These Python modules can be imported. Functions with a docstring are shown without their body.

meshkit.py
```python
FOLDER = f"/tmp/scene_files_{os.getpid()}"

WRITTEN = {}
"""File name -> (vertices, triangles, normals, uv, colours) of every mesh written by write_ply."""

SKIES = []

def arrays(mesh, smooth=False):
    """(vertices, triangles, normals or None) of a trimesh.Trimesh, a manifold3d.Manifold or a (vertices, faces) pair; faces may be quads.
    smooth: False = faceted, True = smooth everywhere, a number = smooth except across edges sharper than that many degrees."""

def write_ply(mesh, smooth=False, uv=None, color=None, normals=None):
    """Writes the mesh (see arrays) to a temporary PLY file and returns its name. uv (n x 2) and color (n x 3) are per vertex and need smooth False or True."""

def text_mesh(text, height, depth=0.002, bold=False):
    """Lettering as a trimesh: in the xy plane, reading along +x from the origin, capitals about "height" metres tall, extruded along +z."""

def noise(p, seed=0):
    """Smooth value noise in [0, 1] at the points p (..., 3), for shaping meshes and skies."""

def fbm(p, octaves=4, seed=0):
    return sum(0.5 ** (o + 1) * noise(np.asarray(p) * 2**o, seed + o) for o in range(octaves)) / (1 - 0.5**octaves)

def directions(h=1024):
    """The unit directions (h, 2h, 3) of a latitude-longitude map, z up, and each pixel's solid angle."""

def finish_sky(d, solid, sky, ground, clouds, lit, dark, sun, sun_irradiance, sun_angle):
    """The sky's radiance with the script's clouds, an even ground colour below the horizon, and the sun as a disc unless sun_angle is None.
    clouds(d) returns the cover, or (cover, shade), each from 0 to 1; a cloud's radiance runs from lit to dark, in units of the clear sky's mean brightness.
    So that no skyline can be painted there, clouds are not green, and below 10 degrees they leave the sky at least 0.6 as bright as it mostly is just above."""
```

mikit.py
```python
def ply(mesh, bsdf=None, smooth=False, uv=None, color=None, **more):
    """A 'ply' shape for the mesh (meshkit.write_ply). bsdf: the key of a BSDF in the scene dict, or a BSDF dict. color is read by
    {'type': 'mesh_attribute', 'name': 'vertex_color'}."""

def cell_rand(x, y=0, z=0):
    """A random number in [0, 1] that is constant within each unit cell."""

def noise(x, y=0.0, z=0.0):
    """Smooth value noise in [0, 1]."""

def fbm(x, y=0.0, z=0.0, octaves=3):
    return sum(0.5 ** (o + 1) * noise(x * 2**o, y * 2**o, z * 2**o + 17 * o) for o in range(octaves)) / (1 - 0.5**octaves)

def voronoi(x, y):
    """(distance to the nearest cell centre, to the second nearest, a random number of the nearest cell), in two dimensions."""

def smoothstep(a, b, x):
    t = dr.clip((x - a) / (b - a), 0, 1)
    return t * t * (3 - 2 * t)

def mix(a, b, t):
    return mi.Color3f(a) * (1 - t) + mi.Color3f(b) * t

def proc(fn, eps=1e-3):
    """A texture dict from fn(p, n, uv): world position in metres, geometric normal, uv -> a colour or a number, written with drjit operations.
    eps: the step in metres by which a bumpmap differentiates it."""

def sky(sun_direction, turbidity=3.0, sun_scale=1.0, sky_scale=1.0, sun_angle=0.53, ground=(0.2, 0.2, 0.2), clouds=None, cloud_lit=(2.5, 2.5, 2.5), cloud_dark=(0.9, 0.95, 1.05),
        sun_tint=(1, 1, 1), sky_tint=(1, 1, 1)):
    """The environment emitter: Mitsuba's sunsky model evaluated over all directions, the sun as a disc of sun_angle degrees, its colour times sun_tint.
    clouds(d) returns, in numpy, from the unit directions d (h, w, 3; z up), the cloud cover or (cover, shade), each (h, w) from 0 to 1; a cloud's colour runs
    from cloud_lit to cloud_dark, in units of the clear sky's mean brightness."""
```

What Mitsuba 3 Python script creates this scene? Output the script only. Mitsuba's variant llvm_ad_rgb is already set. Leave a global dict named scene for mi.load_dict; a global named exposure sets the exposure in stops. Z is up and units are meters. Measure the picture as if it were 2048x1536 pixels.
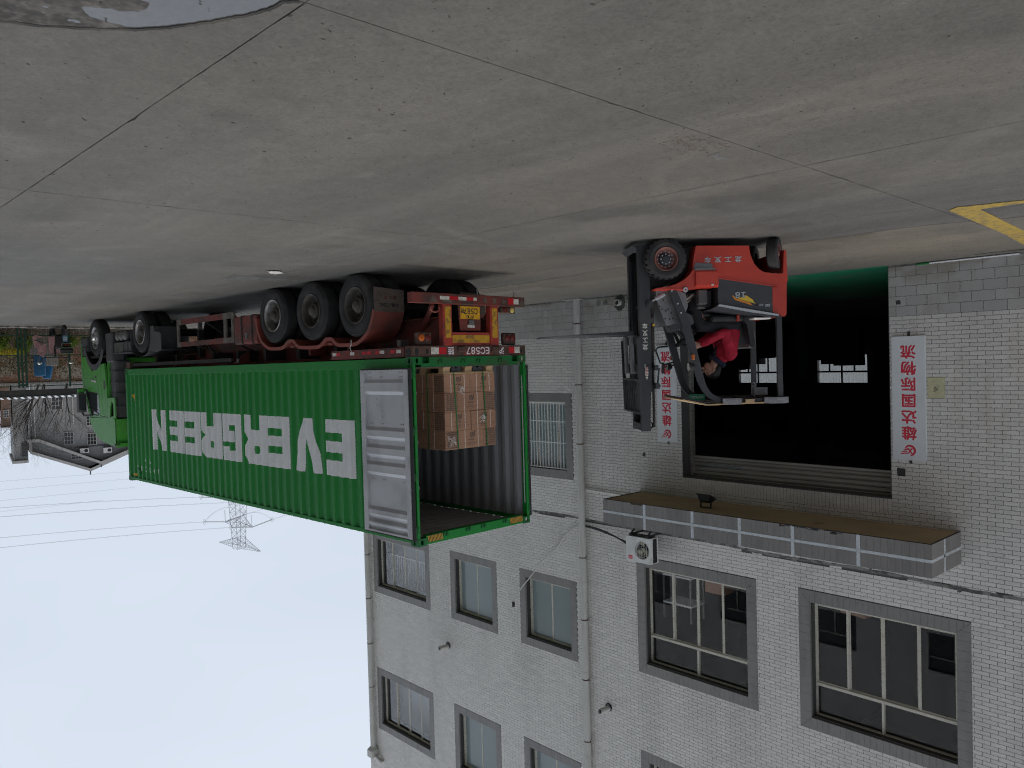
import math, random, json
import numpy as np, trimesh, manifold3d as m3
import drjit as dr, mitsuba as mi, mikit, meshkit
import shapely, shapely.geometry as sg
from shapely import affinity
from mikit import noise, fbm, cell_rand, smoothstep, mix, proc, voronoi

T4 = mi.ScalarTransform4f
scene, labels = {}, {}
exposure = 2.2
# ------------------------------------------------------------------ camera (the phone was held upside down)
FOC, PITCH, ROLL, CAMH = 1599.8, 0.02524, -0.02758, 1.5576
_f = np.array([0, math.cos(PITCH), math.sin(PITCH)]); _r = np.array([1.0, 0, 0]); _u = np.cross(_r, _f)
_r2 = math.cos(ROLL) * _r + math.sin(ROLL) * _u; _u2 = np.cross(_r2, _f)
_o = np.array([0, 0, CAMH])
scene['camera'] = {'type': 'perspective', 'fov': 2 * math.degrees(math.atan(1024 / FOC)), 'fov_axis': 'x', 'near_clip': 0.05, 'far_clip': 3000.0,
                   'to_world': T4().look_at(origin=_o.tolist(), target=(_o + _f).tolist(), up=(-_u2).tolist())}
# ------------------------------------------------------------------ overcast sky
SUN = (-0.30, -0.22, 0.93)
def cloud_cover(d):
    n = meshkit.fbm(d * np.array([2.2, 2.2, 5.0]) + 3.1, 4, seed=5)
    up = np.clip(d[..., 2], 0, 1)
    return np.ones(n.shape), np.clip(0.60 - 0.62 * up + 0.55 * (n - 0.5), 0, 1)
scene['sky'] = mikit.sky(SUN, turbidity=5, sun_scale=0.13, sun_angle=24, ground=(0.16, 0.16, 0.155), clouds=cloud_cover,
                         cloud_lit=(1.36, 1.48, 1.66), cloud_dark=(0.94, 1.07, 1.26))
labels['sky'] = {'label': 'pale overcast sky above the yard', 'kind': 'structure'}

# ------------------------------------------------------------------ frames: building wall, container, forklift
def frame(o, ang):
    c, s = math.cos(ang), math.sin(ang)
    return np.array([[c, -s, 0, o[0]], [s, c, 0, o[1]], [0, 0, 1, o[2]], [0, 0, 0, 1.0]])
WB, WD = 0.8313246, 14.610331
MW = frame((-math.sin(WB) * WD, math.cos(WB) * WD, 0), WB)          # x along the wall, y into the building
MC = frame((1.4913, 12.0914, 0), 0.793438)                           # x towards the cab, y away from the camera
MF = frame((-2.024, 10.292, 0), math.radians(-3.2))                 # x towards the forks
MG = frame((0.834, 3.438, 0), math.radians(45.9))                   # slab grid of the yard
I4 = np.eye(4)

# ------------------------------------------------------------------ helpers
COUNT = {}
def free(key):
    """the key itself, or the key with the next free number"""
    if key not in scene and key not in labels and key not in COUNT: return key
    i = max(COUNT.get(key, 0), 1)
    while f'{key}_{i:03d}' in scene or f'{key}_{i:03d}' in labels or f'{key}_{i:03d}' in COUNT: i += 1
    COUNT[key] = i; return f'{key}_{i:03d}'
def holder(key):
    """a key for a part that consists of sub-parts only"""
    k = free(key); COUNT[k] = 0; return k
def thing(name, label, cat, group=None):
    k = free(name); labels[k] = {'label': label, 'category': cat}
    if group: labels[k]['group'] = group
    return k
MESH = {}
def as_ply(mesh, mat, smooth):
    if mat not in MATNUM: return mikit.ply(mesh, mat, smooth)
    if isinstance(mesh, (tuple, list)):
        v, f = np.asarray(mesh[0], float), np.asarray(mesh[1], int)
        if f.shape[1] == 4: f = np.vstack([f[:, [0, 1, 2]], f[:, [0, 2, 3]]])
        mesh = trimesh.Trimesh(v, f, process=False)
    if smooth not in (True, False, None): mesh = trimesh.graph.smooth_shade(mesh, angle=math.radians(smooth), facet_minarea=None); smooth = True
    return mikit.ply((np.array(mesh.vertices), np.array(mesh.faces)), 'paint', smooth, uv=np.full((len(mesh.vertices), 2), [MATNUM[mat], 0.0]))
def obj(name, mesh, mat, M=I4, parent=None, smooth=False, label=None, kind=None):
    k = free(f'{parent}__{name}' if parent else name)
    d = as_ply(mesh, mat, smooth); MESH[k] = (mesh, smooth, {mat: d})
    scene[k] = {**d, 'to_world': T4(np.asarray(M, float).tolist())}
    if label or kind:
        labels.setdefault(k, {})
        if label: labels[k]['label'] = label
        if kind: labels[k]['kind'] = kind
    return k
def again(name, src, M, parent=None, mat=None):
    """another copy of an entry under a key of its own, sharing its mesh"""
    k = free(f'{parent}__{name}' if parent else name); mesh, smooth, made = MESH[src]
    if mat and mat not in made: made[mat] = as_ply(mesh, mat, smooth)
    scene[k] = {**(made[mat] if mat else next(iter(made.values()))), 'to_world': T4(np.asarray(M, float).tolist())}; MESH[k] = MESH[src]
    return k
def tm(x=0, y=0, z=0): m = np.eye(4); m[:3, 3] = (x, y, z); return m
def rot(axis, deg, at=(0, 0, 0)): return trimesh.transformations.rotation_matrix(math.radians(deg), axis, at)
def sc(x, y, z): return np.diag([x, y, z, 1.0])
def mv(mesh, M): m = mesh.copy(); m.apply_transform(M); return m
def cat(*ms):
    l = []
    for m in ms: l += list(m) if isinstance(m, (list, tuple)) else [m]
    return trimesh.util.concatenate(l)
def box(x0, x1, y0, y1, z0, z1, c=0.0):
    if c <= 0:
        m = trimesh.creation.box((x1 - x0, y1 - y0, z1 - z0)); m.apply_translation(((x0 + x1) / 2, (y0 + y1) / 2, (z0 + z1) / 2)); return m
    p = []
    for sx, x in ((-1, x0), (1, x1)):
        for sy, y in ((-1, y0), (1, y1)):
            for sz, z in ((-1, z0), (1, z1)):
                p += [(x - sx * c, y - sy * c, z), (x - sx * c, y, z - sz * c), (x, y - sy * c, z - sz * c)]
    return trimesh.convex.convex_hull(np.array(p))
def hull(pts): return trimesh.convex.convex_hull(np.array(pts, float))
def slab(poly, y0, y1, axis='y'):
    """extrudes a shapely polygon (a, z) along the axis; axis y: (x, z), axis x: (y, z), axis z: (x, y)"""
    out = []
    for g in getattr(poly, 'geoms', [poly]):
        if g.area < 1e-7: continue
        m = trimesh.creation.extrude_polygon(g, abs(y1 - y0), engine='earcut'); v = np.array(m.vertices); w = v[:, 2] + min(y0, y1)
        if axis == 'y': m.vertices = np.stack([v[:, 0], w, v[:, 1]], 1); m.invert()
        elif axis == 'x': m.vertices = np.stack([w, v[:, 0], v[:, 1]], 1)
        else: m.vertices = np.stack([v[:, 0], v[:, 1], w], 1)
        out.append(m)
    return trimesh.util.concatenate(out)
def pg(*p): return sg.Polygon(p)
def rrect(x0, x1, z0, z1, r): return sg.box(x0 + r, z0 + r, x1 - r, z1 - r).buffer(r, 4)
def disc(x, z, r, n=16): return sg.Point(x, z).buffer(r, n // 4)
def tube(path, r, n=8, caps=True):
    p = np.asarray(path, float); t = np.gradient(p, axis=0); t /= np.linalg.norm(t, axis=1, keepdims=True) + 1e-12
    a = np.cross(t[0], [0, 0, 1.0] if abs(t[0][2]) < 0.9 else [1.0, 0, 0]); a /= np.linalg.norm(a)
    ang = np.arange(n) * 2 * np.pi / n; rr = np.broadcast_to(r, (len(p),)); V = []
    for i in range(len(p)):
        a = a - t[i] * (a @ t[i]); a /= np.linalg.norm(a); b = np.cross(t[i], a)
        V.append(p[i] + rr[i] * (np.cos(ang)[:, None] * a + np.sin(ang)[:, None] * b))
    V = np.concatenate(V); F = []
    for i in range(len(p) - 1):
        for j in range(n):
            q = [i * n + j, i * n + (j + 1) % n, (i + 1) * n + (j + 1) % n, (i + 1) * n + j]; F += [[q[0], q[1], q[2]], [q[0], q[2], q[3]]]
    if caps:
        V = np.vstack([V, p[0], p[-1]]); k = len(V) - 2
        for j in range(n): F += [[k, (j + 1) % n, j], [k + 1, (len(p) - 1) * n + j, (len(p) - 1) * n + (j + 1) % n]]
    return trimesh.Trimesh(V, F, process=False)
def bar(a, b, w, h=None, up=(0, 0, 1)):
    """a square bar from a to b, w across and h along up"""
    a, b = np.array(a, float), np.array(b, float); h = w if h is None else h
    d = b - a; L = np.linalg.norm(d); d /= L; u = np.array(up, float)
    if abs(u @ d) > 0.98: u = np.array([1.0, 0, 0])
    s = np.cross(d, u); s /= np.linalg.norm(s); u = np.cross(s, d)
    m = trimesh.creation.box((L, w, h)); M = np.eye(4); M[:3, 0], M[:3, 1], M[:3, 2], M[:3, 3] = d, s, u, (a + b) / 2
    if np.linalg.det(M[:3, :3]) < 0: M[:3, 1] *= -1
    m.apply_transform(M); return m
def lathe(prof, n=32, axis='y'):
    """profile of (r, h) points turned about the axis"""
    p = np.asarray(prof, float); ang = np.arange(n) * 2 * np.pi / n
    V = np.stack([p[:, None, 0] * np.cos(ang), p[:, None, 0] * np.sin(ang), np.broadcast_to(p[:, None, 1], (len(p), n))], -1).reshape(-1, 3); F = []
    for i in range(len(p) - 1):
        for j in range(n):
            a, b, c, d = i * n + j, i * n + (j + 1) % n, (i + 1) * n + (j + 1) % n, (i + 1) * n + j; F += [[a, b, c], [a, c, d]]
    if axis == 'y': V = V[:, [0, 2, 1]]; F = [f[::-1] for f in F]
    if axis == 'x': V = V[:, [2, 0, 1]]
    m = trimesh.Trimesh(V, F, process=False); return m
def ball(c, r, sub=2): m = trimesh.creation.icosphere(sub, 1.0); m.apply_transform(sc(*np.broadcast_to(r, 3))); m.apply_translation(c); return m
def cyl(a, b, r, n=16): return tube([a, b], r, n)
def blob(chains, edge=0.02, smooth=6):
    """limbs as hulls of spheres, fused into one smooth surface; chains: lists of (point, radius)"""
    def sph(c, r):
        m = m3.Manifold.sphere(1.0, 16); r = np.broadcast_to(r, 3); return m.scale(list(map(float, r))).translate(list(map(float, c)))
    tot = m3.Manifold()
    for ch in chains:
        for (a, ra), (b, rb) in zip(ch[:-1], ch[1:]): tot = tot + m3.Manifold.batch_hull([sph(a, ra), sph(b, rb)])
        if len(ch) == 1: tot = tot + sph(*ch[0])
    tot = tot.refine_to_length(edge); mm = tot.to_mesh(); m = trimesh.Trimesh(mm.vert_properties[:, :3], mm.tri_verts)
    if smooth: trimesh.smoothing.filter_taubin(m, lamb=0.5, nu=0.52, iterations=smooth)
    return m
GLYPHS = json.loads('''{"雄":[[[[0,34],[17,66],[29,110],[28,115],[9,115],[7,117],[7,136],[10,139],[34,140],[36,166],[39,173],[56,173],[61,170],[59,139],[95,139],[99,136],[111,168],[118,173],[132,169],[135,166],[152,171],[165,149],[169,135],[190,135],[192,133],[191,113],[165,111],[166,94],[189,94],[192,91],[192,74],[189,71],[165,70],[166,54],[191,53],[192,33],[190,31],[166,31],[165,14],[193,12],[195,10],[195,-8],[192,-11],[124,-11],[123,-18],[120,-21],[102,-21],[98,-10],[82,-13],[77,0],[45,-6],[31,-11],[25,-8],[20,9],[27,17],[36,37],[49,76],[54,99],[60,102],[77,98],[87,112],[86,115],[54,114],[40,57],[21,19],[15,18],[2,27]],[[134,155],[127,135],[143,136]],[[123,14],[141,13],[141,31],[123,31]],[[123,55],[141,54],[141,71],[123,71]],[[123,95],[141,94],[141,112],[123,112]],[[69,61],[83,62],[85,60],[96,21],[99,20],[99,83],[89,78],[78,89]],[[54,21],[56,19],[72,23],[66,45],[62,42]]]],"达":[[[[2,-1],[3,4],[19,20],[32,29],[32,73],[7,74],[4,78],[4,94],[7,98],[55,98],[57,96],[58,34],[75,44],[89,58],[99,76],[107,102],[106,109],[64,109],[60,112],[59,123],[42,114],[38,114],[11,156],[14,163],[26,169],[33,168],[58,131],[63,134],[110,134],[112,170],[115,173],[134,173],[137,171],[137,134],[190,134],[193,132],[193,112],[189,109],[134,109],[132,103],[178,53],[191,36],[193,29],[179,17],[172,17],[150,47],[126,73],[108,41],[93,26],[77,15],[84,11],[103,8],[143,8],[194,12],[197,10],[198,5],[192,-13],[149,-16],[92,-15],[72,-10],[43,8],[17,-19],[13,-17]]]],"国":[[[[12,161],[15,164],[185,164],[187,162],[187,-20],[164,-21],[161,-11],[38,-11],[35,-21],[13,-20]],[[37,14],[162,13],[161,24],[157,21],[44,21],[41,23],[41,42],[44,44],[87,45],[86,68],[52,68],[49,71],[49,88],[52,91],[87,91],[87,109],[46,110],[43,114],[43,129],[46,133],[154,133],[156,131],[155,111],[112,110],[111,92],[148,91],[151,89],[151,70],[140,67],[152,52],[153,44],[161,42],[162,140],[37,140]],[[113,63],[111,62],[111,44],[128,44]],[[114,66],[111,67],[112,65]]]],"际":[[[[79,108],[81,110],[193,110],[196,106],[196,91],[193,86],[147,85],[147,0],[145,-10],[137,-18],[122,-21],[103,-21],[100,-18],[95,-2],[96,3],[121,5],[121,85],[80,87]]],[[[150,64],[153,70],[162,73],[170,74],[173,71],[193,21],[196,10],[193,3],[180,-2],[172,0],[162,36]]],[[[87,138],[87,154],[90,158],[182,158],[185,155],[185,138],[182,134],[90,134]]],[[[67,10],[83,40],[93,71],[102,73],[114,70],[116,62],[109,40],[90,2],[83,-2]]],[[[12,161],[17,165],[71,165],[84,157],[83,148],[65,104],[74,91],[81,74],[81,44],[72,30],[60,26],[42,26],[39,29],[39,35],[36,35],[36,-19],[34,-21],[14,-21],[12,-18]],[[37,141],[36,50],[54,49],[58,56],[56,73],[39,100],[53,140]]]],"物":[[[[1,88],[11,127],[15,160],[23,162],[38,158],[39,169],[42,173],[61,173],[63,171],[63,134],[82,132],[85,123],[93,138],[104,173],[122,171],[126,167],[120,140],[194,139],[195,121],[189,36],[185,10],[179,-7],[166,-18],[134,-19],[131,-16],[127,-1],[130,6],[155,5],[159,11],[166,52],[168,101],[150,49],[137,23],[122,1],[102,-18],[98,-18],[83,-7],[83,-1],[106,20],[123,48],[141,94],[145,116],[139,114],[131,88],[113,52],[91,25],[84,24],[70,36],[70,40],[86,55],[88,61],[63,53],[63,-19],[61,-21],[42,-21],[39,-17],[39,45],[8,38],[2,54],[2,59],[5,62],[39,72],[39,107],[30,107],[21,79],[15,78]],[[87,79],[89,62],[107,91],[115,116],[108,114],[100,97]],[[63,80],[66,79],[73,82],[66,91],[76,105],[76,108],[63,107]],[[36,145],[35,133],[38,132],[38,146]]]],"流":[[[[12,157],[24,171],[27,171],[51,156],[61,147],[112,147],[113,149],[107,162],[108,169],[128,173],[140,147],[191,147],[194,144],[194,126],[192,124],[165,122],[194,84],[194,79],[182,70],[174,69],[172,72],[170,71],[170,5],[176,5],[177,27],[179,30],[183,31],[195,25],[198,22],[198,14],[196,-5],[193,-11],[181,-18],[161,-18],[153,-15],[147,-7],[146,74],[149,77],[167,77],[164,83],[97,78],[99,73],[98,33],[90,6],[82,-6],[65,-21],[60,-20],[50,-11],[48,-4],[63,9],[69,19],[75,42],[75,74],[66,76],[61,96],[75,102],[90,122],[63,123],[58,128],[53,124],[49,124],[38,135],[16,149],[12,153]],[[109,105],[110,103],[122,103],[146,106],[138,116],[138,123],[123,123]]],[[[113,77],[131,77],[134,73],[134,-9],[130,-13],[114,-13],[110,-8],[110,73]]],[[[8,-2],[46,63],[49,66],[55,65],[66,55],[67,49],[30,-17],[27,-19],[22,-18],[8,-6]]],[[[3,102],[10,112],[17,116],[50,99],[57,93],[58,88],[47,73],[41,73],[30,82],[5,95]]]],"龙":[[[[2,-3],[2,2],[21,14],[35,28],[45,44],[56,71],[61,100],[9,101],[6,104],[6,123],[8,125],[64,125],[67,171],[69,173],[89,173],[92,171],[91,125],[146,125],[141,133],[114,154],[119,163],[125,168],[131,169],[171,137],[165,125],[191,125],[194,122],[194,105],[191,101],[167,100],[168,98],[180,93],[181,88],[178,82],[157,52],[125,20],[127,8],[170,8],[173,15],[173,27],[176,31],[195,25],[197,23],[196,6],[191,-7],[186,-12],[174,-16],[123,-16],[109,-12],[100,2],[75,-12],[70,-12],[57,2],[57,7],[60,10],[81,20],[100,33],[99,101],[87,100],[84,79],[75,48],[63,23],[52,8],[37,-7],[19,-19],[15,-18]],[[127,56],[147,79],[158,101],[125,100],[125,57]]]],"工":[[[[5,-2],[5,15],[8,19],[86,20],[86,125],[18,126],[16,128],[17,150],[182,151],[185,148],[185,129],[183,126],[113,125],[113,20],[192,19],[195,16],[194,-5],[8,-6]]]],"叉":[[[[1,-1],[57,23],[80,39],[53,76],[39,104],[31,128],[17,129],[14,132],[14,151],[17,154],[163,155],[177,148],[178,143],[173,126],[158,91],[145,69],[121,39],[151,20],[174,11],[195,6],[198,-1],[186,-17],[178,-17],[143,-5],[123,5],[100,21],[65,-2],[19,-21],[11,-20],[2,-7]],[[56,127],[75,87],[86,71],[101,56],[115,70],[128,89],[146,126],[145,129],[93,129],[119,103],[126,93],[125,88],[114,79],[107,78],[73,113],[74,119],[84,129],[57,129]]]],"车":[[[[7,38],[11,42],[96,43],[95,62],[45,62],[36,59],[29,61],[23,81],[33,90],[48,118],[12,120],[10,140],[13,144],[60,144],[72,172],[81,174],[98,168],[99,164],[92,144],[187,144],[189,142],[190,123],[188,120],[119,118],[122,114],[123,86],[174,86],[177,82],[177,67],[174,62],[123,62],[122,43],[190,42],[193,39],[192,18],[123,17],[122,-19],[120,-21],[99,-21],[96,-17],[95,17],[10,17],[7,20]],[[78,119],[62,86],[96,86],[96,112],[99,119]]]],"沪":[[[[47,-4],[63,21],[69,42],[72,68],[73,138],[118,139],[116,146],[103,160],[103,165],[106,168],[117,173],[123,173],[133,163],[143,150],[148,139],[182,139],[185,136],[185,52],[180,49],[162,50],[159,63],[97,63],[90,21],[75,-12],[66,-22],[63,-22],[48,-10]],[[97,88],[159,87],[160,114],[98,115]]],[[[13,155],[20,167],[28,172],[62,153],[68,148],[68,142],[57,128],[52,128]]],[[[9,-5],[43,65],[52,65],[63,56],[64,50],[32,-16],[26,-18]]],[[[3,105],[12,117],[18,118],[56,97],[58,91],[50,78],[43,75],[5,97]]]],"挂":[[[[3,60],[5,67],[31,75],[31,108],[7,110],[6,131],[9,133],[31,134],[31,171],[33,173],[53,173],[55,171],[55,134],[77,132],[78,144],[81,146],[119,146],[119,170],[121,172],[142,172],[144,170],[145,146],[182,146],[185,144],[185,125],[183,123],[145,122],[144,104],[192,103],[195,100],[195,82],[192,79],[144,78],[144,58],[185,58],[188,55],[188,37],[185,34],[145,34],[144,11],[194,10],[197,7],[197,-11],[195,-14],[63,-14],[61,-11],[61,7],[64,10],[119,11],[118,34],[77,34],[74,38],[74,54],[77,58],[119,58],[119,78],[79,79],[79,63],[55,54],[55,-6],[53,-11],[48,-16],[40,-19],[14,-20],[11,-17],[6,0],[10,4],[31,5],[31,46],[10,43]],[[55,82],[58,81],[71,85],[71,101],[74,103],[118,103],[119,121],[79,123],[78,114],[75,109],[55,108]]]],"中":[[[[14,35],[14,134],[16,137],[86,138],[87,171],[89,173],[110,173],[112,171],[113,138],[181,138],[185,135],[185,35],[183,33],[163,33],[160,36],[159,44],[112,44],[112,-19],[110,-21],[89,-21],[87,-19],[86,44],[40,44],[37,32],[17,32]],[[112,70],[160,69],[160,113],[112,113]],[[39,70],[87,69],[87,113],[39,113]]]],"集":[[[[1,114],[32,144],[51,174],[73,169],[74,165],[68,155],[69,152],[93,152],[88,165],[89,168],[109,174],[122,152],[181,151],[182,132],[180,130],[118,128],[171,127],[174,124],[174,109],[171,106],[118,106],[117,103],[172,102],[175,98],[174,83],[171,81],[118,81],[117,79],[186,78],[189,74],[188,58],[186,56],[113,56],[112,51],[193,49],[194,30],[190,27],[143,26],[163,15],[197,4],[198,-3],[189,-15],[183,-18],[153,-7],[113,15],[111,-20],[90,-21],[87,-18],[87,14],[85,15],[66,2],[40,-11],[19,-19],[13,-19],[1,-4],[1,1],[36,14],[57,26],[10,27],[6,30],[7,49],[30,51],[29,103],[27,104],[19,97],[15,97],[1,110]],[[54,79],[92,78],[93,80],[55,81]],[[55,129],[56,127],[93,128],[92,130]],[[55,106],[55,102],[93,103],[92,106]],[[55,56],[55,50],[86,50],[87,55]]]],"禁":[[[[2,96],[3,100],[13,106],[33,128],[32,130],[14,130],[10,133],[11,152],[42,153],[43,170],[46,174],[66,173],[68,153],[95,151],[129,153],[130,171],[133,174],[151,174],[154,172],[155,153],[187,153],[190,149],[190,134],[188,131],[166,129],[180,112],[196,101],[196,95],[185,83],[179,83],[157,105],[154,104],[154,84],[168,83],[172,80],[172,63],[169,60],[34,60],[31,63],[31,80],[35,83],[43,84],[43,102],[18,81],[14,82]],[[106,85],[107,83],[130,83],[130,105]],[[80,128],[96,117],[100,110],[118,129],[99,130],[95,133],[91,130],[81,130]],[[68,109],[67,83],[95,83],[95,87],[86,97]]],[[[6,-2],[29,13],[43,30],[9,32],[8,51],[11,54],[190,54],[193,49],[193,36],[190,31],[153,30],[190,-3],[190,-9],[175,-19],[169,-18],[151,1],[128,18],[127,23],[134,28],[133,31],[113,30],[113,-8],[109,-16],[98,-21],[65,-22],[57,-5],[60,1],[88,1],[87,31],[65,31],[69,23],[64,15],[47,-3],[25,-19],[20,-19],[7,-9]]]],"止":[[[[5,11],[8,14],[33,15],[33,127],[36,129],[55,129],[58,126],[58,15],[95,15],[96,172],[117,173],[120,171],[120,106],[183,106],[186,103],[186,84],[183,81],[120,81],[120,15],[191,14],[195,10],[195,-7],[192,-11],[8,-11],[5,-8]]]],"吸":[[[[11,152],[14,154],[67,154],[71,160],[167,160],[170,154],[157,106],[177,106],[187,102],[190,96],[180,62],[159,24],[174,11],[198,-1],[198,-6],[187,-20],[181,-21],[163,-12],[142,4],[113,-18],[105,-22],[100,-21],[89,-9],[89,-2],[111,10],[124,22],[105,52],[95,21],[74,-14],[63,-22],[47,-11],[47,-5],[67,20],[79,49],[88,97],[89,136],[71,135],[70,34],[68,32],[35,32],[33,14],[13,13],[11,15]],[[112,99],[125,67],[136,48],[142,43],[153,61],[160,81],[130,82],[127,84],[140,136],[115,136]],[[34,57],[47,57],[46,130],[34,129]]]],"烟":[[[[3,81],[9,102],[12,131],[19,133],[33,131],[33,168],[35,172],[53,173],[57,170],[58,120],[66,138],[77,137],[77,162],[81,165],[188,164],[190,162],[190,-18],[188,-20],[169,-20],[165,-10],[101,-10],[98,-21],[81,-22],[77,-19],[77,3],[67,1],[50,26],[38,0],[29,-13],[22,-21],[15,-21],[3,-9],[3,-4],[18,16],[28,41],[33,72],[33,102],[30,101],[23,70],[16,69],[5,74]],[[144,82],[163,48],[165,47],[166,86],[144,87]],[[144,111],[166,111],[165,141],[144,140]],[[114,16],[115,14],[154,15],[138,50],[134,49],[126,31]],[[100,111],[122,111],[121,141],[100,140]],[[100,39],[104,39],[113,56],[119,75],[119,87],[100,86]],[[56,59],[77,33],[76,98],[66,82],[57,83]]]]}''')
def cjk(ch):
    return sg.MultiPolygon([sg.Polygon(r[0], r[1:]) for r in GLYPHS[ch]]).buffer(0)
def cjk_row(text, h, gap=1.06, vertical=False, width=None):
    """shapely lettering: characters of height h; reads along +x, or downwards"""
    out = []
    for i, ch in enumerate(text):
        g = affinity.scale(affinity.translate(cjk(ch), -100, -75), h / 200 * (width or 1), h / 200, origin=(0, 0))
        out.append(affinity.translate(g, 0 if vertical else i * h * gap * (width or 1), -i * h * gap if vertical else 0))
    return shapely.union_all(out)
def flat_text(mesh, origin, xdir, ydir, sx=1.0):
    """places a text mesh (xy plane, facing +z) at origin with its reading and up directions"""
    x, y = np.array(xdir, float), np.array(ydir, float); M = np.eye(4); M[:3, 0], M[:3, 1], M[:3, 2], M[:3, 3] = x * sx, y, np.cross(x, y), origin
    return mv(mesh, M)
def face_poly(poly, origin, xdir, ydir, depth=0.002):
    m = trimesh.util.concatenate([trimesh.creation.extrude_polygon(g, depth, engine='earcut') for g in getattr(poly, 'geoms', [poly]) if g.area > 1e-8]); return flat_text(m, origin, xdir, ydir)

# ------------------------------------------------------------------ materials
# One paint-like BSDF serves most things: each mesh carries the number of its material in uv, and the textures look its colours and wear up in tables.
PAL, TAB = [], {}
class Worn(dict): pass
def worn(base, dirt, scale=3.0, lo=0.45, hi=0.8, amt=0.6, fine=0.12, fs=60.0, stretch=(1, 1, 1), seed=0.0):
    return Worn(base=base, dirt=dirt, scale=scale, lo=lo, hi=hi, amt=amt, fine=fine, fs=fs, stretch=stretch, seed=seed)
MATNUM = {}
def pr(name, rgb, rough=0.5, metallic=0.0, spec=0.5, **more):
    if isinstance(rgb, Worn):
        w = rgb; MATNUM[name] = len(PAL); PAL.append([*w['base'], *w['dirt'], *[w['scale'] * k for k in w['stretch']], w['lo'], w['hi'], w['amt'], w['fine'], w['fs'], rough, metallic]); return name
    if not isinstance(rgb, dict):
        MATNUM[name] = len(PAL); PAL.append([*rgb, *rgb, 3, 3, 3, .4, .8, 0, .04, 60, rough, metallic]); return name
    scene[name] = {'type': 'twosided', 'bsdf': {'type': 'principled', 'base_color': rgb, 'roughness': rough, 'metallic': metallic, 'specular': spec}}
    return name
def look_up(uv, j):
    return dr.gather(mi.Float, TAB[j], mi.UInt32(dr.clip(uv.x + 0.5, 0, len(PAL) - 1)))
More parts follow.
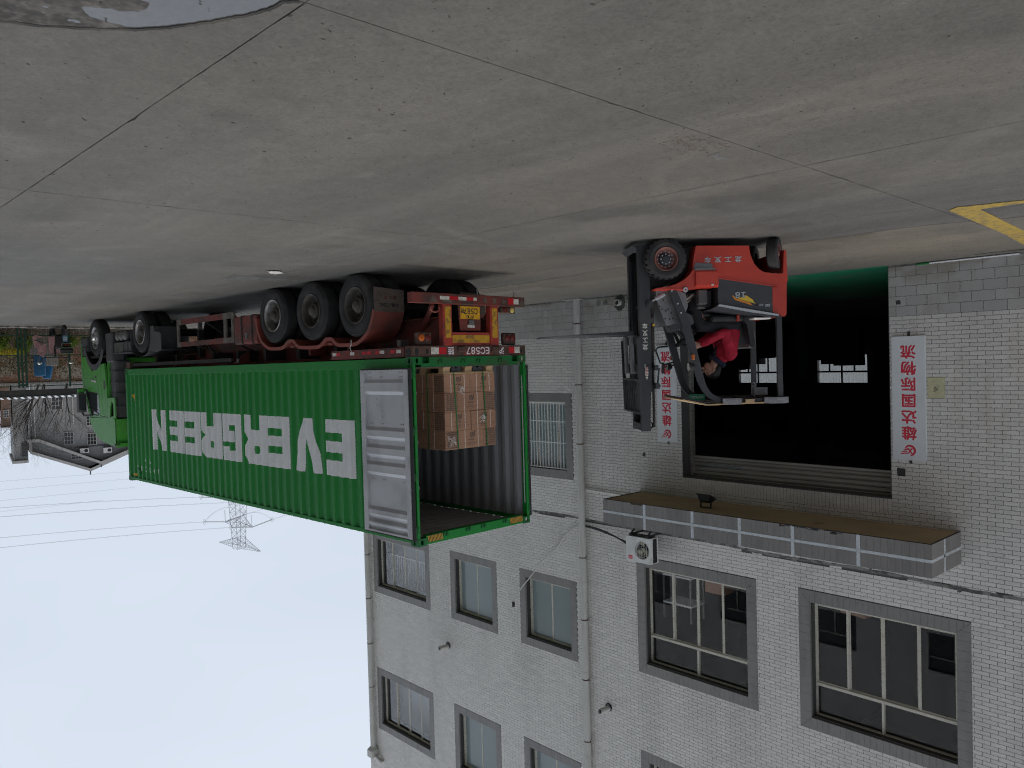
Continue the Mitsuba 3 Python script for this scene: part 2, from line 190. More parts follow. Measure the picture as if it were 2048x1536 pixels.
def paint_col(p, n, uv):
    g = [look_up(uv, j) for j in range(14)]
    a = fbm(p.x * g[6] + uv.x, p.y * g[7] + 3.3, p.z * g[8] + 1.7, 4)
    t = dr.clip((a - g[9]) / (g[10] - g[9]), 0, 1); t = t * t * (3 - 2 * t) * g[11]
    f = 1 - g[12] + 1.8 * g[12] * noise(p.x * g[13] + uv.x, p.y * g[13], p.z * g[13])
    return mi.Color3f(dr.lerp(g[0], g[3], t) * f, dr.lerp(g[1], g[4], t) * f, dr.lerp(g[2], g[5], t) * f)
def paint_rough(p, n, uv): return look_up(uv, 14)
def paint_metal(p, n, uv): return look_up(uv, 15)
def finish_paint():
    for j in range(16): TAB[j] = mi.Float([float(r[j]) for r in PAL])
scene['paint'] = {'type': 'twosided', 'bsdf': {'type': 'principled', 'base_color': proc(paint_col), 'roughness': proc(paint_rough), 'metallic': proc(paint_metal), 'specular': 0.5}}

# ground
CB, SB = math.cos(math.radians(45.9)), math.sin(math.radians(45.9))
STAINS = ((5.15, 0.15, 0.55, 0.35, 0.40), (6.3, 1.2, 0.6, 0.5, 0.36), (-0.11, 1.05, 0.18, 0.24, 0.45), (0.17, 0.5, 0.2, 0.2, 0.25), (0.33, 0.2, 0.10, 0.11, -0.5), (0.6, 0.42, 0.2, 0.16, -0.25), (0.45, 0.85, 0.3, 0.2, -0.22), (1.7, -0.6, 0.5, 0.25, 0.28), (3.2, 0.6, 1.2, 0.7, -0.30), (2.6, 1.1, 0.8, 0.6, -0.2), (1.5, 0.03, 0.8, 0.12, 0.25), (3.9, 7.3, 1.5, 0.7, -0.32), (0.31, 3.35, 0.22, 0.35, -0.45), (-1.4, 5.3, 0.4, 0.5, -0.25))
def concrete(base, warm, dark, seed):
    def fn(p, n, uv):
        u = p.x * CB + p.y * SB; v = p.y * CB - p.x * SB
        c = mix(base, warm, smoothstep(0.35, 0.75, fbm(u * 0.23 + seed, v * 0.31 + seed, 0.3, 4)))
        st = fbm(u * 0.16 + 9.1, v * 1.9 + seed, 0.7, 4)                       # long wheel-worn streaks
        c = c * (0.91 + 0.21 * smoothstep(0.3, 0.75, st))
        cell = cell_rand(dr.floor((u - 3.035) / 4.56), dr.floor((v + 1.83) / 4.56), 7.0)
        c = c * (0.93 + 0.14 * cell)
        blot = smoothstep(0.60, 0.78, fbm(u * 0.9 + 4.0, v * 0.9 + seed, 2.2, 4))
        c = mix(c, mi.Color3f(dark), blot * 0.6)
        pale = smoothstep(0.66, 0.80, fbm(u * 1.1 + 31.0, v * 1.7 + 8.0, 5.2, 4)); c = c * (1 + 0.16 * pale)
        g = noise(p.x * 95, p.y * 95, 0.0); g2 = noise(p.x * 41, p.y * 41, 3.0); g3 = fbm(p.x * 9, p.y * 9, 1.0, 3)
        c = c * (0.80 + 0.24 * g + 0.16 * g2) * (0.90 + 0.20 * g3)
        d1, d2, w = voronoi(p.x * 14, p.y * 14)                                # specks of grit and pitted spots
        c = c * (1 - 0.40 * smoothstep(0.13, 0.06, d1) * smoothstep(0.85, 0.95, w)); c = c * (1 + 0.35 * smoothstep(0.08, 0.04, d1) * smoothstep(0.08, 0.03, w))
        for su, sv, ru, rv, gain in STAINS:                                        # stains and worn spots with a shape of their own
            q = dr.square((u - su) / ru) + dr.square((v - sv) / rv); c = c * (1 + gain * smoothstep(1.0, 0.1, q) * (0.25 + 1.1 * fbm(u * 3.1 + su, v * 3.9 + sv, 1.0, 3)))
        for cx, cy, R_, wd in ((4.5, 13.0, 3.2, .16), (4.9, 12.6, 4.4, .20), (-3.4, 6.8, 2.1, .10), (-2.6, 8.4, 3.4, .13), (2.0, 6.5, 5.5, .18)):   # faint turning marks of tyres
            r = dr.sqrt(dr.square(p.x - cx) + dr.square(p.y - cy)); ring = smoothstep(wd, wd * 0.3, dr.abs(r - R_)) * smoothstep(0.42, 0.62, fbm(p.x * 1.1 + cx, p.y * 1.1, cy, 2)); c = c * (1 + 0.13 * ring)
        scuff = smoothstep(0.70, 0.84, fbm(u * 2.2 + 3.0, v * 9.0 + 1.0, 4.0, 3)); c = c * (1 + 0.10 * scuff)
        return c
    return proc(fn)
def concrete_bump(p, n, uv):
    return 0.6 * noise(p.x * 70, p.y * 70, 0.0) + 0.4 * noise(p.x * 160, p.y * 160, 1.0)
def bumped(name, rgb, rough, fn, scale, spec=0.5, eps=2e-3):
    c = rgb if isinstance(rgb, dict) else {'type': 'rgb', 'value': list(rgb)}
    scene[name] = {'type': 'twosided', 'bsdf': {'type': 'bumpmap', 'arbitrary': proc(fn, eps), 'scale': scale,
                   'bsdf': {'type': 'principled', 'base_color': c, 'roughness': rough, 'specular': spec}}}
    return name
bumped('concrete', concrete((0.083, 0.080, 0.074), (0.118, 0.107, 0.091), (0.058, 0.055, 0.050), 0.0), 0.72, concrete_bump, 0.0035)
bumped('concrete_tan', concrete((0.108, 0.098, 0.083), (0.150, 0.128, 0.096), (0.062, 0.056, 0.046), 5.0), 0.78, concrete_bump, 0.003)
pr('joint_dark', (0.034, 0.032, 0.029), 0.95, spec=0.1)
pr('mud_grit', worn((0.050, 0.046, 0.042), (0.115, 0.105, 0.095), 14, .35, .7, .9, .35, 60), 0.85)
pr('mud_dark', worn((0.035, 0.033, 0.030), (0.10, 0.09, 0.075), 6, .4, .8, .8), 0.9)
pr('puddle_water', worn((0.075, 0.078, 0.080), (0.11, 0.105, 0.10), 3.0, .5, .8, .7), 0.08)
pr('green_floor', worn((0.018, 0.165, 0.080), (0.10, 0.14, 0.10), 3), 0.5)
pr('yellow_line', worn((0.33, 0.225, 0.045), (0.16, 0.13, 0.07), 16.0, .42, .75, .75), 0.7)
# building
def wall_uv(p): return p.x * math.cos(WB) + p.y * math.sin(WB)
def brick_col(p, n, uv):
    s = wall_uv(p); row = dr.floor((p.z - 0.908) / 0.0722); par = row - 2 * dr.floor(row * 0.5)
    col = dr.floor((s - 6.0 + par * 0.11825) / 0.2365)
    r = cell_rand(row, col, 3.0); r2 = cell_rand(row, col, 9.0)
    c = mix((0.640, 0.612, 0.572), (0.585, 0.560, 0.525), r) * (0.95 + 0.08 * r2)
    grime = smoothstep(0.45, 0.8, fbm(s * 1.3, p.z * 0.22, 2.0, 4)); c = c * (1 - 0.11 * grime)
    rust = smoothstep(0.62, 0.8, fbm(s * 7.0, p.z * 1.1, 6.0, 3)) * smoothstep(5.5, 3.0, p.z); c = mix(c, mi.Color3f(0.33, 0.25, 0.17), rust * 0.14)
    low = smoothstep(2.0, 0.2, p.z); c = c * (1 - 0.10 * low)
    return c * (0.96 + 0.08 * noise(s * 130, p.z * 130, 0.0))
pr('brick_tile', proc(brick_col), 0.38, spec=0.5)
def base_tile_col(p, n, uv):
    s = wall_uv(p); row = dr.floor((p.z - 0.035) / 0.1746); par = row - 2 * dr.floor(row * 0.5); col = dr.floor((s - 5.88 + par * 0.1745) / 0.349)
    c = mix((0.355, 0.345, 0.328), (0.40, 0.388, 0.366), cell_rand(row, col, 5.0))
    d = smoothstep(0.45, 0.75, fbm(s * 3.0, p.z * 2.0, 1.0, 4)); c = mix(c, mi.Color3f(0.30, 0.28, 0.25), d * 0.5)
    m = smoothstep(0.55, 0.0, p.z) * smoothstep(0.4, 0.7, fbm(s * 2.2, p.z * 5.0, 4.0, 4)); c = mix(c, mi.Color3f(0.20, 0.17, 0.12), m * 0.65)
    return c * (0.94 + 0.12 * noise(s * 90, p.z * 90, 0.0))
pr('base_tile', proc(base_tile_col), 0.5)
pr('mortar', (0.085, 0.083, 0.08), 0.95, spec=0.1)
pr('surround_grey', worn((0.205, 0.193, 0.183), (0.145, 0.137, 0.130), 2.2, .4, .75, .55, .06, 90, (3, 3, .5)), 0.42)
pr('band_white', worn((0.52, 0.55, 0.57), (0.40, 0.41, 0.41), 6), 0.4)
pr('soffit_brown', worn((0.38, 0.285, 0.175), (0.27, 0.20, 0.12), 1.6, .4, .8, .6), 0.9)
pr('cement', worn((0.22, 0.21, 0.195), (0.07, 0.065, 0.06), 9, .4, .7, .9), 0.95)
pr('cream_frame', worn((0.50, 0.47, 0.40), (0.33, 0.29, 0.22), 7, .5, .8, .5), 0.45)
pr('dark_frame', (0.045, 0.043, 0.040), 0.5)
scene['glass'] = {'type': 'thindielectric', 'int_ior': 1.52}
pr('frosted_glass', (0.215, 0.255, 0.255), 0.10, spec=0.7)
pr('blind_pale', (0.42, 0.45, 0.46), 0.9)
pr('rail_white', (0.7, 0.7, 0.7), 0.4)
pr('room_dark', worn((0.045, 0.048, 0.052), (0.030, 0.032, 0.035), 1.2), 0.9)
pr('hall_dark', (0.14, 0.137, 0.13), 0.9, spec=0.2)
pr('shutter_steel', worn((0.33, 0.315, 0.285), (0.19, 0.17, 0.14), 5, .45, .8, .6, .08, 60, (.3, .3, 4)), 0.42, 0.35)
pr('sign_white', worn((0.64, 0.66, 0.67), (0.52, 0.53, 0.53), 2.0, .55, .9, .4, .03), 0.35)
pr('sign_red', (0.56, 0.035, 0.06), 0.4)
pr('pvc_white', worn((0.47, 0.46, 0.43), (0.33, 0.30, 0.25), 3.5, .45, .85, .5, .04, 60, (4, 4, .5)), 0.38)
pr('ac_white', worn((0.62, 0.62, 0.60), (0.40, 0.38, 0.34), 6, .55, .85, .5, .03), 0.4)
pr('black_matt', (0.016, 0.016, 0.017), 0.6)
pr('fan_tan', (0.30, 0.27, 0.19), 0.5)
pr('paper_yellow', worn((0.52, 0.49, 0.31), (0.44, 0.41, 0.26), 8), 0.8)
pr('ink_black', (0.03, 0.03, 0.03), 0.7)
pr('ink_blue', (0.08, 0.17, 0.24), 0.6)
# container
pr('box_green', worn((0.002, 0.195, 0.024), (0.006, 0.160, 0.026), 1.1, .4, .8, .6, .05, 120), 0.55, clearcoat=0.15)
pr('box_green_old', worn((0.004, 0.125, 0.026), (0.045, 0.060, 0.028), 4.0, .5, .75, .75, .08, 50), 0.45)
pr('box_white', worn((0.66, 0.67, 0.66), (0.54, 0.55, 0.55), 2.5, .5, .85, .5, .04, 90), 0.45)
pr('box_grey', worn((0.29, 0.295, 0.305), (0.21, 0.215, 0.22), 1.8, .4, .75, .6, .06, 60, (1, 1, .4)), 0.42)
pr('door_grey', worn((0.47, 0.475, 0.49), (0.30, 0.305, 0.32), 2.2, .42, .75, .75, .05, 60, (1, 1, .8)), 0.36, 0.15)
pr('box_floor', worn((0.20, 0.15, 0.10), (0.10, 0.075, 0.05), 5), 0.7)
pr('rubber', (0.018, 0.018, 0.019), 0.65)
pr('hazard_yellow', worn((0.55, 0.32, 0.02), (0.35, 0.2, 0.04), 10, .5, .8, .4), 0.5)
# trailer and tractor
pr('trailer_red', worn((0.155, 0.033, 0.025), (0.055, 0.032, 0.026), 4.2, .35, .70, .85, .12, 70), 0.62)
pr('post_red', worn((0.33, 0.040, 0.028), (0.13, 0.035, 0.028), 9, .45, .75, .8, .1, 70), 0.5)
pr('mudguard_red', worn((0.235, 0.055, 0.040), (0.105, 0.055, 0.045), 3.0, .42, .75, .8, .08, 70), 0.55)
pr('chassis_dark', worn((0.020, 0.016, 0.015), (0.040, 0.034, 0.030), 5, .45, .75, .8), 0.75)
pr('rust_brown', worn((0.085, 0.047, 0.034), (0.045, 0.028, 0.022), 7, .4, .7, .9, .14, 70), 0.75)
pr('skirt_grey', worn((0.105, 0.085, 0.070), (0.16, 0.145, 0.12), 8, .4, .75, .8, .1, 70), 0.7)
pr('tyre', worn((0.024, 0.0235, 0.024), (0.055, 0.052, 0.048), 6, .42, .8, .7, .12, 90), 0.75, spec=0.35)
pr('rim_steel', worn((0.42, 0.41, 0.39), (0.20, 0.17, 0.14), 9, .40, .7, .75, .08, 70), 0.42, 0.6)
pr('rim_dusty', worn((0.075, 0.066, 0.057), (0.048, 0.040, 0.034), 9, .4, .7, .8), 0.7)
pr('flap_brown', worn((0.13, 0.10, 0.08), (0.075, 0.06, 0.05), 9, .4, .75, .8), 0.85)
pr('plate_yellow', (0.60, 0.32, 0.015), 0.45)
pr('post_yellow', worn((0.48, 0.26, 0.02), (0.20, 0.11, 0.04), 13, .45, .7, .85, .1, 80), 0.55)
pr('reflect_red', worn((0.46, 0.012, 0.020), (0.25, 0.02, 0.02), 14, .5, .8, .6), 0.35)
pr('reflect_white', worn((0.56, 0.55, 0.50), (0.30, 0.27, 0.22), 14, .5, .8, .7), 0.35)
pr('lamp_orange', (0.50, 0.11, 0.012), 0.25)
pr('lamp_red', (0.11, 0.016, 0.014), 0.3)
pr('lamp_cream', (0.55, 0.45, 0.15), 0.3)
pr('script_white', worn((0.62, 0.55, 0.58), (0.32, 0.15, 0.18), 16, .5, .8, .5), 0.6)
pr('cab_green', worn((0.062, 0.300, 0.042), (0.085, 0.235, 0.065), 2.4, .5, .8, .5, .04, 90), 0.42, clearcoat=0.6)
pr('cab_dark', (0.022, 0.023, 0.025), 0.5)
pr('cab_plastic', worn((0.060, 0.062, 0.065), (0.095, 0.09, 0.085), 4), 0.55)
pr('cab_glass', (0.016, 0.020, 0.020), 0.06, spec=0.7)
pr('chrome', (0.62, 0.62, 0.60), 0.22, 0.9)
pr('tank_grey', worn((0.20, 0.195, 0.185), (0.12, 0.11, 0.10), 5), 0.45, 0.4)
# forklift and driver
pr('fork_red', worn((0.46, 0.040, 0.022), (0.30, 0.030, 0.020), 2.6, .45, .8, .55, .05, 90), 0.42, clearcoat=0.2)
pr('fork_black', worn((0.027, 0.029, 0.033), (0.050, 0.050, 0.050), 3.2, .5, .8, .6, .06, 90), 0.48)
pr('fork_panel', worn((0.036, 0.039, 0.044), (0.060, 0.060, 0.062), 2.5, .5, .8, .5), 0.42)
pr('steel_grey', worn((0.20, 0.205, 0.21), (0.11, 0.11, 0.115), 6), 0.4, 0.5)
pr('rim_pink', worn((0.20, 0.075, 0.06), (0.09, 0.045, 0.04), 14, .4, .7, .8), 0.6)
pr('logo_grey', (0.36, 0.38, 0.40), 0.4)
pr('logo_orange', (0.62, 0.22, 0.015), 0.4)
pr('logo_yellow', (0.62, 0.42, 0.03), 0.4)
pr('plate_green', (0.02, 0.30, 0.16), 0.5)
pr('board_wood', worn((0.42, 0.29, 0.16), (0.28, 0.19, 0.11), 7, stretch=(.4, .4, 4)), 0.7)
pr('tape_grey', worn((0.17, 0.17, 0.18), (0.26, 0.26, 0.26), 22), 0.3)
pr('skin', worn((0.40, 0.205, 0.145), (0.34, 0.16, 0.11), 14), 0.5)
pr('hair', (0.012, 0.011, 0.011), 0.55)
pr('jacket_red', worn((0.40, 0.010, 0.030), (0.27, 0.006, 0.020), 8, .4, .75, .5, .06, 220), 0.85, sheen=0.5)
pr('trousers_black', worn((0.014, 0.014, 0.017), (0.022, 0.022, 0.026), 9), 0.9, sheen=0.3)
pr('navy_cloth', (0.013, 0.016, 0.035), 0.9)
pr('shoe_tan', worn((0.20, 0.18, 0.13), (0.05, 0.05, 0.045), 30, .4, .6, .8), 0.8)
# cargo
pr('carton', worn((0.325, 0.182, 0.115), (0.26, 0.14, 0.088), 2.5, .35, .8, .8, .08, 70), 0.5)
pr('carton_print', (0.085, 0.058, 0.045), 0.6)
pr('wood', worn((0.45, 0.31, 0.17), (0.33, 0.21, 0.11), 6, stretch=(1, 1, 5)), 0.7)
pr('strap_green', (0.012, 0.16, 0.035), 0.4)
pr('band_clear', (0.62, 0.56, 0.52), 0.3)
scene['wrap_film'] = {'type': 'thindielectric', 'int_ior': 1.25}
pr('film_white', (0.62, 0.60, 0.58), 0.25)
# background
pr('stucco_grey', worn((0.285, 0.283, 0.278), (0.225, 0.222, 0.217), 1.1, .4, .8, .6, .12, 25), 0.9)
pr('stucco_brown', worn((0.22, 0.145, 0.11), (0.17, 0.12, 0.095), 2), 0.9)
pr('eave_white', worn((0.40, 0.395, 0.385), (0.30, 0.29, 0.28), 2), 0.8)
pr('roof_dark', (0.075, 0.078, 0.085), 0.7)
pr('bark', worn((0.060, 0.052, 0.045), (0.095, 0.085, 0.075), 9), 0.9)
pr('fence_green', (0.006, 0.036, 0.020), 0.6)
pr('barrel_blue', worn((0.012, 0.115, 0.27), (0.03, 0.09, 0.18), 4), 0.5)
pr('quilt_pink', worn((0.235, 0.135, 0.140), (0.19, 0.10, 0.105), 9), 0.85, sheen=0.4)
pr('red_brick_wall', worn((0.24, 0.115, 0.075), (0.36, 0.33, 0.29), 3.0, .35, .7, .8, .2, 16), 0.9)
pr('debris', worn((0.10, 0.085, 0.06), (0.28, 0.27, 0.24), 4, .4, .6, 1.0, .3, 30), 0.9)
def leaf(name, c, t):
    scene[name] = {'type': 'principledthin', 'base_color': {'type': 'rgb', 'value': c}, 'roughness': 0.5, 'diff_trans': t, 'spec_trans': 0.0}
leaf('leaf_green', [0.150, 0.240, 0.030], 0.8); leaf('leaf_yellow', [0.50, 0.42, 0.04], 0.7); leaf('leaf_dark', [0.090, 0.090, 0.045], 0.5)
pr('dry_twig', (0.20, 0.155, 0.11), 0.9)
pr('galvanised', (0.46, 0.48, 0.50), 0.6)
pr('iron_sheet', worn((0.030, 0.030, 0.031), (0.06, 0.05, 0.045), 4), 0.6)
scene['sheet_translucent'] = {'type': 'principledthin', 'base_color': {'type': 'rgb', 'value': [0.82, 0.83, 0.80]}, 'roughness': 0.5, 'diff_trans': 1.2, 'spec_trans': 0.0}
finish_paint()

# ------------------------------------------------------------------ ground: base sheet, concrete slabs with open joints, lane along the wall
rng = random.Random(11)
def sheet(x0, x1, y0, y1, z): return trimesh.Trimesh([[x0, y0, z], [x1, y0, z], [x1, y1, z], [x0, y1, z]], [[0, 1, 2], [0, 2, 3]], process=False)
obj('ground', sheet(-600, 600, -300, 900, -0.03), 'joint_dark', label='ground under the concrete yard', kind='structure')
obj('yard', sheet(-70, 90, -70, 90, -0.007), 'joint_dark', MG, label='concrete yard of large grey slabs', kind='structure')
SL, GAP = 4.56, 0.0028
rows = [(-27.36 + SL * i, -27.36 + SL * (i + 1)) for i in range(6)] + [(0, SL), (SL, 9.75)]
def wavy(x0, x1, y0, y1, seed):
    """a slab whose edges wander by a few millimetres, chipped here and there"""
    r = np.random.RandomState(seed); P = []
    for (ax, ay), (bx, by) in (((x0, y0), (x1, y0)), ((x1, y0), (x1, y1)), ((x1, y1), (x0, y1)), ((x0, y1), (x0, y0))):
        n = 44; L = math.hypot(bx - ax, by - ay); nx, ny = -(by - ay) / L, (bx - ax) / L
        for i in range(n):
            t = i / n; o = abs(r.normal(0, 0.0022)) + (r.rand() < 0.05) * r.rand() * 0.018; P.append((ax + (bx - ax) * t + nx * o, ay + (by - ay) * t + ny * o))
    return sg.Polygon(P).buffer(0)
for j, (v0, v1) in enumerate(rows):
    for i in range(-4, 9):
        u0, u1 = i * SL, (i + 1) * SL
        if i == 0 and j == 5: continue                                    # broken slab under the puddle, built below
        near = abs(u0) < 14 and v1 > -6
        m = slab(wavy(u0 + GAP, u1 - GAP, v0 + GAP, v1 - GAP, (i + 9) * 31 + j), -0.012, 0, 'z') if near else box(u0 + GAP, u1 - GAP, v0 + GAP, v1 - GAP, -0.012, 0)
        obj('slab', m, 'concrete', MG, 'yard')

# tan concrete along the wall; its inner edge wanders
def strip_edge(u):
    t = min(max((0.45 - u) / 0.9, 0), 1); t2 = min(max((u - 4.5) / 3.5, 0), 1)
    return 8.71 + 0.36 * t * t * (3 - 2 * t) + 0.55 * t2 + 0.03 * math.sin(5.1 * u) + 0.03 * meshkit.noise([u * 6.0, 1.5, 0.5])
for i in range(-3, 7):
    us = np.linspace(i * SL + 0.005, (i + 1) * SL - 0.005, 46)
    obj('strip_slab', slab(sg.Polygon([(u, strip_edge(u)) for u in us] + [(us[-1], 16.0), (us[0], 16.0)]), -0.013, 0.004, 'z'), 'concrete_tan', MG, 'yard')
# broken slab and the puddle beside it (at the photographer's feet)
edge = [(0.012, -0.006), (0.067, -0.055), (0.169, -0.073), (0.27, -0.115), (0.39, -0.175), (0.5, -0.241), (0.628, -0.325), (0.748, -0.435), (0.879, -0.606), (0.972, -0.763), (1.025, -0.906),
        (1.08, -1.15), (1.10, -1.6), (1.06, -2.2), (0.92, -3.0), (0.70, -3.8), (0.4, -4.545)]
dense = []
for (a, b), (c, d) in zip(edge[:-1], edge[1:]):
    for k in range(8):
        t = k / 8; w = 0.010 * (meshkit.noise([a * 9 + c * t * 9, b * 9 + d * t * 9, 0.3]) - 0.5) + rng.gauss(0, 0.0025); dense.append((a + (c - a) * t + w, b + (d - b) * t + w))
dense.append(edge[-1])
obj('slab', slab(sg.Polygon(dense + [(SL - GAP, -SL + GAP), (SL - GAP, -GAP), (0.02, -GAP)]).buffer(0), -0.03, 0, 'z'), 'concrete', MG, 'yard', label='concrete slab with a broken curved edge')
lip = sg.LineString(dense).buffer(0.018, 2); lip2 = sg.LineString([(x - 0.02, y + 0.012) for x, y in dense]).buffer(0.012, 2)
obj('broken_edge', slab(lip.union(lip2), -0.010, -0.0005, 'z'), 'mud_dark', MG, 'yard', label='dark crumbled edge of the broken slab')
low = sg.Polygon([(-0.0, -0.008)] + [(x - 0.02, y) for x, y in dense] + [(0.0, -4.5)]).buffer(0)
gx, gy = np.meshgrid(np.linspace(-0.01, 1.15, 90), np.linspace(-4.55, 0.0, 300)); bump = meshkit.fbm(np.stack([gx * 3, gy * 3, gx * 0], -1), 5, 3)
zz = -0.0135 + 0.022 * (bump - 0.40) + 0.070 * np.clip(-gy - 0.37 - 0.10 * (bump - .5), 0, 0.13)
zz = np.minimum(zz, -0.0018); n0 = gx.shape[1]; F = [[r * n0 + c, r * n0 + c + 1, (r + 1) * n0 + c + 1, (r + 1) * n0 + c] for r in range(gx.shape[0] - 1) for c in range(n0 - 1)]
obj('muddy_ground', (np.stack([gx, gy, zz], -1).reshape(-1, 3), F), 'mud_grit', MG, 'yard', smooth=True)
obj('puddle', slab(low.buffer(0.004), -0.012, -0.0055, 'z'), 'puddle_water', MG, label='shallow puddle reflecting the sky beside the broken slab', kind='structure')
# yellow bay marking near the wall
obj('bay_marking', slab(sg.Polygon([(-0.083, 7.85), (-0.20, 7.70), (-0.787, 7.88), (-2.4, 8.03), (-2.4, 8.16), (-0.75, 8.05), (-0.33, 8.05), (-0.20, 10.45), (0.04, 10.45)]).buffer(0.0), 0.004, 0.008, 'z'), 'yellow_line', MG, 'yard', label='worn yellow bay line')
obj('bay_marking', slab(sg.Polygon([(-0.20, 10.451), (-0.12, 11.9), (0.17, 11.9), (0.04, 10.451)]), 0.0005, 0.009, 'z'), 'yellow_line', MG, 'yard')
# small things lying on the yard
def grate(u0, u1, v0, v1):
    k = thing('drain_cover', 'pale chequered steel drain cover lying in the yard beside the trailer', 'drain cover')
    fr = slab(sg.box(u0, v0, u1, v1).difference(sg.box(u0 + .03, v0 + .03, u1 - .03, v1 - .03)), -0.004, 0.007, 'z'); obj('frame', fr, 'steel_grey', MG, k)
    obj('plate', box(u0 + .03, u1 - .03, v0 + .03, v1 - .03, -0.004, 0.004), 'tank_grey', MG, k)
    obj('stud', cat([box(u0 + .05 + .06 * a, u0 + .085 + .06 * a, v0 + .05 + .06 * b, v0 + .062 + .06 * b, 0.0035, 0.008) for a in range(int((u1 - u0 - .1) / .06)) for b in range(int((v1 - v0 - .1) / .06))]), 'steel_grey', MG, k, kind='stuff')
grate(9.38, 9.92, 4.08, 5.02)
def crumple(w, h, z, n=10, seed=0, lift=0.03):
    x, y = np.meshgrid(np.linspace(-w / 2, w / 2, n), np.linspace(-h / 2, h / 2, n)); f = meshkit.fbm(np.stack([x * 9 / w * .5 + seed, y * 9 / h * .5, x * 0], -1), 3, seed)
    V = np.stack([x + 0.04 * w * (f - .5), y, z + lift * f], -1).reshape(-1, 3); F = [[r * n + c, r * n + c + 1, (r + 1) * n + c + 1, (r + 1) * n + c] for r in range(n - 1) for c in range(n - 1)]
    return trimesh.Trimesh(V, [q for f_ in F for q in ([f_[0], f_[1], f_[2]], [f_[0], f_[2], f_[3]])], process=False)
k = free('paper_scrap'); obj(k, crumple(.34, .20, .002, seed=4), 'film_white', MG @ tm(8.6, 4.36, 0) @ rot([0, 0, 1], 40)); labels[k] = {'label': 'white paper scrap on the concrete next to the drain cover', 'category': 'litter'}
obj('paint_mark', slab(pg((0.20, 3.60), (0.33, 3.64), (0.30, 3.68), (0.34, 3.80), (0.24, 3.82), (0.26, 3.70)), -0.001, 0.004, 'z'), 'tank_grey', MG, 'yard', label='pale blue paint mark')
m = [mv(ball((0, 0, 0), (1, 1, .5), 1), tm(0.10 + rng.gauss(.12, .10), 3.25 + rng.gauss(0, .16), 0.001) @ sc(*[rng.uniform(.003, .010)] * 3)) for _ in range(160)]
k = free('gravel_patch'); obj(k, cat(m), 'flap_brown', MG); labels[k] = {'label': 'patch of dark loose grit beside the joint', 'category': 'gravel', 'kind': 'stuff'}
m = []
for _ in range(1700):
    u, v = (rng.uniform(-5, 14), rng.uniform(-4.5, 8.6)) if rng.random() < .4 else (rng.gauss(2.5, 2.6), rng.gauss(1.6, 1.8)); L = rng.uniform(.003, .010) * (1 if rng.random() < .8 else 1.9)
    m.append(mv(ball((0, 0, 0), (1, rng.uniform(.25, .6), .3), 0), tm(u, v, 0.001) @ rot([0, 0, 1], rng.gauss(50, 35)) @ sc(L, L, L)))
k = free('ground_litter'); obj(k, cat(m), 'bark', MG); labels[k] = {'label': 'bits of bark, leaf and grit scattered over the yard', 'category': 'debris', 'kind': 'stuff'}
def leafbit(name, px, lab, col, L, w, ang):
    k = free(name); obj(k, mv(crumple(L, w, .003, 6, 3, .012), rot([0, 0, 1], ang)), col, MG @ tm(*px, 0)); labels[k] = {'label': lab, 'category': 'litter'}
leafbit('fallen_twig', (-0.98, 0.93), 'dark bark strip lying left of the long joint, nearest the camera', 'bark', .12, .025, 30)
leafbit('fallen_leaf', (-0.86, 0.72), 'small orange brown leaf on the near slab', 'debris', .07, .03, 70)

# ------------------------------------------------------------------ the warehouse (frame MW: x along the wall, y inwards, z up)
bld = thing('warehouse', 'grey tiled warehouse with a roller door and rows of trimmed windows', 'building')
wall = f'{bld}__wall'
S0, S1, ZT = 0.5, 23.82, 17.2
DOOR = (6.0, 10.51, 0.0, 4.16)
WIN = {  # outer rectangle, trim width, kind
    'a': (4.73, 7.83, 6.12, 8.86, .235, 'big'), 'b': (8.75, 11.87, 6.12, 8.86, .235, 'big'), 'c': (13.82, 15.92, 7.1, 9.155, .215, 'two'), 'd': (16.885, 19.0, 7.1, 9.155, .215, 'two'),
    'e': (20.05, 23.23, 7.1, 9.155, .225, 'four'), 'f': (4.73, 7.83, 10.72, 13.46, .235, 'big'), 'g': (8.75, 11.87, 10.72, 13.46, .235, 'big'), 'h': (13.82, 15.92, 11.745, 13.85, .215, 'two'),
    'i': (16.885, 19.0, 11.745, 13.85, .215, 'two'), 'j': (20.05, 23.23, 11.745, 13.85, .225, 'four'), 'k': (13.82, 15.92, 2.34, 4.53, .22, 'barred')}
holes = [DOOR] + [w[:4] for w in WIN.values()]
poly = sg.box(S0, -0.3, S1, ZT)
for a, b, c, d in holes: poly = poly.difference(sg.box(a + .05, c + .05 if c > 0 else -1, b - .05, d - .05)) if (a, b) != DOOR[:2] else poly.difference(sg.box(a + .012, -1, b - .012, d - .012))
obj('wall', slab(poly, 0.007, 0.29), 'mortar', MW, bld, label='tiled front wall')
obj('end_wall', box(S1 - .003, S1, 0.001, 20.2, -.1, ZT), 'brick_tile', MW, bld)
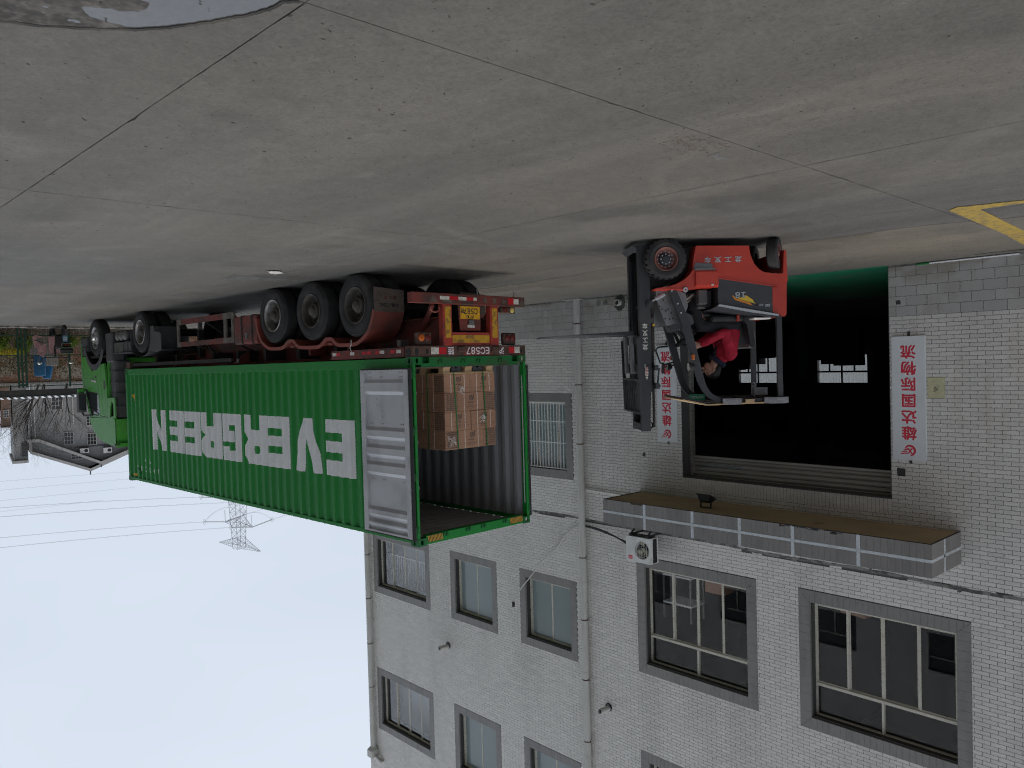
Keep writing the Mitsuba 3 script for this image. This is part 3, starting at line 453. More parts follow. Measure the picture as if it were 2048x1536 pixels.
# brick tiles: clipped round the openings
def cut(r, holes):
    out = [r]
    for a, b, c, d in holes:
        nxt = []
        for x0, x1, z0, z1 in out:
            if x1 <= a or x0 >= b or z1 <= c or z0 >= d: nxt.append((x0, x1, z0, z1)); continue
            if x0 < a: nxt.append((x0, a, z0, z1))
            if x1 > b: nxt.append((b, x1, z0, z1))
            xa, xb = max(x0, a), min(x1, b)
            if z0 < c: nxt.append((xa, xb, z0, c))
            if z1 > d: nxt.append((xa, xb, d, z1))
        out = nxt
    return [r for r in out if r[1] - r[0] > .018 and r[3] - r[2] > .014]
J = 0.0045
crack = lambda s: 5.475 + (14.0 - s) * 0.0095 + 0.018 * math.sin(s * 1.7)
bricks = []
solid = [(6.0, 10.51, 0, 4.455)] + holes[1:]
nr = int((ZT - 0.908) / 0.0722)
for row in range(nr):
    z0 = 0.908 + row * 0.0722; off = 0.11825 if row % 2 else 0.0
    for col in range(-26, 78):
        x0 = 6.0 + col * 0.2365 - off; x1 = x0 + 0.2365
        if x1 < S0 or x0 > S1: continue
        x0c, x1c = max(x0, S0), min(x1, S1)
        if x1c - x0c < .03: continue
        bricks += cut((x0c + J, x1c - J, z0 + J * .8, z0 + .0722 - J * .8), solid)
bricks = [b for b in bricks if not (b[2] - 0.012 < crack((b[0] + b[1]) / 2) < b[3] + 0.002) or rng.random() < .25]
def near_px(b):                                                            # projected size, for choosing the 300 that show largest
    P = (MW @ np.array([(b[0] + b[1]) / 2, 0, (b[2] + b[3]) / 2, 1]))[:3] - _o; z = P @ _f; x = abs(P @ _r2) / z * FOC; y = P @ _u2 / z * FOC
    vis = z > 0 and x < 1020 and y < 760
    hid = any(a < (b[0] + b[1]) / 2 < c and d < (b[2] + b[3]) / 2 < e for a, c, d, e in ((5.38, 5.95, 1.26, 3.44), (10.6, 11.12, 1.24, 3.39)))
    return (b[1] - b[0]) * (b[3] - b[2]) / (P @ P) * (vis and not hid)
bricks.sort(key=near_px, reverse=True)
UB = box(-.5, .5, 0, 1, -.5, .5)
keep = np.array([i for i, f in enumerate(UB.face_normals) if f[1] < .5]); UB5 = trimesh.Trimesh(UB.vertices, UB.faces[keep], process=False)
brick_src = None
def brick_M(b, y=0.0, d=0.012):
    return MW @ tm((b[0] + b[1]) / 2, y, (b[2] + b[3]) / 2) @ sc(b[1] - b[0], d, b[3] - b[2])
for i, b in enumerate(bricks[:300]):
    M = brick_M(b, rng.uniform(-.0012, .0008))
    brick_src = again('brick', brick_src, M, wall) if brick_src else obj('brick', UB5, 'brick_tile', M, wall)
V5, F5 = np.array(UB5.vertices), np.array(UB5.faces)
def merged(rects, d=.012, jit=.0012):
    R = np.array(rects); n = len(R); y = np.array([rng.uniform(-jit, jit * .7) for _ in range(n)])
    V = np.stack([(R[:, :1] + R[:, 1:2]) / 2 + V5[:, 0] * (R[:, 1:2] - R[:, :1]), y[:, None] + V5[:, 1] * d + 0 * R[:, :1], (R[:, 2:3] + R[:, 3:]) / 2 + V5[:, 2] * (R[:, 3:] - R[:, 2:3])], -1)
    return V.reshape(-1, 3), (F5[None] + (np.arange(n) * len(V5))[:, None, None]).reshape(-1, 3)
obj('bricks', merged(bricks[300:]), 'brick_tile', MW, wall, kind='stuff')
# big base tiles, five courses
tiles = []
for row in range(5):
    z0 = 0.035 + row * .1746; off = .1745 if row % 2 else 0
    for col in range(-16, 53):
        x0 = 5.88 + col * .349 - off; x1 = x0 + .349
        if x1 > S0 and x0 < S1: tiles += cut((max(x0, S0) + .004, min(x1, S1) - .004, z0 + .0035, z0 + .1746 - .0035), [(6.0, 10.51, 0, 9)])
tiles.sort(key=near_px, reverse=True); src = None
for b in tiles[:260]:
    M = brick_M(b, rng.uniform(-.002, .001), .014); src = again('tile', src, M, wall) if src else obj('tile', UB5, 'base_tile', M, wall)
if tiles[260:]: obj('tiles', merged(tiles[260:]), 'base_tile', MW, wall, kind='stuff')
obj('plinth', cat(box(S0, 5.99, -.012, .02, -.05, .033), box(10.52, S1, -.010, .02, -.05, .030)), 'cement', MW, wall)
# upright bricks over the door, soffit tiles, jamb bricks
src = None
for i in range(62):
    x0 = 6.0 + i * .0727
    M = brick_M((x0 + .004, min(x0 + .0727, 10.51) - .004, 4.172, 4.449), rng.uniform(-.001, .001)); src = again('lintel_brick', src, M, wall) if src else obj('lintel_brick', UB5, 'brick_tile', M, wall)
jr = [(.01 + .075 * (r % 2) * 0, .285, .908 + .0722 * r + .004, .908 + .0722 * (r + 1) - .004) for r in range(45)]
jm = []
for r in range(45):
    z0 = .908 + .0722 * r; zz1 = min(z0 + .0682, 4.148); br = (.115 if r % 2 else .2)
    jm += [box(10.502, 10.512, .014, br - .003, z0 + .004, zz1), box(10.502, 10.512, br + .003, .287, z0 + .004, zz1)]
for r in range(5): jm += [box(10.502, 10.512, .014, .287, .035 + .1746 * r + .004, .035 + .1746 * (r + 1) - .004)]
obj('jamb_bricks', cat(jm), 'brick_tile', MW, wall, kind='stuff')
obj('jamb', cat(box(10.510, 10.60, .0135, .29, 0, 4.16), box(5.9, 5.998, .0135, .29, 0, 4.16)), 'surround_grey', MW, wall)
obj('lintel_soffit', cat([box(6.01 + .1 * i, 6.105 + .1 * i, .014, .288, 4.1505, 4.17) for i in range(45)]), 'surround_grey', MW, wall, kind='stuff')
# dark ragged movement joint over the door
cs = np.linspace(S0, S1, 330); up = [(s, crack(s) + .010 + .026 * abs(meshkit.noise([s * 4.1, 0.2, 0])) * (s < 12 or s > 13.5) + rng.uniform(0, .010)) for s in cs]; dn = [(s, crack(s) - .012 - .024 * meshkit.noise([s * 5.3, 3.2, 0]) - rng.uniform(0, .010)) for s in cs[::-1]]
obj('movement_joint', slab(sg.Polygon(up + dn).buffer(0), -.004, .008), 'cement', MW, wall, label='dark ragged joint between the floors')
obj('mortar_smear', cat([slab(sg.Point(s, crack(s) + dz).buffer(r).intersection(sg.box(s - r, 0, s + r, 9)), -.010, 0.0) for s, dz, r in ((4.9, .03, .035), (6.4, -.05, .03), (7.9, .02, .05), (8.2, .0, .035), (13.1, .0, .03))]), 'cement', MW, wall, label='lumps of old mortar on the joint')
# chips and anchor marks
for q in ((5.80, 5.875, -.004, .01, .625, .70), (5.76, 5.90, -.0045, .01, 3.60, 3.74), (11.53, 11.60, -.012, .01, 3.69, 3.77)): obj('anchor_mark', box(*q), 'iron_sheet', MW, wall)
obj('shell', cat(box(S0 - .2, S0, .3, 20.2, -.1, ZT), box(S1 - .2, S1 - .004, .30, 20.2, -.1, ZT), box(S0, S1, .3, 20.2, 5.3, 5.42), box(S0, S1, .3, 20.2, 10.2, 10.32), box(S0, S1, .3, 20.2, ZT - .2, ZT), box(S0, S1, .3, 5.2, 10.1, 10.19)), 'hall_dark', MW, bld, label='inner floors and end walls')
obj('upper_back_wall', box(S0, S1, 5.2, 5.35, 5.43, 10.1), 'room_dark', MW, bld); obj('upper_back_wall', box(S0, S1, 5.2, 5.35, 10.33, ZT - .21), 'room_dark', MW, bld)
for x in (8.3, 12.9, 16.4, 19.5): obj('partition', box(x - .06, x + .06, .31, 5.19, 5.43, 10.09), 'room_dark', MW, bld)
# hall behind the door: green floor, back wall with windows, translucent sheeting outside
obj('hall_floor', box(6.02, 10.49, -.10, 7.5, .001, .009), 'green_floor', MW, bld, label='green painted threshold')
obj('hall_slab', box(S0, S1, .30, 20.0, -.05, .004), 'hall_dark', MW, bld)
bw = sg.box(S0, 0, S1, 5.3)
ROWS = ((15.17, 17.42), (19.35, 21.45))
for a, b in ROWS: bw = bw.difference(sg.box(a, 1.58, b, 2.80))
obj('hall_back_wall', slab(bw, 20.0, 20.2), 'hall_dark', MW, bld)
for (a, b), lo in zip(ROWS, ((2.03, 2.03, 1.95, 1.78), (1.62, 1.9, 2.12, 2.16))):
    w = holder(f'{bld}__hall_window')
    fr = [box(a - .02, b + .02, 20.0, 20.05, 2.27, 2.34), box((a + b) / 2 - .03, (a + b) / 2 + .03, 19.99, 20.06, 1.58, 2.8)]
    for q in (.25, .75): fr.append(box(a + (b - a) * q - .03, a + (b - a) * q + .03, 19.995, 20.055, 1.58, 2.27))
    obj('frame', cat(fr), 'dark_frame', MW, w)
    obj('stacked_goods', cat([box(a + (b - a) * i / 4, a + (b - a) * (i + 1) / 4 - .01, 19.2, 19.8, .5, h) for i, h in enumerate(lo)]), 'hall_dark', MW, w)
    for q in range(2): obj('pane', box(a + (b - a) * q / 2 + .03, a + (b - a) * (q + 1) / 2 - .03, 20.02, 20.026, 1.6, 2.78), 'glass', MW, w)
xs = np.arange(10, 26, .16); pr_ = []
for i, x in enumerate(xs): pr_ += [(x, 22.4), (x + .10, 22.4), (x + .115, 22.435), (x + .145, 22.435)]
pf = np.array(pr_); V = np.vstack([np.column_stack([pf, np.full(len(pf), .0)]), np.column_stack([pf, np.full(len(pf), 3.15)])]); n = len(pf)
obj('rear_sheeting', (V, [[i, i + 1, n + i + 1, n + i] for i in range(n - 1)]), 'sheet_translucent', MW, bld, label='pale ribbed sheeting outside the rear windows')
for q in ((12.2, 12.6, 9, 9.4), (17.9, 18.3, 9, 9.4), (9.0, 9.3, 14, 14.3)): obj('hall_column', box(*q, 0, 5.3), 'room_dark', MW, bld)
# roller shutter, half rolled up
sh = f'{bld}__roller_shutter'
obj('bottom_bar', cat(box(6.0, 10.5, .30, .34, 3.70, 3.745), box(6.0, 10.5, .285, .33, 3.705, 3.718)), 'shutter_steel', MW, sh)
for i in range(5):
    z = 3.748 + .098 * i
    arc = [(.345 - .022 * math.sin(math.pi * t), z + .090 * t) for t in np.linspace(0, 1, 7)]
    V = np.array([[x, y, zz] for x in (6.0, 10.5) for y, zz in arc] + [[x, y + .02, zz] for x in (6.0, 10.5) for y, zz in arc]); F = [[i, i + 1, 7 + i + 1, 7 + i] for i in range(6)] + [[14 + i, 21 + i, 21 + i + 1, 14 + i + 1] for i in range(6)]
    obj('slat', (V, F), 'shutter_steel', MW, sh, smooth=True)
obj('headbox', box(6.0, 10.5, .36, .8, 4.2, 4.9), 'hall_dark', MW, sh)
obj('guide_rail', box(10.44, 10.50, .292, .40, 0, 4.15), 'shutter_steel', MW, sh); obj('guide_rail', box(6.0, 6.06, .292, .40, 0, 4.15), 'shutter_steel', MW, sh)
txt = meshkit.text_mesh('JH 96 63 489 1 7 13817122997', .06, .002)
obj('stencil', flat_text(txt, (9.22, .3215, 3.865), (1, 0, 0), (0, 0, 1), .78), 'ink_blue', MW, sh, label='faded blue stencilled phone number')
# canopy over the door
ca = f'{bld}__canopy'
CX0, CX1, CY, CZ0, CZ1 = 4.87, 11.72, -1.29, 4.60, 5.14
obj('core', box(CX0 + .02, CX1 - .02, CY + .02, .0, CZ0 + .03, CZ1 - .01), 'cement', MW, ca)
obj('soffit', box(CX0 + .03, CX1 - .03, CY + .03, -.002, CZ0 + .012, CZ0 + .028), 'soffit_brown', MW, ca, label='brown painted soffit of the canopy')

# building across the yard, behind the photographer: seen only as the dark reflection in the upper panes
ob = thing('opposite_building', 'tiled building across the yard, mirrored in the warehouse windows', 'building')
OY, OZ = -26.5, 21.5
op = sg.box(-14, 0, 46, OZ); ow = [(x, x + 2.4, z, z + 1.9) for z in (2.0, 6.6, 11.2, 15.4) for x in np.arange(-11, 43, 6.0)]
for a, b_, c, d in ow: op = op.difference(sg.box(a, c, b_, d))
obj('wall', slab(op, OY - .3, OY), 'brick_tile', MW, ob); obj('back', box(-14, 46, OY - 12, OY - .9, 0, OZ), 'room_dark', MW, ob)
for a, b_, c, d in ow:
    g = holder(f'{ob}__window'); obj('pane', box(a, b_, OY - .2, OY - .19, c, d), 'cab_glass', MW, g); obj('frame', cat(box(a, b_, OY - .17, OY - .12, c + 1.2, c + 1.27), box((a + b_) / 2 - .03, (a + b_) / 2 + .03, OY - .17, OY - .12, c, c + 1.2)), 'cream_frame', MW, g)

# canopy tiles: two rows of narrow grey tiles, a white middle band and white uprights
WS = [6.04, 7.23, 8.31, 9.38, 10.58]; tsrc = None
def strip_tiles(x0, x1, fn):
    n = max(1, round((x1 - x0) / .112)); return [(x0 + (x1 - x0) * i / n + .0015, x0 + (x1 - x0) * (i + 1) / n - .0015) for i in range(n)]
zr = ((CZ0 + .004, CZ0 + .243), (CZ0 + .303, CZ1))
ed = [CX0] + [w for s in WS for w in (s - .035, s + .035)] + [CX1]
for k in range(0, len(ed), 2):
    for a, b in strip_tiles(ed[k], ed[k + 1], None):
        for z0, z1 in zr:
            if z0 < 4.7 and 6.3 < a < 7.45 and rng.random() < .55: z0 += rng.uniform(.01, .055)          # broken lower edges
            if z0 < 4.7 and 10.6 < a < 10.85: z0 += .03
            M = MW @ tm((a + b) / 2, CY + rng.uniform(-.0015, .001), (z0 + z1) / 2) @ sc(b - a, .02, z1 - z0)
            tsrc = again('tile', tsrc, M, ca) if tsrc else obj('tile', UB5, 'surround_grey', M, ca)
        M = MW @ tm((a + b) / 2, CY - .002, CZ0 + .273) @ sc(b - a, .02, .052)
        again('band_tile', tsrc, M, ca, 'band_white')
for s in WS:
    for z0, z1 in zr: again('band_tile', tsrc, MW @ tm(s, CY - .002, (z0 + z1) / 2) @ sc(.066, .02, z1 - z0), ca, 'band_white')
    again('band_tile', tsrc, MW @ tm(s, CY - .0025, CZ0 + .273) @ sc(.066, .02, .052), ca, 'band_white')
for xe, sgn in ((CX0, -1), (CX1, 1)):
    R = np.eye(4); R[:3, :3] = [[0, sgn * -1.0, 0], [sgn * 1.0, 0, 0], [0, 0, 1]]
    for k, (y0, y1) in enumerate(((-.70, -.005), (-1.288, -.77))):
        for a, b in strip_tiles(y0, y1, None):
            for z0, z1 in zr: again('tile', tsrc, MW @ tm(xe, (a + b) / 2, (z0 + z1) / 2) @ R @ sc(b - a, .02, z1 - z0), ca)
            again('band_tile', tsrc, MW @ tm(xe + sgn * .002, (a + b) / 2, CZ0 + .273) @ R @ sc(b - a, .02, .052), ca, 'band_white')
    for z0, z1 in zr: again('band_tile', tsrc, MW @ tm(xe + sgn * .002, -.735, (z0 + z1) / 2) @ R @ sc(.062, .02, z1 - z0), ca, 'band_white')
obj('torn_lining', cat([mv(crumple(.26, .05, 0, 8, i, .04), tm(6.45 + .16 * i, CY + .02, CZ0 + .012) @ rot([1, 0, 0], 70)) for i in range(6)]), 'iron_sheet', MW, ca)
obj('drip_rim', cat(box(CX0, CX1, CY + .012, CY + .03, CZ0 - .004, CZ0 + .011), box(CX0 + .012, CX0 + .03, CY + .03, 0, CZ0 - .004, CZ0 + .011), box(CX1 - .03, CX1 - .012, CY + .03, 0, CZ0 - .004, CZ0 + .011)), 'iron_sheet', MW, ca)
obj('roof_screed', box(CX0 + .01, CX1 - .01, CY + .01, -.001, CZ1 - .011, CZ1 - .002), 'cement', MW, ca)
# windows
def window(key, x0, x1, z0, z1, tw, kind):
    w = holder(f'{bld}__window')
    # mitred surround of narrow tiles
    src = None; xi0, xi1, zi0, zi1 = x0 + tw, x1 - tw, z0 + tw, z1 - tw
    first = f'{w}__surround_tile'
    def put(p):
        obj('surround_tile', slab(p.buffer(-.0018, join_style=2), -.006 + rng.uniform(-.0008, .0008), .010), 'surround_grey', MW, w)
    pit = .115
    for lo, hi, zz in ((z0, zi0, 'b'), (zi1, z1, 't')):
        full = pg((x0, z0), (x1, z0), (xi1, zi0), (xi0, zi0)) if zz == 'b' else pg((x0, z1), (x1, z1), (xi1, zi1), (xi0, zi1)); n = round((x1 - x0) / pit)
        for i in range(n):
            p = full.intersection(sg.box(x0 + (x1 - x0) * i / n, lo, x0 + (x1 - x0) * (i + 1) / n, hi))
            if p.area > 1e-4: put(p)
    for lo, hi, sd in ((x0, xi0, 'l'), (xi1, x1, 'r')):
        full = pg((x0, z0), (xi0, zi0), (xi0, zi1), (x0, z1)) if sd == 'l' else pg((x1, z0), (xi1, zi0), (xi1, zi1), (x1, z1)); n = round((z1 - z0) / .172)
        for i in range(n):
            p = full.intersection(sg.box(lo, z0 + (z1 - z0) * i / n, hi, z0 + (z1 - z0) * (i + 1) / n))
            if p.area > 1e-4: put(p)
    Y = .17
    obj('reveal', cat(box(xi0 - .03, xi0, .0095, .30, zi0, zi1), box(xi1, xi1 + .03, .0095, .30, zi0, zi1), box(xi0 - .03, xi1 + .03, .0095, .30, zi0 - .03, zi0), box(xi0 - .03, xi1 + .03, .0095, .30, zi1, zi1 + .03)), 'surround_grey', MW, w)
    xm, f = (xi0 + xi1) / 2, .035
    zt = zi0 + 1.62 if kind == 'big' else zi1
    ou = [box(xi0, xi1, Y - .02, Y + .06, zi0, zi0 + .045), box(xi0, xi0 + .04, Y - .02, Y + .06, zi0 + .0455, zi1 - .0405), box(xi1 - .04, xi1, Y - .02, Y + .06, zi0 + .0455, zi1 - .0405), box(xi0, xi1, Y - .02, Y + .06, zi1 - .04, zi1)]
    if kind == 'big': ou += [box(xi0 + .041, xi1 - .041, Y - .025, Y + .06, zt - .02, zt + .035), box(xm - .022, xm + .022, Y - .022, Y + .05, zt + .036, zi1 - .041)]
    obj('frame', cat(ou), 'cream_frame', MW, w)
    obj('track', cat(box(xi0 + .001, xi1 - .001, .03, Y - .021, zi1 - .03, zi1 - .001), box(xi1 - .025, xi1 - .001, .05, Y - .022, zi0 + .03, zi1 - .031)), 'dark_frame', MW, w)
    nx = 2 if kind in ('two',) else 4
    cell = (xi1 - xi0 - .08) / nx
    pane = {'big': 'glass', 'four': 'glass', 'two': 'frosted_glass', 'barred': 'frosted_glass'}[kind]
    for i in range(nx):
        a, b = xi0 + .04 + cell * i, xi0 + .04 + cell * (i + 1); yy = Y if i in (0, nx - 1) else Y + .022
        if nx == 2: yy = Y + .02 * i
        za, zb = zi0 + .046, (zt - .021 if kind == 'big' else zi1 - .041)
        obj('sash', cat(box(a - .008, a + f, yy, yy + .018, za, zb), box(b - f, b + .008, yy, yy + .018, za, zb), box(a + f, b - f, yy, yy + .018, za, za + .04), box(a + f, b - f, yy, yy + .018, zb - .03, zb)), 'cream_frame', MW, w)
        obj('pane', box(a + f, b - f, yy + .008, yy + .011, za + .04, zb - .03) if pane != 'glass' else slab(sg.box(a + f, za + .04, b - f, zb - .03), yy + .008, yy + .0082), pane, MW, w)
    if kind == 'big':
        for a, b in ((xi0 + .04, xm - .023), (xm + .023, xi1 - .04)): obj('pane', box(a, b, Y + .02, Y + .0202, zt + .036, zi1 - .041), 'glass', MW, w)
    if kind == 'two': obj('blind', box(xi0 - .01, xi1 + .01, .31, .32, zi0, zi1), 'blind_pale', MW, w)
    if kind == 'four':
        obj('curtain', box(xi0 - .3, xi1 + .3, .95, .96, zi0 - .4, zi1 + .3), 'blind_pale', MW, w)
        bars = [box(xi0 - .2, xi1 + .2, .58, .605, zi0 + .62, zi0 + .645), box(xi0 - .2, xi1 + .2, .58, .605, zi1 + .03, zi1 + .055)] if key == 'e' else []
        for i in range(26 if key == 'e' else 0): x = xi0 - .2 + i * .13; bars.append(box(x, x + .022, .585, .60, zi0 + .646, zi1 + .029))
        if bars: obj('inner_railing', cat(bars), 'rail_white', MW, w, label='white railing behind the panes')
    if kind == 'barred':
        g = f'{w}__grille'
        bars = [box(xi0, xi1, .03, .048, z, z + .022) for z in (zi0 + .02, zi0 + .50, zi0 + 1.05, zi1 - .045)]
        bars += [box(xi0 + .02 + i * .108, xi0 + .036 + i * .108, .032, .046, zi0 + .043, zi1 - .046) for i in range(int((xi1 - xi0) / .108) + 1) if xi0 + .036 + i * .108 < xi1]
        obj('grille', cat(bars), 'rail_white', MW, w, label='white security bars')
    return w
for k, v in WIN.items(): window(k, *v)
# things inside the two big first-floor windows
def rack(x, y, z, w, d, h):
    k = thing('storage_rack', 'white slotted storage rack standing behind the first floor window above the air conditioner', 'rack')
    for a in (x, x + w):
        for b_ in (y, y + d): obj('post', box(a, a + .035, b_, b_ + .035, z, z + h), 'tank_grey', MW, k)
    for zz in (z + .5, z + 1.15, z + 1.8): obj('shelf', box(x - .002, x + w + .037, y - .002, y + d + .037, zz, zz + .04), 'rail_white', MW, k)
    obj('brace', bar((x + .02, y, z + .55), (x + w, y, z + 1.12), .03), 'rail_white', MW, k)
rack(10.75, .55, 5.43, .75, .5, 2.2)
for i, (x, y, z, w, lab) in enumerate(((9.9, .6, 6.2, .5, 'brown carton leaning behind the first floor window pane above the canopy'), (6.75, .5, 6.0, .55, 'brown carton behind a pane of the nearest upper window'))):
    k = free('stored_carton'); obj(k, mv(box(0, w, 0, .4, 0, .62, .004), rot([0, 0, 1], 12 * i)), 'carton', MW @ tm(x, y, z)); labels[k] = {'label': lab, 'category': 'carton'}
    s_ = free('storage_shelf'); obj(s_, cat(box(x - .2, x + w + .2, y - .1, y + .6, z - .05, z - .004), box(x - .2, x - .15, y - .1, y - .05, 5.43, z - .051), box(x + w + .15, x + w + .2, y - .1, y - .05, 5.43, z - .051), box(x - .2, x - .15, y + .55, y + .6, 5.43, z - .051), box(x + w + .15, x + w + .2, y + .55, y + .6, 5.43, z - .051)), 'steel_grey', MW); labels[s_] = {'label': ('steel shelf under the carton in the window above the canopy', 'steel shelf under the carton in the nearest upper window')[i], 'category': 'shelf'}
# ------------------------------------------------------------------ fixtures on the facade
def sign_logo(r):
    """ring-shaped swoosh with an X and three wing strokes"""
    a = np.radians(np.linspace(100, 330, 30)); o = [(r * math.cos(t), r * math.sin(t)) for t in a]; i_ = [(r * .70 * math.cos(t) + .08 * r, r * .72 * math.sin(t) + .05 * r) for t in a[::-1]]
    g = [sg.Polygon(o + i_)]
    g += [pg((-.55 * r, .62 * r), (-.25 * r, .62 * r), (.55 * r, -.45 * r), (.22 * r, -.45 * r)), pg((.22 * r, .62 * r), (.5 * r, .62 * r), (-.2 * r, -.42 * r), (-.5 * r, -.42 * r))]
    for j in range(3): z = .62 * r - j * .36 * r; g.append(pg((.55 * r - .1 * j * r, z), (1.75 * r - .28 * j * r, z + .10 * r), (1.3 * r - .25 * j * r, z - .16 * r), (.5 * r - .1 * j * r, z - .20 * r)))
    return shapely.union_all([q.buffer(0) for q in g])
def sign(x0, x1, z0, z1, lab):
    k = thing('shop_sign', lab, 'sign', None)
    obj('board', box(x0, x1, -.045, -.004, z0, z1, .004), 'sign_white', MW, k)
    xm = (x0 + x1) / 2; h = .262; ch = '雄达国际物流'; zt = z0 + (z1 - z0) * .842
    for i, c in enumerate(ch):
        g = affinity.scale(affinity.translate(cjk(c), -100, -75), .265 / 200, .250 / 200, origin=(0, 0)); obj('character', face_poly(g, (xm, -.046, zt - .131 - i * .285), (1, 0, 0), (0, 0, 1), .002), 'sign_red', MW, k)
    obj('emblem', face_poly(sign_logo(.10), (xm - .01, -.046, z0 + (z1 - z0) * .922), (1, 0, 0), (0, 0, 1), .002), 'sign_red', MW, k)
    obj('mount', cat(box(xm - .02, xm + .02, -.012, .0, z0 - .08, z0 + .02), box(xm - .02, xm + .02, -.012, .0, z1 - .02, z1 + .06)), 'iron_sheet', MW, k)
sign(5.385, 5.950, 1.262, 3.44, 'tall white signboard with red characters next to the yellow paper notice')
sign(10.600, 11.135, 1.235, 3.388, 'tall white signboard with red characters half hidden behind the forklift mast')
k = thing('paper_notice', 'yellow paper notice taped to the tiles beside the signboard', 'notice')
m = crumple(.28, .355, 0, 12, 7, .010); obj('sheet', mv(m, tm(5.225, -.006, 2.17) @ rot([1, 0, 0], 90)), 'paper_yellow', MW, k)
obj('scribble', cat(tube([(5.20, -.018, 2.20), (5.24, -.018, 2.155), (5.26, -.018, 2.19), (5.225, -.018, 2.215), (5.19, -.018, 2.20)], .004, 5), tube([(5.235, -.018, 2.245), (5.265, -.018, 2.225)], .004, 5), tube([(5.17, -.018, 2.165), (5.20, -.018, 2.135)], .003, 5)), 'ink_black', MW, k)
def downpipe(name, x, r, z0, z1, joints, clips, lab, shoe=False):
    k = thing(name, lab, 'drainpipe'); y = -r - .035; zs = [z0] + joints + [z1]
    for a, b_ in zip(zs[:-1], zs[1:]): obj('pipe_length', tube([(x, y, a + .001), (x, y, b_ - .001)], r, 20), 'pvc_white', MW, k, smooth=40)
    for z in joints: obj('socket', lathe([(r, z - .055), (r + .008, z - .05), (r + .008, z + .05), (r, z + .055)], 20, 'z').apply_translation((x, y, 0)), 'pvc_white', MW, k, smooth=40)
    for z in clips: obj('clip', cat(lathe([(r + .001, z - .014), (r + .005, z - .014), (r + .005, z + .014), (r + .001, z + .014)], 20, 'z').apply_translation((x, y, 0)), box(x - .015, x + .015, y + r, .0, z - .012, z + .012), box(x - r - .03, x - r - .002, y - .012, y + .012, z - .014, z + .014)), 'rust_brown', MW, k)
    return k
k = downpipe('downpipe', 13.46, .085, .02, 17.0, [1.35, 4.62, 7.05, 9.3, 11.4, 13.6], [.62, 2.12, 3.58, 6.4, 7.95, 9.45, 11.0, 12.9], 'white plastic drainpipe running up the wall between the two upstairs window groups')
obj('splash_block', box(13.2, 13.85, -.32, -.02, -.01, .035, .006), 'cement', MW, k)
k = downpipe('downpipe', 23.44, .085, .02, 14.55, [3.2, 6.0, 8.5, 10.1, 12.5], [1.4, 4.6, 7.9, 9.4, 10.95, 12.45], 'white plastic drainpipe at the far corner of the building, ending in a hopper')
obj('hopper', hull([(x, y, z) for x in (23.30, 23.58) for y in (-.28, -.01) for z in (14.62, 14.85)] + [(23.38, -.2, 14.5), (23.50, -.2, 14.5), (23.38, -.04, 14.5), (23.50, -.04, 14.5)]), 'pvc_white', MW, k)
obj('inlet', cyl((23.30, -.12, 14.80), (23.0, -.06, 14.95), .06, 12), 'pvc_white', MW, k)
k = thing('conduit', 'thin white pipe running from the drainpipe to the end of the canopy', 'pipe'); obj('pipe', cyl((13.40, -.06, 4.70), (11.74, -.06, 4.735), .022, 10), 'pvc_white', MW, k)
for i, (x, z, lab) in enumerate(((19.2, 10.03, 'short plastic vent stub high on the wall, near the far corner'), (12.83, 10.0, 'short plastic vent stub high on the wall beside the drainpipe'))):
    k = thing('vent_stub', lab, 'vent pipe', None)
    obj('pipe', lathe([(.058, 0), (.066, 0), (.066, .34), (.058, .34), (.058, .0)], 18, 'y'), 'pvc_white', MW @ tm(x, -.34, z) @ rot([1, 0, 0], 4), k, smooth=40); obj('dark_inside', mv(trimesh.creation.cylinder(.058, .01, sections=18), rot([1, 0, 0], 90)), 'black_matt', MW @ tm(x, -.25, z), k)
    obj('collar', slab(disc(x, z, .10, 20).difference(disc(x, z, .0665, 20)), -.02, -.003), 'black_matt', MW, k)
k = thing('wall_outlets', 'old pipe stubs set in rough mortar low on the wall beside the drainpipe foot', 'pipe outlets')
obj('mortar', slab(sg.Polygon([(12.17 + (.14 + .035 * rng.random()) * math.cos(t), .20 + (.15 + .05 * rng.random()) * math.sin(t)) for t in np.linspace(0, 6.2, 34)]), -.03, -.004), 'mud_dark', MW, k)
obj('outlet_pipe', lathe([(.062, 0), (.075, 0), (.075, .12), (.062, .12)], 18, 'y'), 'pvc_white', MW @ tm(12.17, -.14, .19), k, smooth=40); obj('dark_inside', mv(trimesh.creation.cylinder(.062, .01, sections=18), rot([1, 0, 0], 90)), 'mud_dark', MW @ tm(12.17, -.04, .19), k)
for x, z in ((12.62, .17), (12.84, .17), (11.95, .10)): obj('rosette', cat(lathe([(.03, 0), (.062, .0), (.066, .02), (.066, .03)], 16, 'y').apply_translation((x, -.026, z)), box(x - .04, x + .04, -.03, -.024, z - .006, z + .006), box(x - .006, x + .006, -.031, -.025, z - .04, z + .04)), 'cement', MW, k)
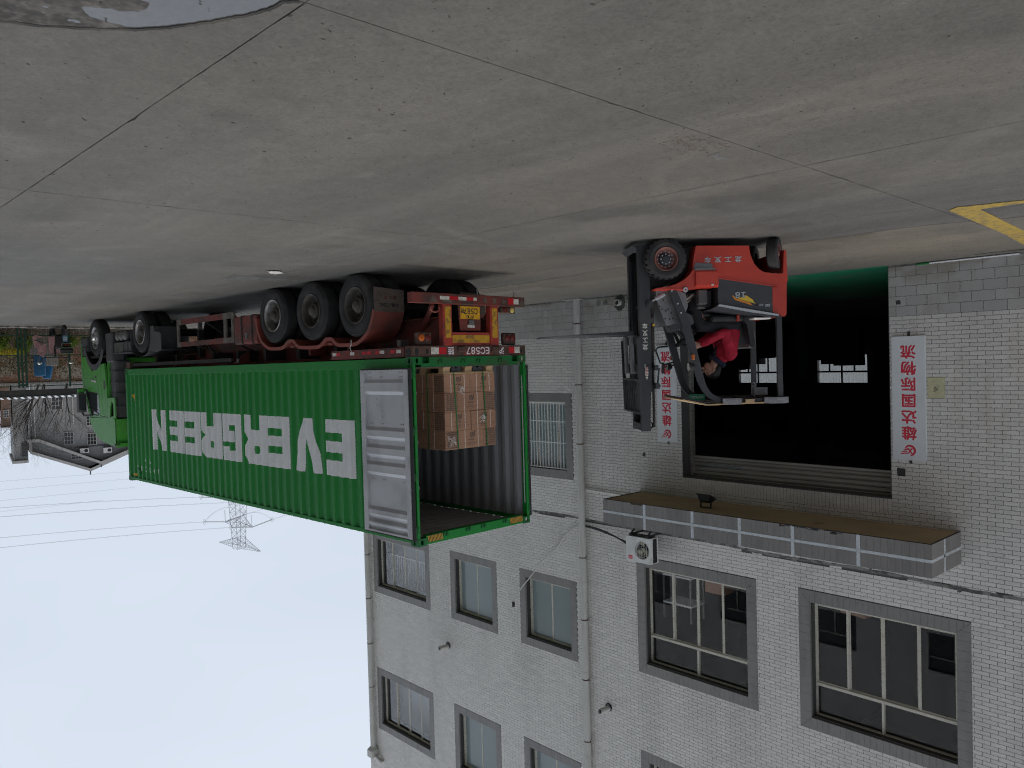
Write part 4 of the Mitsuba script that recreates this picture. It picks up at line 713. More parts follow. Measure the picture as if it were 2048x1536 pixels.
# air conditioner on its bracket
k = thing('air_conditioner', 'white outdoor air conditioner unit on a bracket above the canopy end', 'air conditioner')
AX0, AX1, AY0, AY1, AZ0, AZ1 = 11.02, 11.71, -.55, -.27, 5.53, 6.10
ring = sg.box(AX0, AZ0, AX1, AZ1).difference(disc(11.26, 5.815, .205, 40))
obj('front_panel', slab(ring, AY0, AY0 + .012), 'ac_white', MW, k)
obj('casing', cat(box(AX0, AX1, AY0 + .012, AY1, AZ1 - .012, AZ1, .0), box(AX0, AX1, AY0 + .012, AY1, AZ0, AZ0 + .012), box(AX1 - .012, AX1, AY0 + .012, AY1, AZ0 + .012, AZ1 - .012), box(AX0, AX0 + .012, AY0 + .012, AY0 + .09, AZ0 + .012, AZ1 - .012), box(AX0, AX0 + .012, AY1 - .03, AY1, AZ0 + .012, AZ1 - .012)), 'ac_white', MW, k)
obj('coil', cat(box(AX0 + .02, AX0 + .035, AY0 + .09, AY1 - .031, AZ0 + .02, AZ1 - .02), box(AX0 + .03, AX1 - .02, AY1 - .02, AY1 - .01, AZ0 + .02, AZ1 - .02)), 'black_matt', MW, k)
obj('shroud', lathe([(.205, 0), (.205, .12)], 40, 'y').apply_translation((11.26, AY0 + .006, 5.815)), 'ac_white', MW, k, smooth=40)
bl = []
for i in range(3):
    a0 = i * 120 + 25; P = []
    for rr in np.linspace(.05, .19, 6):
        for t in np.linspace(-38, 38, 7): a = math.radians(a0 + t * (.5 + rr * 2.4) + rr * 120); P.append((11.26 + rr * math.cos(a), AY0 + .07 + .0009 * t, 5.815 + rr * math.sin(a)))
    bl.append(trimesh.Trimesh(P, [q for r in range(5) for c in range(6) for q in ([r * 7 + c, r * 7 + c + 1, (r + 1) * 7 + c + 1], [r * 7 + c, (r + 1) * 7 + c + 1, (r + 1) * 7 + c])], process=False))
obj('fan', cat(*bl, mv(trimesh.creation.cylinder(.045, .05, sections=16), tm(11.26, AY0 + .07, 5.815) @ rot([1, 0, 0], 90))), 'fan_tan', MW, k)
g = [tube([(11.26 + rr * math.cos(t), AY0 - .006, 5.815 + rr * math.sin(t)) for t in np.linspace(0, 2 * math.pi, 30)], .0022, 4) for rr in (.05, .10, .15, .20)]
g += [tube([(x, AY0 - .008, 5.815 - math.sqrt(.205 ** 2 - (x - 11.26) ** 2)), (x, AY0 - .008, 5.815 + math.sqrt(.205 ** 2 - (x - 11.26) ** 2))], .0028, 4) for x in (11.12, 11.19, 11.26, 11.33, 11.40)]
obj('grille', cat(g), 'rail_white', MW, k)
obj('louvre', cat([box(11.50, 11.69, AY0 - .004, AY0 - .0005, 5.60 + .028 * i, 5.613 + .028 * i) for i in range(10)]), 'ac_white', MW, k)
obj('badge', box(11.53, 11.64, AY0 - .006, AY0 - .001, 5.965, 6.045), 'sign_red', MW, k, label='red maker badge'); obj('badge_text', flat_text(meshkit.text_mesh('TCL', .03, .001, bold=True), (11.545, AY0 - .0065, 5.99), (1, 0, 0), (0, 0, 1)), 'sign_white', MW, k)
for x in (11.12, 11.6): obj('bracket', cat(bar((x, -.01, 5.49), (x, -.56, 5.49), .035), bar((x, -.02, 5.08), (x, -.02, 5.5), .035), bar((x, -.03, 5.15), (x, -.5, 5.48), .03)), 'iron_sheet', MW, k)
obj('base_tray', box(AX0 + .05, AX1 - .05, -.5, -.3, 5.508, 5.528), 'black_matt', MW, k)
k = thing('cable_bundle', 'black insulated hoses looping from the air conditioner to the drainpipe', 'cable')
def sag(a, b_, d, n=16): t = np.linspace(0, 1, n)[:, None]; P = np.array(a) * (1 - t) + np.array(b_) * t; P[:, 2] += (d * 4 * t * (1 - t))[:, 0]; return P
for d, dz in ((-.06, 0), (-.09, .03), (-.03, -.03)): obj('hose', tube(sag((11.72, -.40, 5.78 + dz), (13.50, -.05, 5.62), d), .017, 8), 'rubber', MW, k, smooth=True)
k = thing('white_cable', 'loose white cable curling from the drainpipe down past an upstairs window', 'cable')
cp = np.array([(13.52, -.06, 5.63), (13.85, -.06, 5.72), (14.16, -.07, 6.02), (14.36, -.08, 6.30), (14.6, -.09, 6.48), (14.78, -.10, 6.63), (15.0, -.12, 6.82), (15.16, -.14, 7.02), (15.42, -.18, 7.32), (15.66, -.22, 7.58), (15.82, -.24, 7.80), (15.92, -.25, 7.98)])
t = np.linspace(0, 11, 70); cp2 = np.stack([np.interp(t, range(12), cp[:, i]) for i in range(3)], 1); cp2 = np.stack([np.convolve(np.pad(cp2[:, i], 3, 'edge'), np.ones(7) / 7, 'valid') for i in range(3)], 1)
obj('cable', tube(cp2, .016, 8), 'pvc_white', MW, k, smooth=True); obj('plug', box(15.90, 15.96, -.28, -.22, 7.98, 8.12, .008), 'black_matt', MW, k); obj('spur', tube([(14.30, -.07, 6.2), (14.27, -.07, 6.02), (14.31, -.07, 5.88), (14.28, -.06, 5.80)], .007, 6), 'pvc_white', MW, k)
k = thing('floodlight', 'black floodlight hanging under the canopy', 'floodlight')
fx, fy, fz = 9.38, -.80, 4.60
obj('yoke', cat(bar((fx - .12, fy, fz), (fx - .12, fy, fz - .16), .012, .03), bar((fx + .12, fy, fz), (fx + .12, fy, fz - .16), .012, .03), bar((fx - .126, fy, fz - .006), (fx + .126, fy, fz - .006), .03, .012)), 'black_matt', MW, k)
Rm = tm(fx, fy, fz - .18) @ rot([1, 0, 0], 28)
obj('housing', cat(hull([(a * .16, b_ * .11, -.05) for a in (-1, 1) for b_ in (-1, 1)] + [(a * .11, b_ * .07, .06) for a in (-1, 1) for b_ in (-1, 1)])), 'black_matt', MW @ Rm, k); obj('lens', box(-.14, .14, -.09, .09, -.054, -.051), 'cab_glass', MW @ Rm, k); obj('bezel', slab(sg.box(-.175, -.125, .175, .125).difference(sg.box(-.14, -.09, .14, .09)), -.062, -.049, 'z'), 'dark_frame', MW @ Rm, k)
k = free('ceiling_hook'); obj(k, cat(lathe([(.0, -.03), (.05, -.02), (.10, .0)], 16, 'z').apply_translation((7.0, -.75, 4.60)), cyl((7.0, -.75, 4.58), (7.0, -.75, 4.53), .008, 8)), 'soffit_brown', MW); labels[k] = {'label': 'old ceiling rose with a hook under the canopy', 'category': 'hook'}
k = thing('light_tube', 'white tube with a green end cap lying along the foot of the wall', 'tube'); obj('tube', cyl((3.95, -.03, .03), (5.3, -.03, .03), .014, 10), 'rail_white', MW, k); obj('end_cap', cyl((5.3, -.03, .03), (5.50, -.03, .03), .020, 10), 'strap_green', MW, k)
k = free('wall_gutter'); obj(k, slab(sg.Polygon([(3.0, -.45), (4.45, -.40), (4.5, -.33), (3.9, -.28), (3.0, -.27)]), .0005, .007, 'z'), 'mud_dark', MW); labels[k] = {'label': 'open mud filled gutter hole at the foot of the wall', 'category': 'gutter'}

# ------------------------------------------------------------------ shipping container (frame MC at the rear near corner; z measured over the ground)
box40 = thing('shipping_container', 'long green shipping container with big white lettering, standing open on the trailer', 'shipping container')
CL, CW, CH, Z0 = 12.192, 2.438, 2.896, 1.4133
Z1 = Z0 + CH
def casting(l, w, top):
    """hollow corner casting with its oval holes"""
    a, b_, h = .178, .162, .118; s = m3.Manifold.cube([a, b_, h]) - m3.Manifold.cube([a - .02, b_ - .02, h - .02]).translate([.01, .01, .01])
    def oval(r, L, ax):
        g = m3.CrossSection.batch_hull([m3.CrossSection.circle(r, 16).translate([-L / 2 + r, 0]), m3.CrossSection.circle(r, 16).translate([L / 2 - r, 0])])
        m = m3.Manifold.extrude(g, .06).translate([0, 0, -.03])
        return m.rotate([0, 90, 0]) if ax == 'x' else (m.rotate([0, 90, 0]).rotate([0, 0, 90]) if ax == 'y' else m)
    xe = 0 if l == 0 else a; ye = 0 if w == 0 else b_; ze = h if top else 0
    s = s - oval(.026, .080, 'x').translate([xe, b_ / 2, h / 2]) - oval(.026, .080, 'y').translate([a / 2, ye, h / 2]) - oval(.031, .11, 'z').translate([a / 2, b_ / 2, ze])
    mm = s.to_mesh(); m = trimesh.Trimesh(mm.vert_properties[:, :3], mm.tri_verts)
    m.apply_translation((l if l == 0 else CL - a, w if w == 0 else CW - b_, (Z1 - h if top else Z0))); return m
for l in (0, 1):
    for w in (0, 1):
        for t in (0, 1): obj('corner_casting', casting(l, w, t), 'box_green_old', MC, box40)
PL0, PL1, PZ0, PZ1 = .10, CL - .10, Z0 + .165, Z1 - .105
pitch = .2785
def prof():
    L, W_, x = [], [], PL0
    while x < PL1:
        for dx, w in ((0, .012), (.072, .012), (.140, .047), (.2105, .047)):
            if x + dx < PL1: L.append(x + dx); W_.append(w)
        x += pitch
    L.append(PL1); W_.append(.012); return np.array(L), np.array(W_)
PRL, PRW = prof()
def corrugated(ls, ws, z0, z1):
    n = len(ls); V = np.vstack([np.column_stack([ls, ws, np.full(n, z0)]), np.column_stack([ls, ws, np.full(n, z1)])]); return V, [[i, i + 1, n + i + 1, n + i] for i in range(n - 1)]
obj('side_panel', corrugated(PRL, PRW, PZ0, PZ1), 'box_green', MC, box40)
obj('inner_side_panel', corrugated(PRL, PRW + .004, PZ0, PZ1), 'box_grey', MC, box40)
obj('side_panel', corrugated(PRL, CW - PRW, PZ0, PZ1), 'box_green', MC, box40)
obj('inner_side_panel', corrugated(PRL, CW - PRW - .004, PZ0, PZ1), 'box_grey', MC, box40)
fl = np.arange(.16, CW - .1, .25); fy, fx_ = [], []
for y in fl:
    for dy, x in ((0, .012), (.09, .012), (.125, .055), (.21, .055)): fy.append(min(y + dy, CW - .1)); fx_.append(CL - x)
n = len(fy); V = np.vstack([np.column_stack([fx_, fy, np.full(n, PZ0)]), np.column_stack([fx_, fy, np.full(n, PZ1)])])
obj('front_panel', (V, [[i, i + 1, n + i + 1, n + i] for i in range(n - 1)]), 'box_green', MC, box40)
obj('inner_front_panel', (V - [.006, 0, 0], [[i, i + 1, n + i + 1, n + i] for i in range(n - 1)]), 'box_grey', MC, box40)
rl, rz = [], []
x = .18
while x < CL - .2:
    for dx, z in ((0, 0), (.07, 0), (.10, -.02), (.18, -.02)): rl.append(x + dx); rz.append(Z1 - .022 + z)
    x += .21
n = len(rl)
for mat, dz, nm in (('box_green_old', 0, 'roof_panel'), ('box_grey', -.004, 'inner_roof_panel')):
    V = np.vstack([np.column_stack([rl, np.full(n, .05), np.array(rz) + dz]), np.column_stack([rl, np.full(n, CW - .05), np.array(rz) + dz])]); obj(nm, (V, [[i, i + 1, n + i + 1, n + i] for i in range(n - 1)]), mat, MC, box40)
for w in (0, 1):
    y0 = .006 if w == 0 else CW - .066
    obj('bottom_rail', box(.18, CL - .18, y0, y0 + .06, Z0 + .012, Z0 + .164, .004), 'box_green_old' if w else 'box_green', MC, box40)
    obj('top_rail', box(.18, CL - .18, y0, y0 + .06, Z1 - .104, Z1 - .040, .004), 'box_green', MC, box40)
    yy = (0.004, .055) if w == 0 else (CW - .055, CW - .004)
    obj('rear_post', cat(box(.006, .060, *yy, Z0 + .119, Z1 - .119, .004), box(.060, .105, yy[0] + (.012 if w == 0 else .0), yy[1] - (.0 if w == 0 else .012), Z0 + .119, Z1 - .119)), 'box_green', MC, box40)
    yf = (.004, .08) if w == 0 else (CW - .08, CW - .004)
    obj('front_post', box(CL - .12, CL - .006, *yf, Z0 + .119, Z1 - .119, .006), 'box_green', MC, box40)
sill = sg.box(.163, Z0 + .004, CW - .163, Z0 + .158).difference(sg.box(.19, Z0 + .0, .325, Z0 + .098)).difference(sg.box(CW - .325, Z0 + .0, CW - .19, Z0 + .098))
obj('rear_sill', cat(slab(sill, .008, .10, 'x'), box(.10, .14, .163, CW - .163, Z0 + .01, Z0 + .15)), 'box_green_old', MC, box40)
obj('rear_header', cat(box(.008, .10, .163, CW - .163, Z1 - .155, Z1 - .012, .005)), 'box_green', MC, box40)
obj('front_sill', box(CL - .10, CL - .008, .163, CW - .163, Z0 + .01, Z0 + .16), 'box_green', MC, box40); obj('front_header', box(CL - .10, CL - .008, .163, CW - .163, Z1 - .11, Z1 - .012), 'box_green', MC, box40)
obj('threshold_plate', box(.004, .30, .06, CW - .06, Z0 + .159, Z0 + .164), 'steel_grey', MC, box40)
obj('floor', box(.30, CL - .10, .06, CW - .06, Z0 + .13, Z0 + .163), 'box_floor', MC, box40)
for w in (.55, 1.02, 1.35, 1.84):
    for z, s in ((Z0 + .085, 1), (Z1 - .115, -1)): obj('bar_keeper', cat(box(-.014, .008, w - .05, w - .012, z - .018, z + .022), box(-.014, .008, w + .012, w + .05, z - .018, z + .022), box(-.010, .008, w - .045, w + .045, z - .026 if s > 0 else z + .022, z - .018 if s > 0 else z + .030)), 'box_green_old', MC, box40)
for a, b_ in ((.19, .49), (1.955, 2.26)):
    n = 11; st = [pg((a + (b_ - a) * (i + .05) / n, Z1 - .142), (a + (b_ - a) * (i + .5) / n, Z1 - .142), (a + (b_ - a) * (i + 1.15) / n, Z1 - .045), (a + (b_ - a) * (i + .7) / n, Z1 - .045)) for i in range(n)]
    obj('height_marking', slab(sg.box(a, Z1 - .147, b_, Z1 - .040), .0045, .0085, 'x'), 'ink_black', MC, box40); obj('height_marking_stripes', slab(shapely.union_all([p.intersection(sg.box(a, 0, b_, 9)) for p in st]), .002, .0055, 'x'), 'hazard_yellow', MC, box40)
for z in (1.676, 2.543, 3.239, 4.06):
    for y in (-.012, CW - .028): obj('hinge_lug', cat(box(-.006, .05, y, y + .04, z - .05, z + .05, .004), cyl((.02, y + (0 if y < 1 else .04), z - .06), (.02, y + (0 if y < 1 else .04), z + .06), .016, 10)), 'box_green_old', MC, box40)
obj('lashing_bar', cat([cyl((.045, y, Z0 + .35), (.045, y, Z1 - .35), .010, 8) for y in (.07, CW - .07)] + [box(.03, .06, y - .012, y + .012, z, z + .03) for y in (.07, CW - .07) for z in (1.95, 2.7, 3.4)]), 'box_grey', MC, box40)
# near door swung right round against the side, its inner face outwards; the other one likewise on the far side
def door(y_out, s):
    d = holder(f'{box40}__door'); a, b_, z0, z1 = .010, 1.262, Z0 + .185, Z1 - .135
    Y = lambda t: y_out - s * t                                             # t: distance inwards from the outermost face
    def pl(l0, l1, za, zb, t0, t1): y0, y1 = sorted((Y(t0), Y(t1))); return box(l0, l1, y0, y1, za, zb)
    ridges = [(1.745, 1.99), (2.495, 2.70), (2.774, 2.985), (3.045, 3.27), (3.765, 3.945), (3.965, 4.10)]
    P = [(z0, .036)]
    for r0, r1 in ridges: P += [(r0, .036), (r0 + .055, .006), (r1 - .055, .006), (r1, .036)]
    P.append((z1, .036)); n = len(P); la, lb = a + .105, b_ - .11
    V = np.array([[l, Y(t), z] for l in (la, lb) for z, t in P]); obj('inner_skin', (V, [[i, i + 1, n + i + 1, n + i] for i in range(n - 1)]), 'door_grey', MC, d)
    caps = [trimesh.Trimesh([[l, Y(.036), r0], [l, Y(.006), r0 + .055], [l, Y(.006), r1 - .055], [l, Y(.036), r1]], [[0, 1, 2], [0, 2, 3]], process=False) for r0, r1 in ridges for l in (la + .001, lb - .001)]
    obj('ridge_ends', cat(caps), 'door_grey', MC, d)
    obj('frame', cat(pl(a, la, z0, z1, .0, .05), pl(lb, b_, z0, z1, .0, .05), pl(la, lb, z0 - .0, z0 + .03, .002, .05), pl(la, lb, z1 - .03, z1, .002, .05)), 'door_grey', MC, d)
    obj('outer_skin', pl(a, b_, z0, z1, .0505, .056), 'box_green', MC, d)
    obj('gasket', cat(pl(a - (.075 if s < 0 else .01), a - .004, z0 - .02, z1 + .02, .012, .022), pl(a - (.045 if s < 0 else .01) - .0, a - (.035 if s < 0 else .004), z0 - .02, z1 + .02, .022, .05), pl(b_ + .001, b_ + .012, z0, z1, .01, .04), pl(a, b_, z0 - .022, z0 - .001, .012, .03), pl(a, b_, z1 + .001, z1 + .022, .012, .03)), 'rubber', MC, d)
    bolts = [ball((l, Y(.036), z), (.011, .008, .011), 1) for z in (1.64, 1.71, 2.44, 3.33, 4.115) for l in (.19, .24, .70, .75, 1.0, 1.05)] + [ball((l, Y(.036), z), (.011, .008, .011), 1) for l, z in ((.86, 2.06), (.85, 2.16), (.72, 2.25), (.72, 2.34))]
    obj('rivets', cat(bolts), 'tank_grey', MC, d, kind='stuff')
    return d
door(-.105, -1); door(CW + .062, 1)
# lettering on the corrugated side, following its folds
def on_side(polyg, lift=.0022):
    bl = np.concatenate([PRL, [PL1 + 1]]); out = []
    for l0, l1, w0, w1 in zip(PRL[:-1], PRL[1:], PRW[:-1], PRW[1:]):
        p = polyg.intersection(sg.box(l0, 0, l1, 9))
        for g in getattr(p, 'geoms', [p]):
            if g.geom_type != 'Polygon' or g.area < 1e-6: continue
            v, f = trimesh.creation.triangulate_polygon(g, engine='earcut'); w = w0 + (w1 - w0) * (v[:, 0] - l0) / (l1 - l0)
            nl, nw = -(w1 - w0), (l1 - l0); q = math.hypot(nl, nw); out.append(trimesh.Trimesh(np.column_stack([v[:, 0] - nl / q * lift, w - nw / q * lift, v[:, 1]]), f, process=False))
    return trimesh.util.concatenate(out)
H0, H1 = 2.432, 3.411; hh = H1 - H0
def unit(poly, x0, x1): return affinity.affine_transform(poly, [x1 - x0, 0, 0, hh, x0, H0])
B = sg.box
Eg = B(0, 0, 1, 1).difference(B(.40, .235, 1.01, .385)).difference(B(.40, .585, 1.01, .725))
Vg = pg((0, 1), (.345, 1), (.50, .36), (.66, 1), (1, 1), (.93, .66), (.665, 0), (.335, 0), (.07, .66))
Rg = B(0, 0, .36, 1).union(pg((.3, .30), (.70, .30), (.70, 0), (1, 0), (1, .36), (.93, .46), (.86, .50), (.93, .55), (1, .64), (1, .85), (.88, 1), (.3, 1))).difference(rrect(.36, .60, .62, .78, .05)).difference(B(.36, .0, .68, .30))
Gg = rrect(0, 1, 0, 1, .10).difference(rrect(.33, .66, .22, .76, .04)).difference(B(.5, .60, 1.01, .70)).union(B(.46, .36, .999, .56)).difference(B(.33, .22, .62, .36)).difference(B(.33, .22, .44, .76))
Gg = rrect(0, 1, 0, 1, .10).difference(B(.33, .24, .66, .36)).difference(B(.33, .36, .40, .60)).difference(B(.33, .60, 1.01, .70)).difference(B(.33, .70, .66, .78))
Ng = pg((0, 0), (0, 1), (.36, 1), (.66, .32), (.66, 1), (1, 1), (1, 0), (.66, 0), (.34, .66), (.34, 0))
for ch, g, a, b_ in (('E', Eg, 1.685, 2.575), ('V', Vg, 2.727, 3.655), ('E', Eg, 3.805, 4.675), ('R', Rg, 4.700, 5.640), ('G', Gg, 5.765, 6.668), ('R', Rg, 6.705, 7.660), ('E', Eg, 7.755, 8.630), ('E', Eg, 8.648, 9.50), ('N', Ng, 9.635, 10.585)):
    obj('letter', on_side(unit(g, a, b_)), 'box_white', MC, box40)
def latin(ch, x0, z0, h, w):
    m = meshkit.text_mesh(ch, h, .001, bold=True); b_ = m.bounds; q = trimesh.path.polygons.projected(m, (0, 0, 1)); q = q if q is not None else B(0, 0, h * .6, h)
    q = affinity.translate(q, -b_[0][0], -b_[0][1]); bb = q.bounds; return affinity.translate(affinity.scale(q, w / (bb[2] - bb[0]), h / (bb[3] - bb[1]), origin=(0, 0)), x0, z0)
for i, ch in enumerate('805281'): obj('code', on_side(latin(ch, 10.17 + .272 * i, 3.88, .140, .15)), 'box_white', MC, box40)
for i, ch in enumerate('96'): obj('code', on_side(latin(ch, 10.70 + .29 * i, 3.67, .130, .14)), 'box_white', MC, box40)
for l in (4.687, 6.69, 8.639): obj('panel_seam', on_side(B(l - .006, PZ0 + .01, l + .006, PZ1 - .01), .0015), 'box_green_old', MC, box40)
obj('stencil', on_side(pg((11.62, 3.40), (11.66, 3.40), (11.66, 3.56), (11.62, 3.56)).difference(pg((11.632, 3.42), (11.65, 3.42), (11.65, 3.47), (11.632, 3.47)))), 'box_white', MC, box40)
obj('warning_sticker', on_side(pg((11.68, 2.08), (11.80, 2.08), (11.69, 2.26))), 'hazard_yellow', MC, box40); obj('warning_sticker', on_side(disc(11.68, 3.20, .03)), 'hazard_yellow', MC, box40)
obj('height_marking', on_side(pg((11.60, 4.10), (11.95, 4.10), (11.95, 4.16), (11.60, 4.16))), 'hazard_yellow', MC, box40)
obj('vent', box(11.40, 11.52, -.012, .02, 3.98, 4.13, .006), 'box_green', MC, box40)
# ------------------------------------------------------------------ palletised cartons in the container mouth
PX, PY, PZ = .30, .85, Z0 + .165
k = thing('wooden_pallet', 'pale wooden pallet under the stack of cartons in the open container', 'pallet')
for j in range(3):
    for i in range(3): obj('block', box(PX + .02 + .495 * i, PX + .13 + .495 * i, PY + .0 + .475 * j, PY + .145 + .475 * j, PZ + .022, PZ + .088), 'wood', MC, k)
for j in range(3): obj('runner', box(PX, PX + 1.12, PY + .475 * j, PY + .475 * j + .145, PZ + .002, PZ + .0215), 'wood', MC, k)
for i in range(3): obj('stringer', box(PX + .01 + .495 * i, PX + .14 + .495 * i, PY - .005, PY + 1.10, PZ + .0885, PZ + .104), 'wood', MC, k)
for i in range(7): obj('deck_board', box(PX + .165 * i, PX + .165 * i + .13, PY - .005, PY + 1.10, PZ + .1045, PZ + .121), 'wood', MC, k)
k = thing('roll_of_film', 'dark plastic rolls pushed under the pallet', 'roll'); obj('roll', cat([mv(trimesh.creation.cylinder(.055, .6, sections=20), tm(PX + .35, y, PZ + .058) @ rot([0, 1, 0], 90)) for y in (PY + .25, PY + .36, PY + .72, PY + .83)]), 'cab_plastic', MC, k)
TZ, LH, LB, LE = PZ + .122, .308, .562, .278
PRINT = worn
def deer(h):
    """round emblem with a small ornament, as printed on the cartons"""
    o = disc(0, 0, h * .5, 20).difference(disc(0, 0, h * .42, 20)); r = []
    for a in range(0, 360, 60): r.append(affinity.rotate(sg.box(-.03 * h, -.33 * h, .03 * h, .30 * h), a, origin=(0, 0)))
    return affinity.scale(o, 1.5, .8, origin=(0, 0)).union(affinity.scale(shapely.union_all(r[:3]), .9, .5, origin=(0, 0)))
def scroll(h):
    a = np.linspace(0, 2.2 * math.pi, 40); c = sg.LineString([(h * .45 * math.cos(t) * (1 - t / 12), h * .45 * math.sin(t) * (1 - t / 14)) for t in a]).buffer(h * .075)
    return c.union(sg.LineString([(h * .4, h * .3), (h * .55, h * .05), (h * .42, -.2 * h), (h * .62, -.42 * h)]).buffer(h * .075)).union(sg.LineString([(-.1 * h, .15 * h), (.1 * h, 0), (-.1 * h, -.15 * h)]).buffer(h * .06))
def carton(l0, l1, w0, w1, layer, lab, front=None, side=None):
    z0 = TZ + LH * layer; g = .0025; jx, jy = rng.uniform(-.006, .006), rng.uniform(-.006, .006)
    k = thing('carton', lab, 'carton', None)
    l0 += g + jx; l1 += -g + jx; w0 += g + jy; w1 += -g + jy
    obj('body', box(l0, l1, w0, w1, z0 + .001, z0 + LH - .001, .006), 'carton', MC, k)
    def face(kind, fr):                                                    # fr: x along the face, z up -> placed on the front (l0) or the side (w0)
        a, b_ = (w0, w1) if fr else (l0, l1); W_ = b_ - a; zc = z0 + LH / 2
        def put(nm, poly, mat, d=.0012): obj(nm, slab(poly, l0 - d, l0 + .001, 'x') if fr else slab(poly, w0 - d, w0 + .001, 'y'), mat, MC, k)
        if kind == 'long':
            put('seam_tape', B(a + .01, zc + .075, b_ - .01, zc + .079), 'carton_print')
            put('printed_emblem', affinity.translate(deer(.085), a + W_ / 2, zc + .085), 'carton_print', .0014)
            put('printed_ornament', affinity.translate(scroll(.11), a + W_ / 2 + .015, zc - .07).union(shapely.union_all([B(a + W_ / 2 - .065 + .027 * i, zc + .005, a + W_ / 2 - .045 + .027 * i, zc + .026) for i in range(5)])), 'carton_print', .0016)
            for q in (.24, .76): put('packing_band', B(a + W_ * q, z0 + .002, a + W_ * q + .010, z0 + LH - .002), 'band_clear', .0020)
        elif kind == 'end':
            bits = [affinity.skew(B(a + .016 + c * .062 + (r % 2) * .02, z0 + .018 + r * .031, min(a + .068 + c * .062 + (r % 2) * .02, b_ - .012), z0 + .040 + r * .031), 12, 0) for r in range(9) for c in range(4) if a + .016 + c * .062 + (r % 2) * .02 < b_ - .03]
            put('printed_pattern', shapely.union_all(bits).difference(shapely.union_all([B(a + .03 + .07 * c, z0, a + .036 + .07 * c, z0 + LH) for c in range(4)])).intersection(B(a + .004, z0 + .004, b_ - .004, z0 + LH - .004)), 'carton_print')
        elif kind == 'plain':
            put('seam_tape', B(a + .01, zc + .075, b_ - .01, zc + .079), 'carton_print')
            put('packing_band', B(a + W_ * .5, z0 + .002, a + W_ * .5 + .010, z0 + LH - .002), 'band_clear', .0020)
    if front: face(front, True)
    if side: face(side, False)
LN = ['bottom layer on the pallet', 'second layer up from the pallet', 'third layer up from the pallet', 'top layer of the stack']
for ly in range(4):
    n = LN[ly]
    if ly % 2 == 0:
        carton(PX, PX + LE, PY, PY + LB, ly, f'printed brown carton on the stack corner nearest the opening, {n}', 'long', 'end')
        carton(PX, PX + LE, PY + LB, PY + 2 * LB, ly, f'printed brown carton facing the opening by the ribbed wall, {n}', 'long', None)
        carton(PX + LE, PX + LE + LB, PY, PY + LE, ly, f'shaded brown carton on the dark side of the stack, {n}', None, 'plain')
        carton(PX + LE + LB, PX + 2 * LB, PY, PY + LB, ly, f'shaded brown carton at the dark rear corner, {n}', None, 'end')
    else:
        carton(PX, PX + LB, PY, PY + LE, ly, f'carton with dark printed end on the stack corner, {n}', 'end', 'plain')
        carton(PX, PX + LE, PY + LE, PY + LE + LB, ly, f'printed brown carton in the middle of the front, {n}', 'long', None)
        carton(PX, PX + LB, PY + LE + LB, PY + 2 * LE + LB, ly, f'carton with dark printed end by the ribbed wall, {n}', 'end', None)
        carton(PX + LB, PX + 2 * LB, PY, PY + LE, ly, f'shaded brown carton behind the corner on the dark side, {n}', None, 'plain')
ZT_ = TZ + 4 * LH
for i, w in enumerate((PY + .20, PY + .84)):
    k = thing('green_strap', ('green strapping band round the cartons on the dark side of the stack', 'green strapping band round the cartons by the ribbed wall')[i], 'strap')
    zz = np.linspace(PZ + .09, ZT_ + .004, 14); obj('band', cat([bar((PX - .008 + .002 * math.sin(3 * a), w + (a - PZ) * .05, a), (PX - .008 + .002 * math.sin(3 * b_), w + (b_ - PZ) * .05, b_ + .002), .017, .003, (1, 0, 0)) for a, b_ in zip(zz[:-1], zz[1:])] + [box(PX - .006, PX + 1.13, w + .055, w + .072, ZT_ + .001, ZT_ + .004)]), 'strap_green', MC, k)
k = thing('green_strap', 'dark green strapping band on the shaded side of the stack', 'strap'); obj('band', box(PX + .42, PX + .437, PY - .010, PY - .006, PZ + .09, ZT_ + .003), 'strap_green', MC, k)
k = free('loose_wrap'); film = []
for (y, z, a, s) in ((PY + .12, ZT_ - .14, 20, .22), (PY + .80, TZ + LH * 2.45, -30, .16), (PY + .34, TZ + LH * .86, 5, .14)):
    film += [tube([(PX - .012 - .01 * rng.random(), y + rng.uniform(-s, s) * .5, z + rng.uniform(-s, s) * .5), (PX - .014 - .012 * rng.random(), y + rng.uniform(-s, s) * .3 + .03, z + rng.uniform(-s, s) * .4), (PX - .012, y + rng.uniform(-s, s) * .5, z + rng.uniform(-s, s) * .5)], .0022, 4) for _ in range(14)]
obj(k, cat(film), 'film_white', MC); labels[k] = {'label': 'crumpled clear stretch wrap shining on the cartons', 'category': 'stretch wrap', 'kind': 'stuff'}

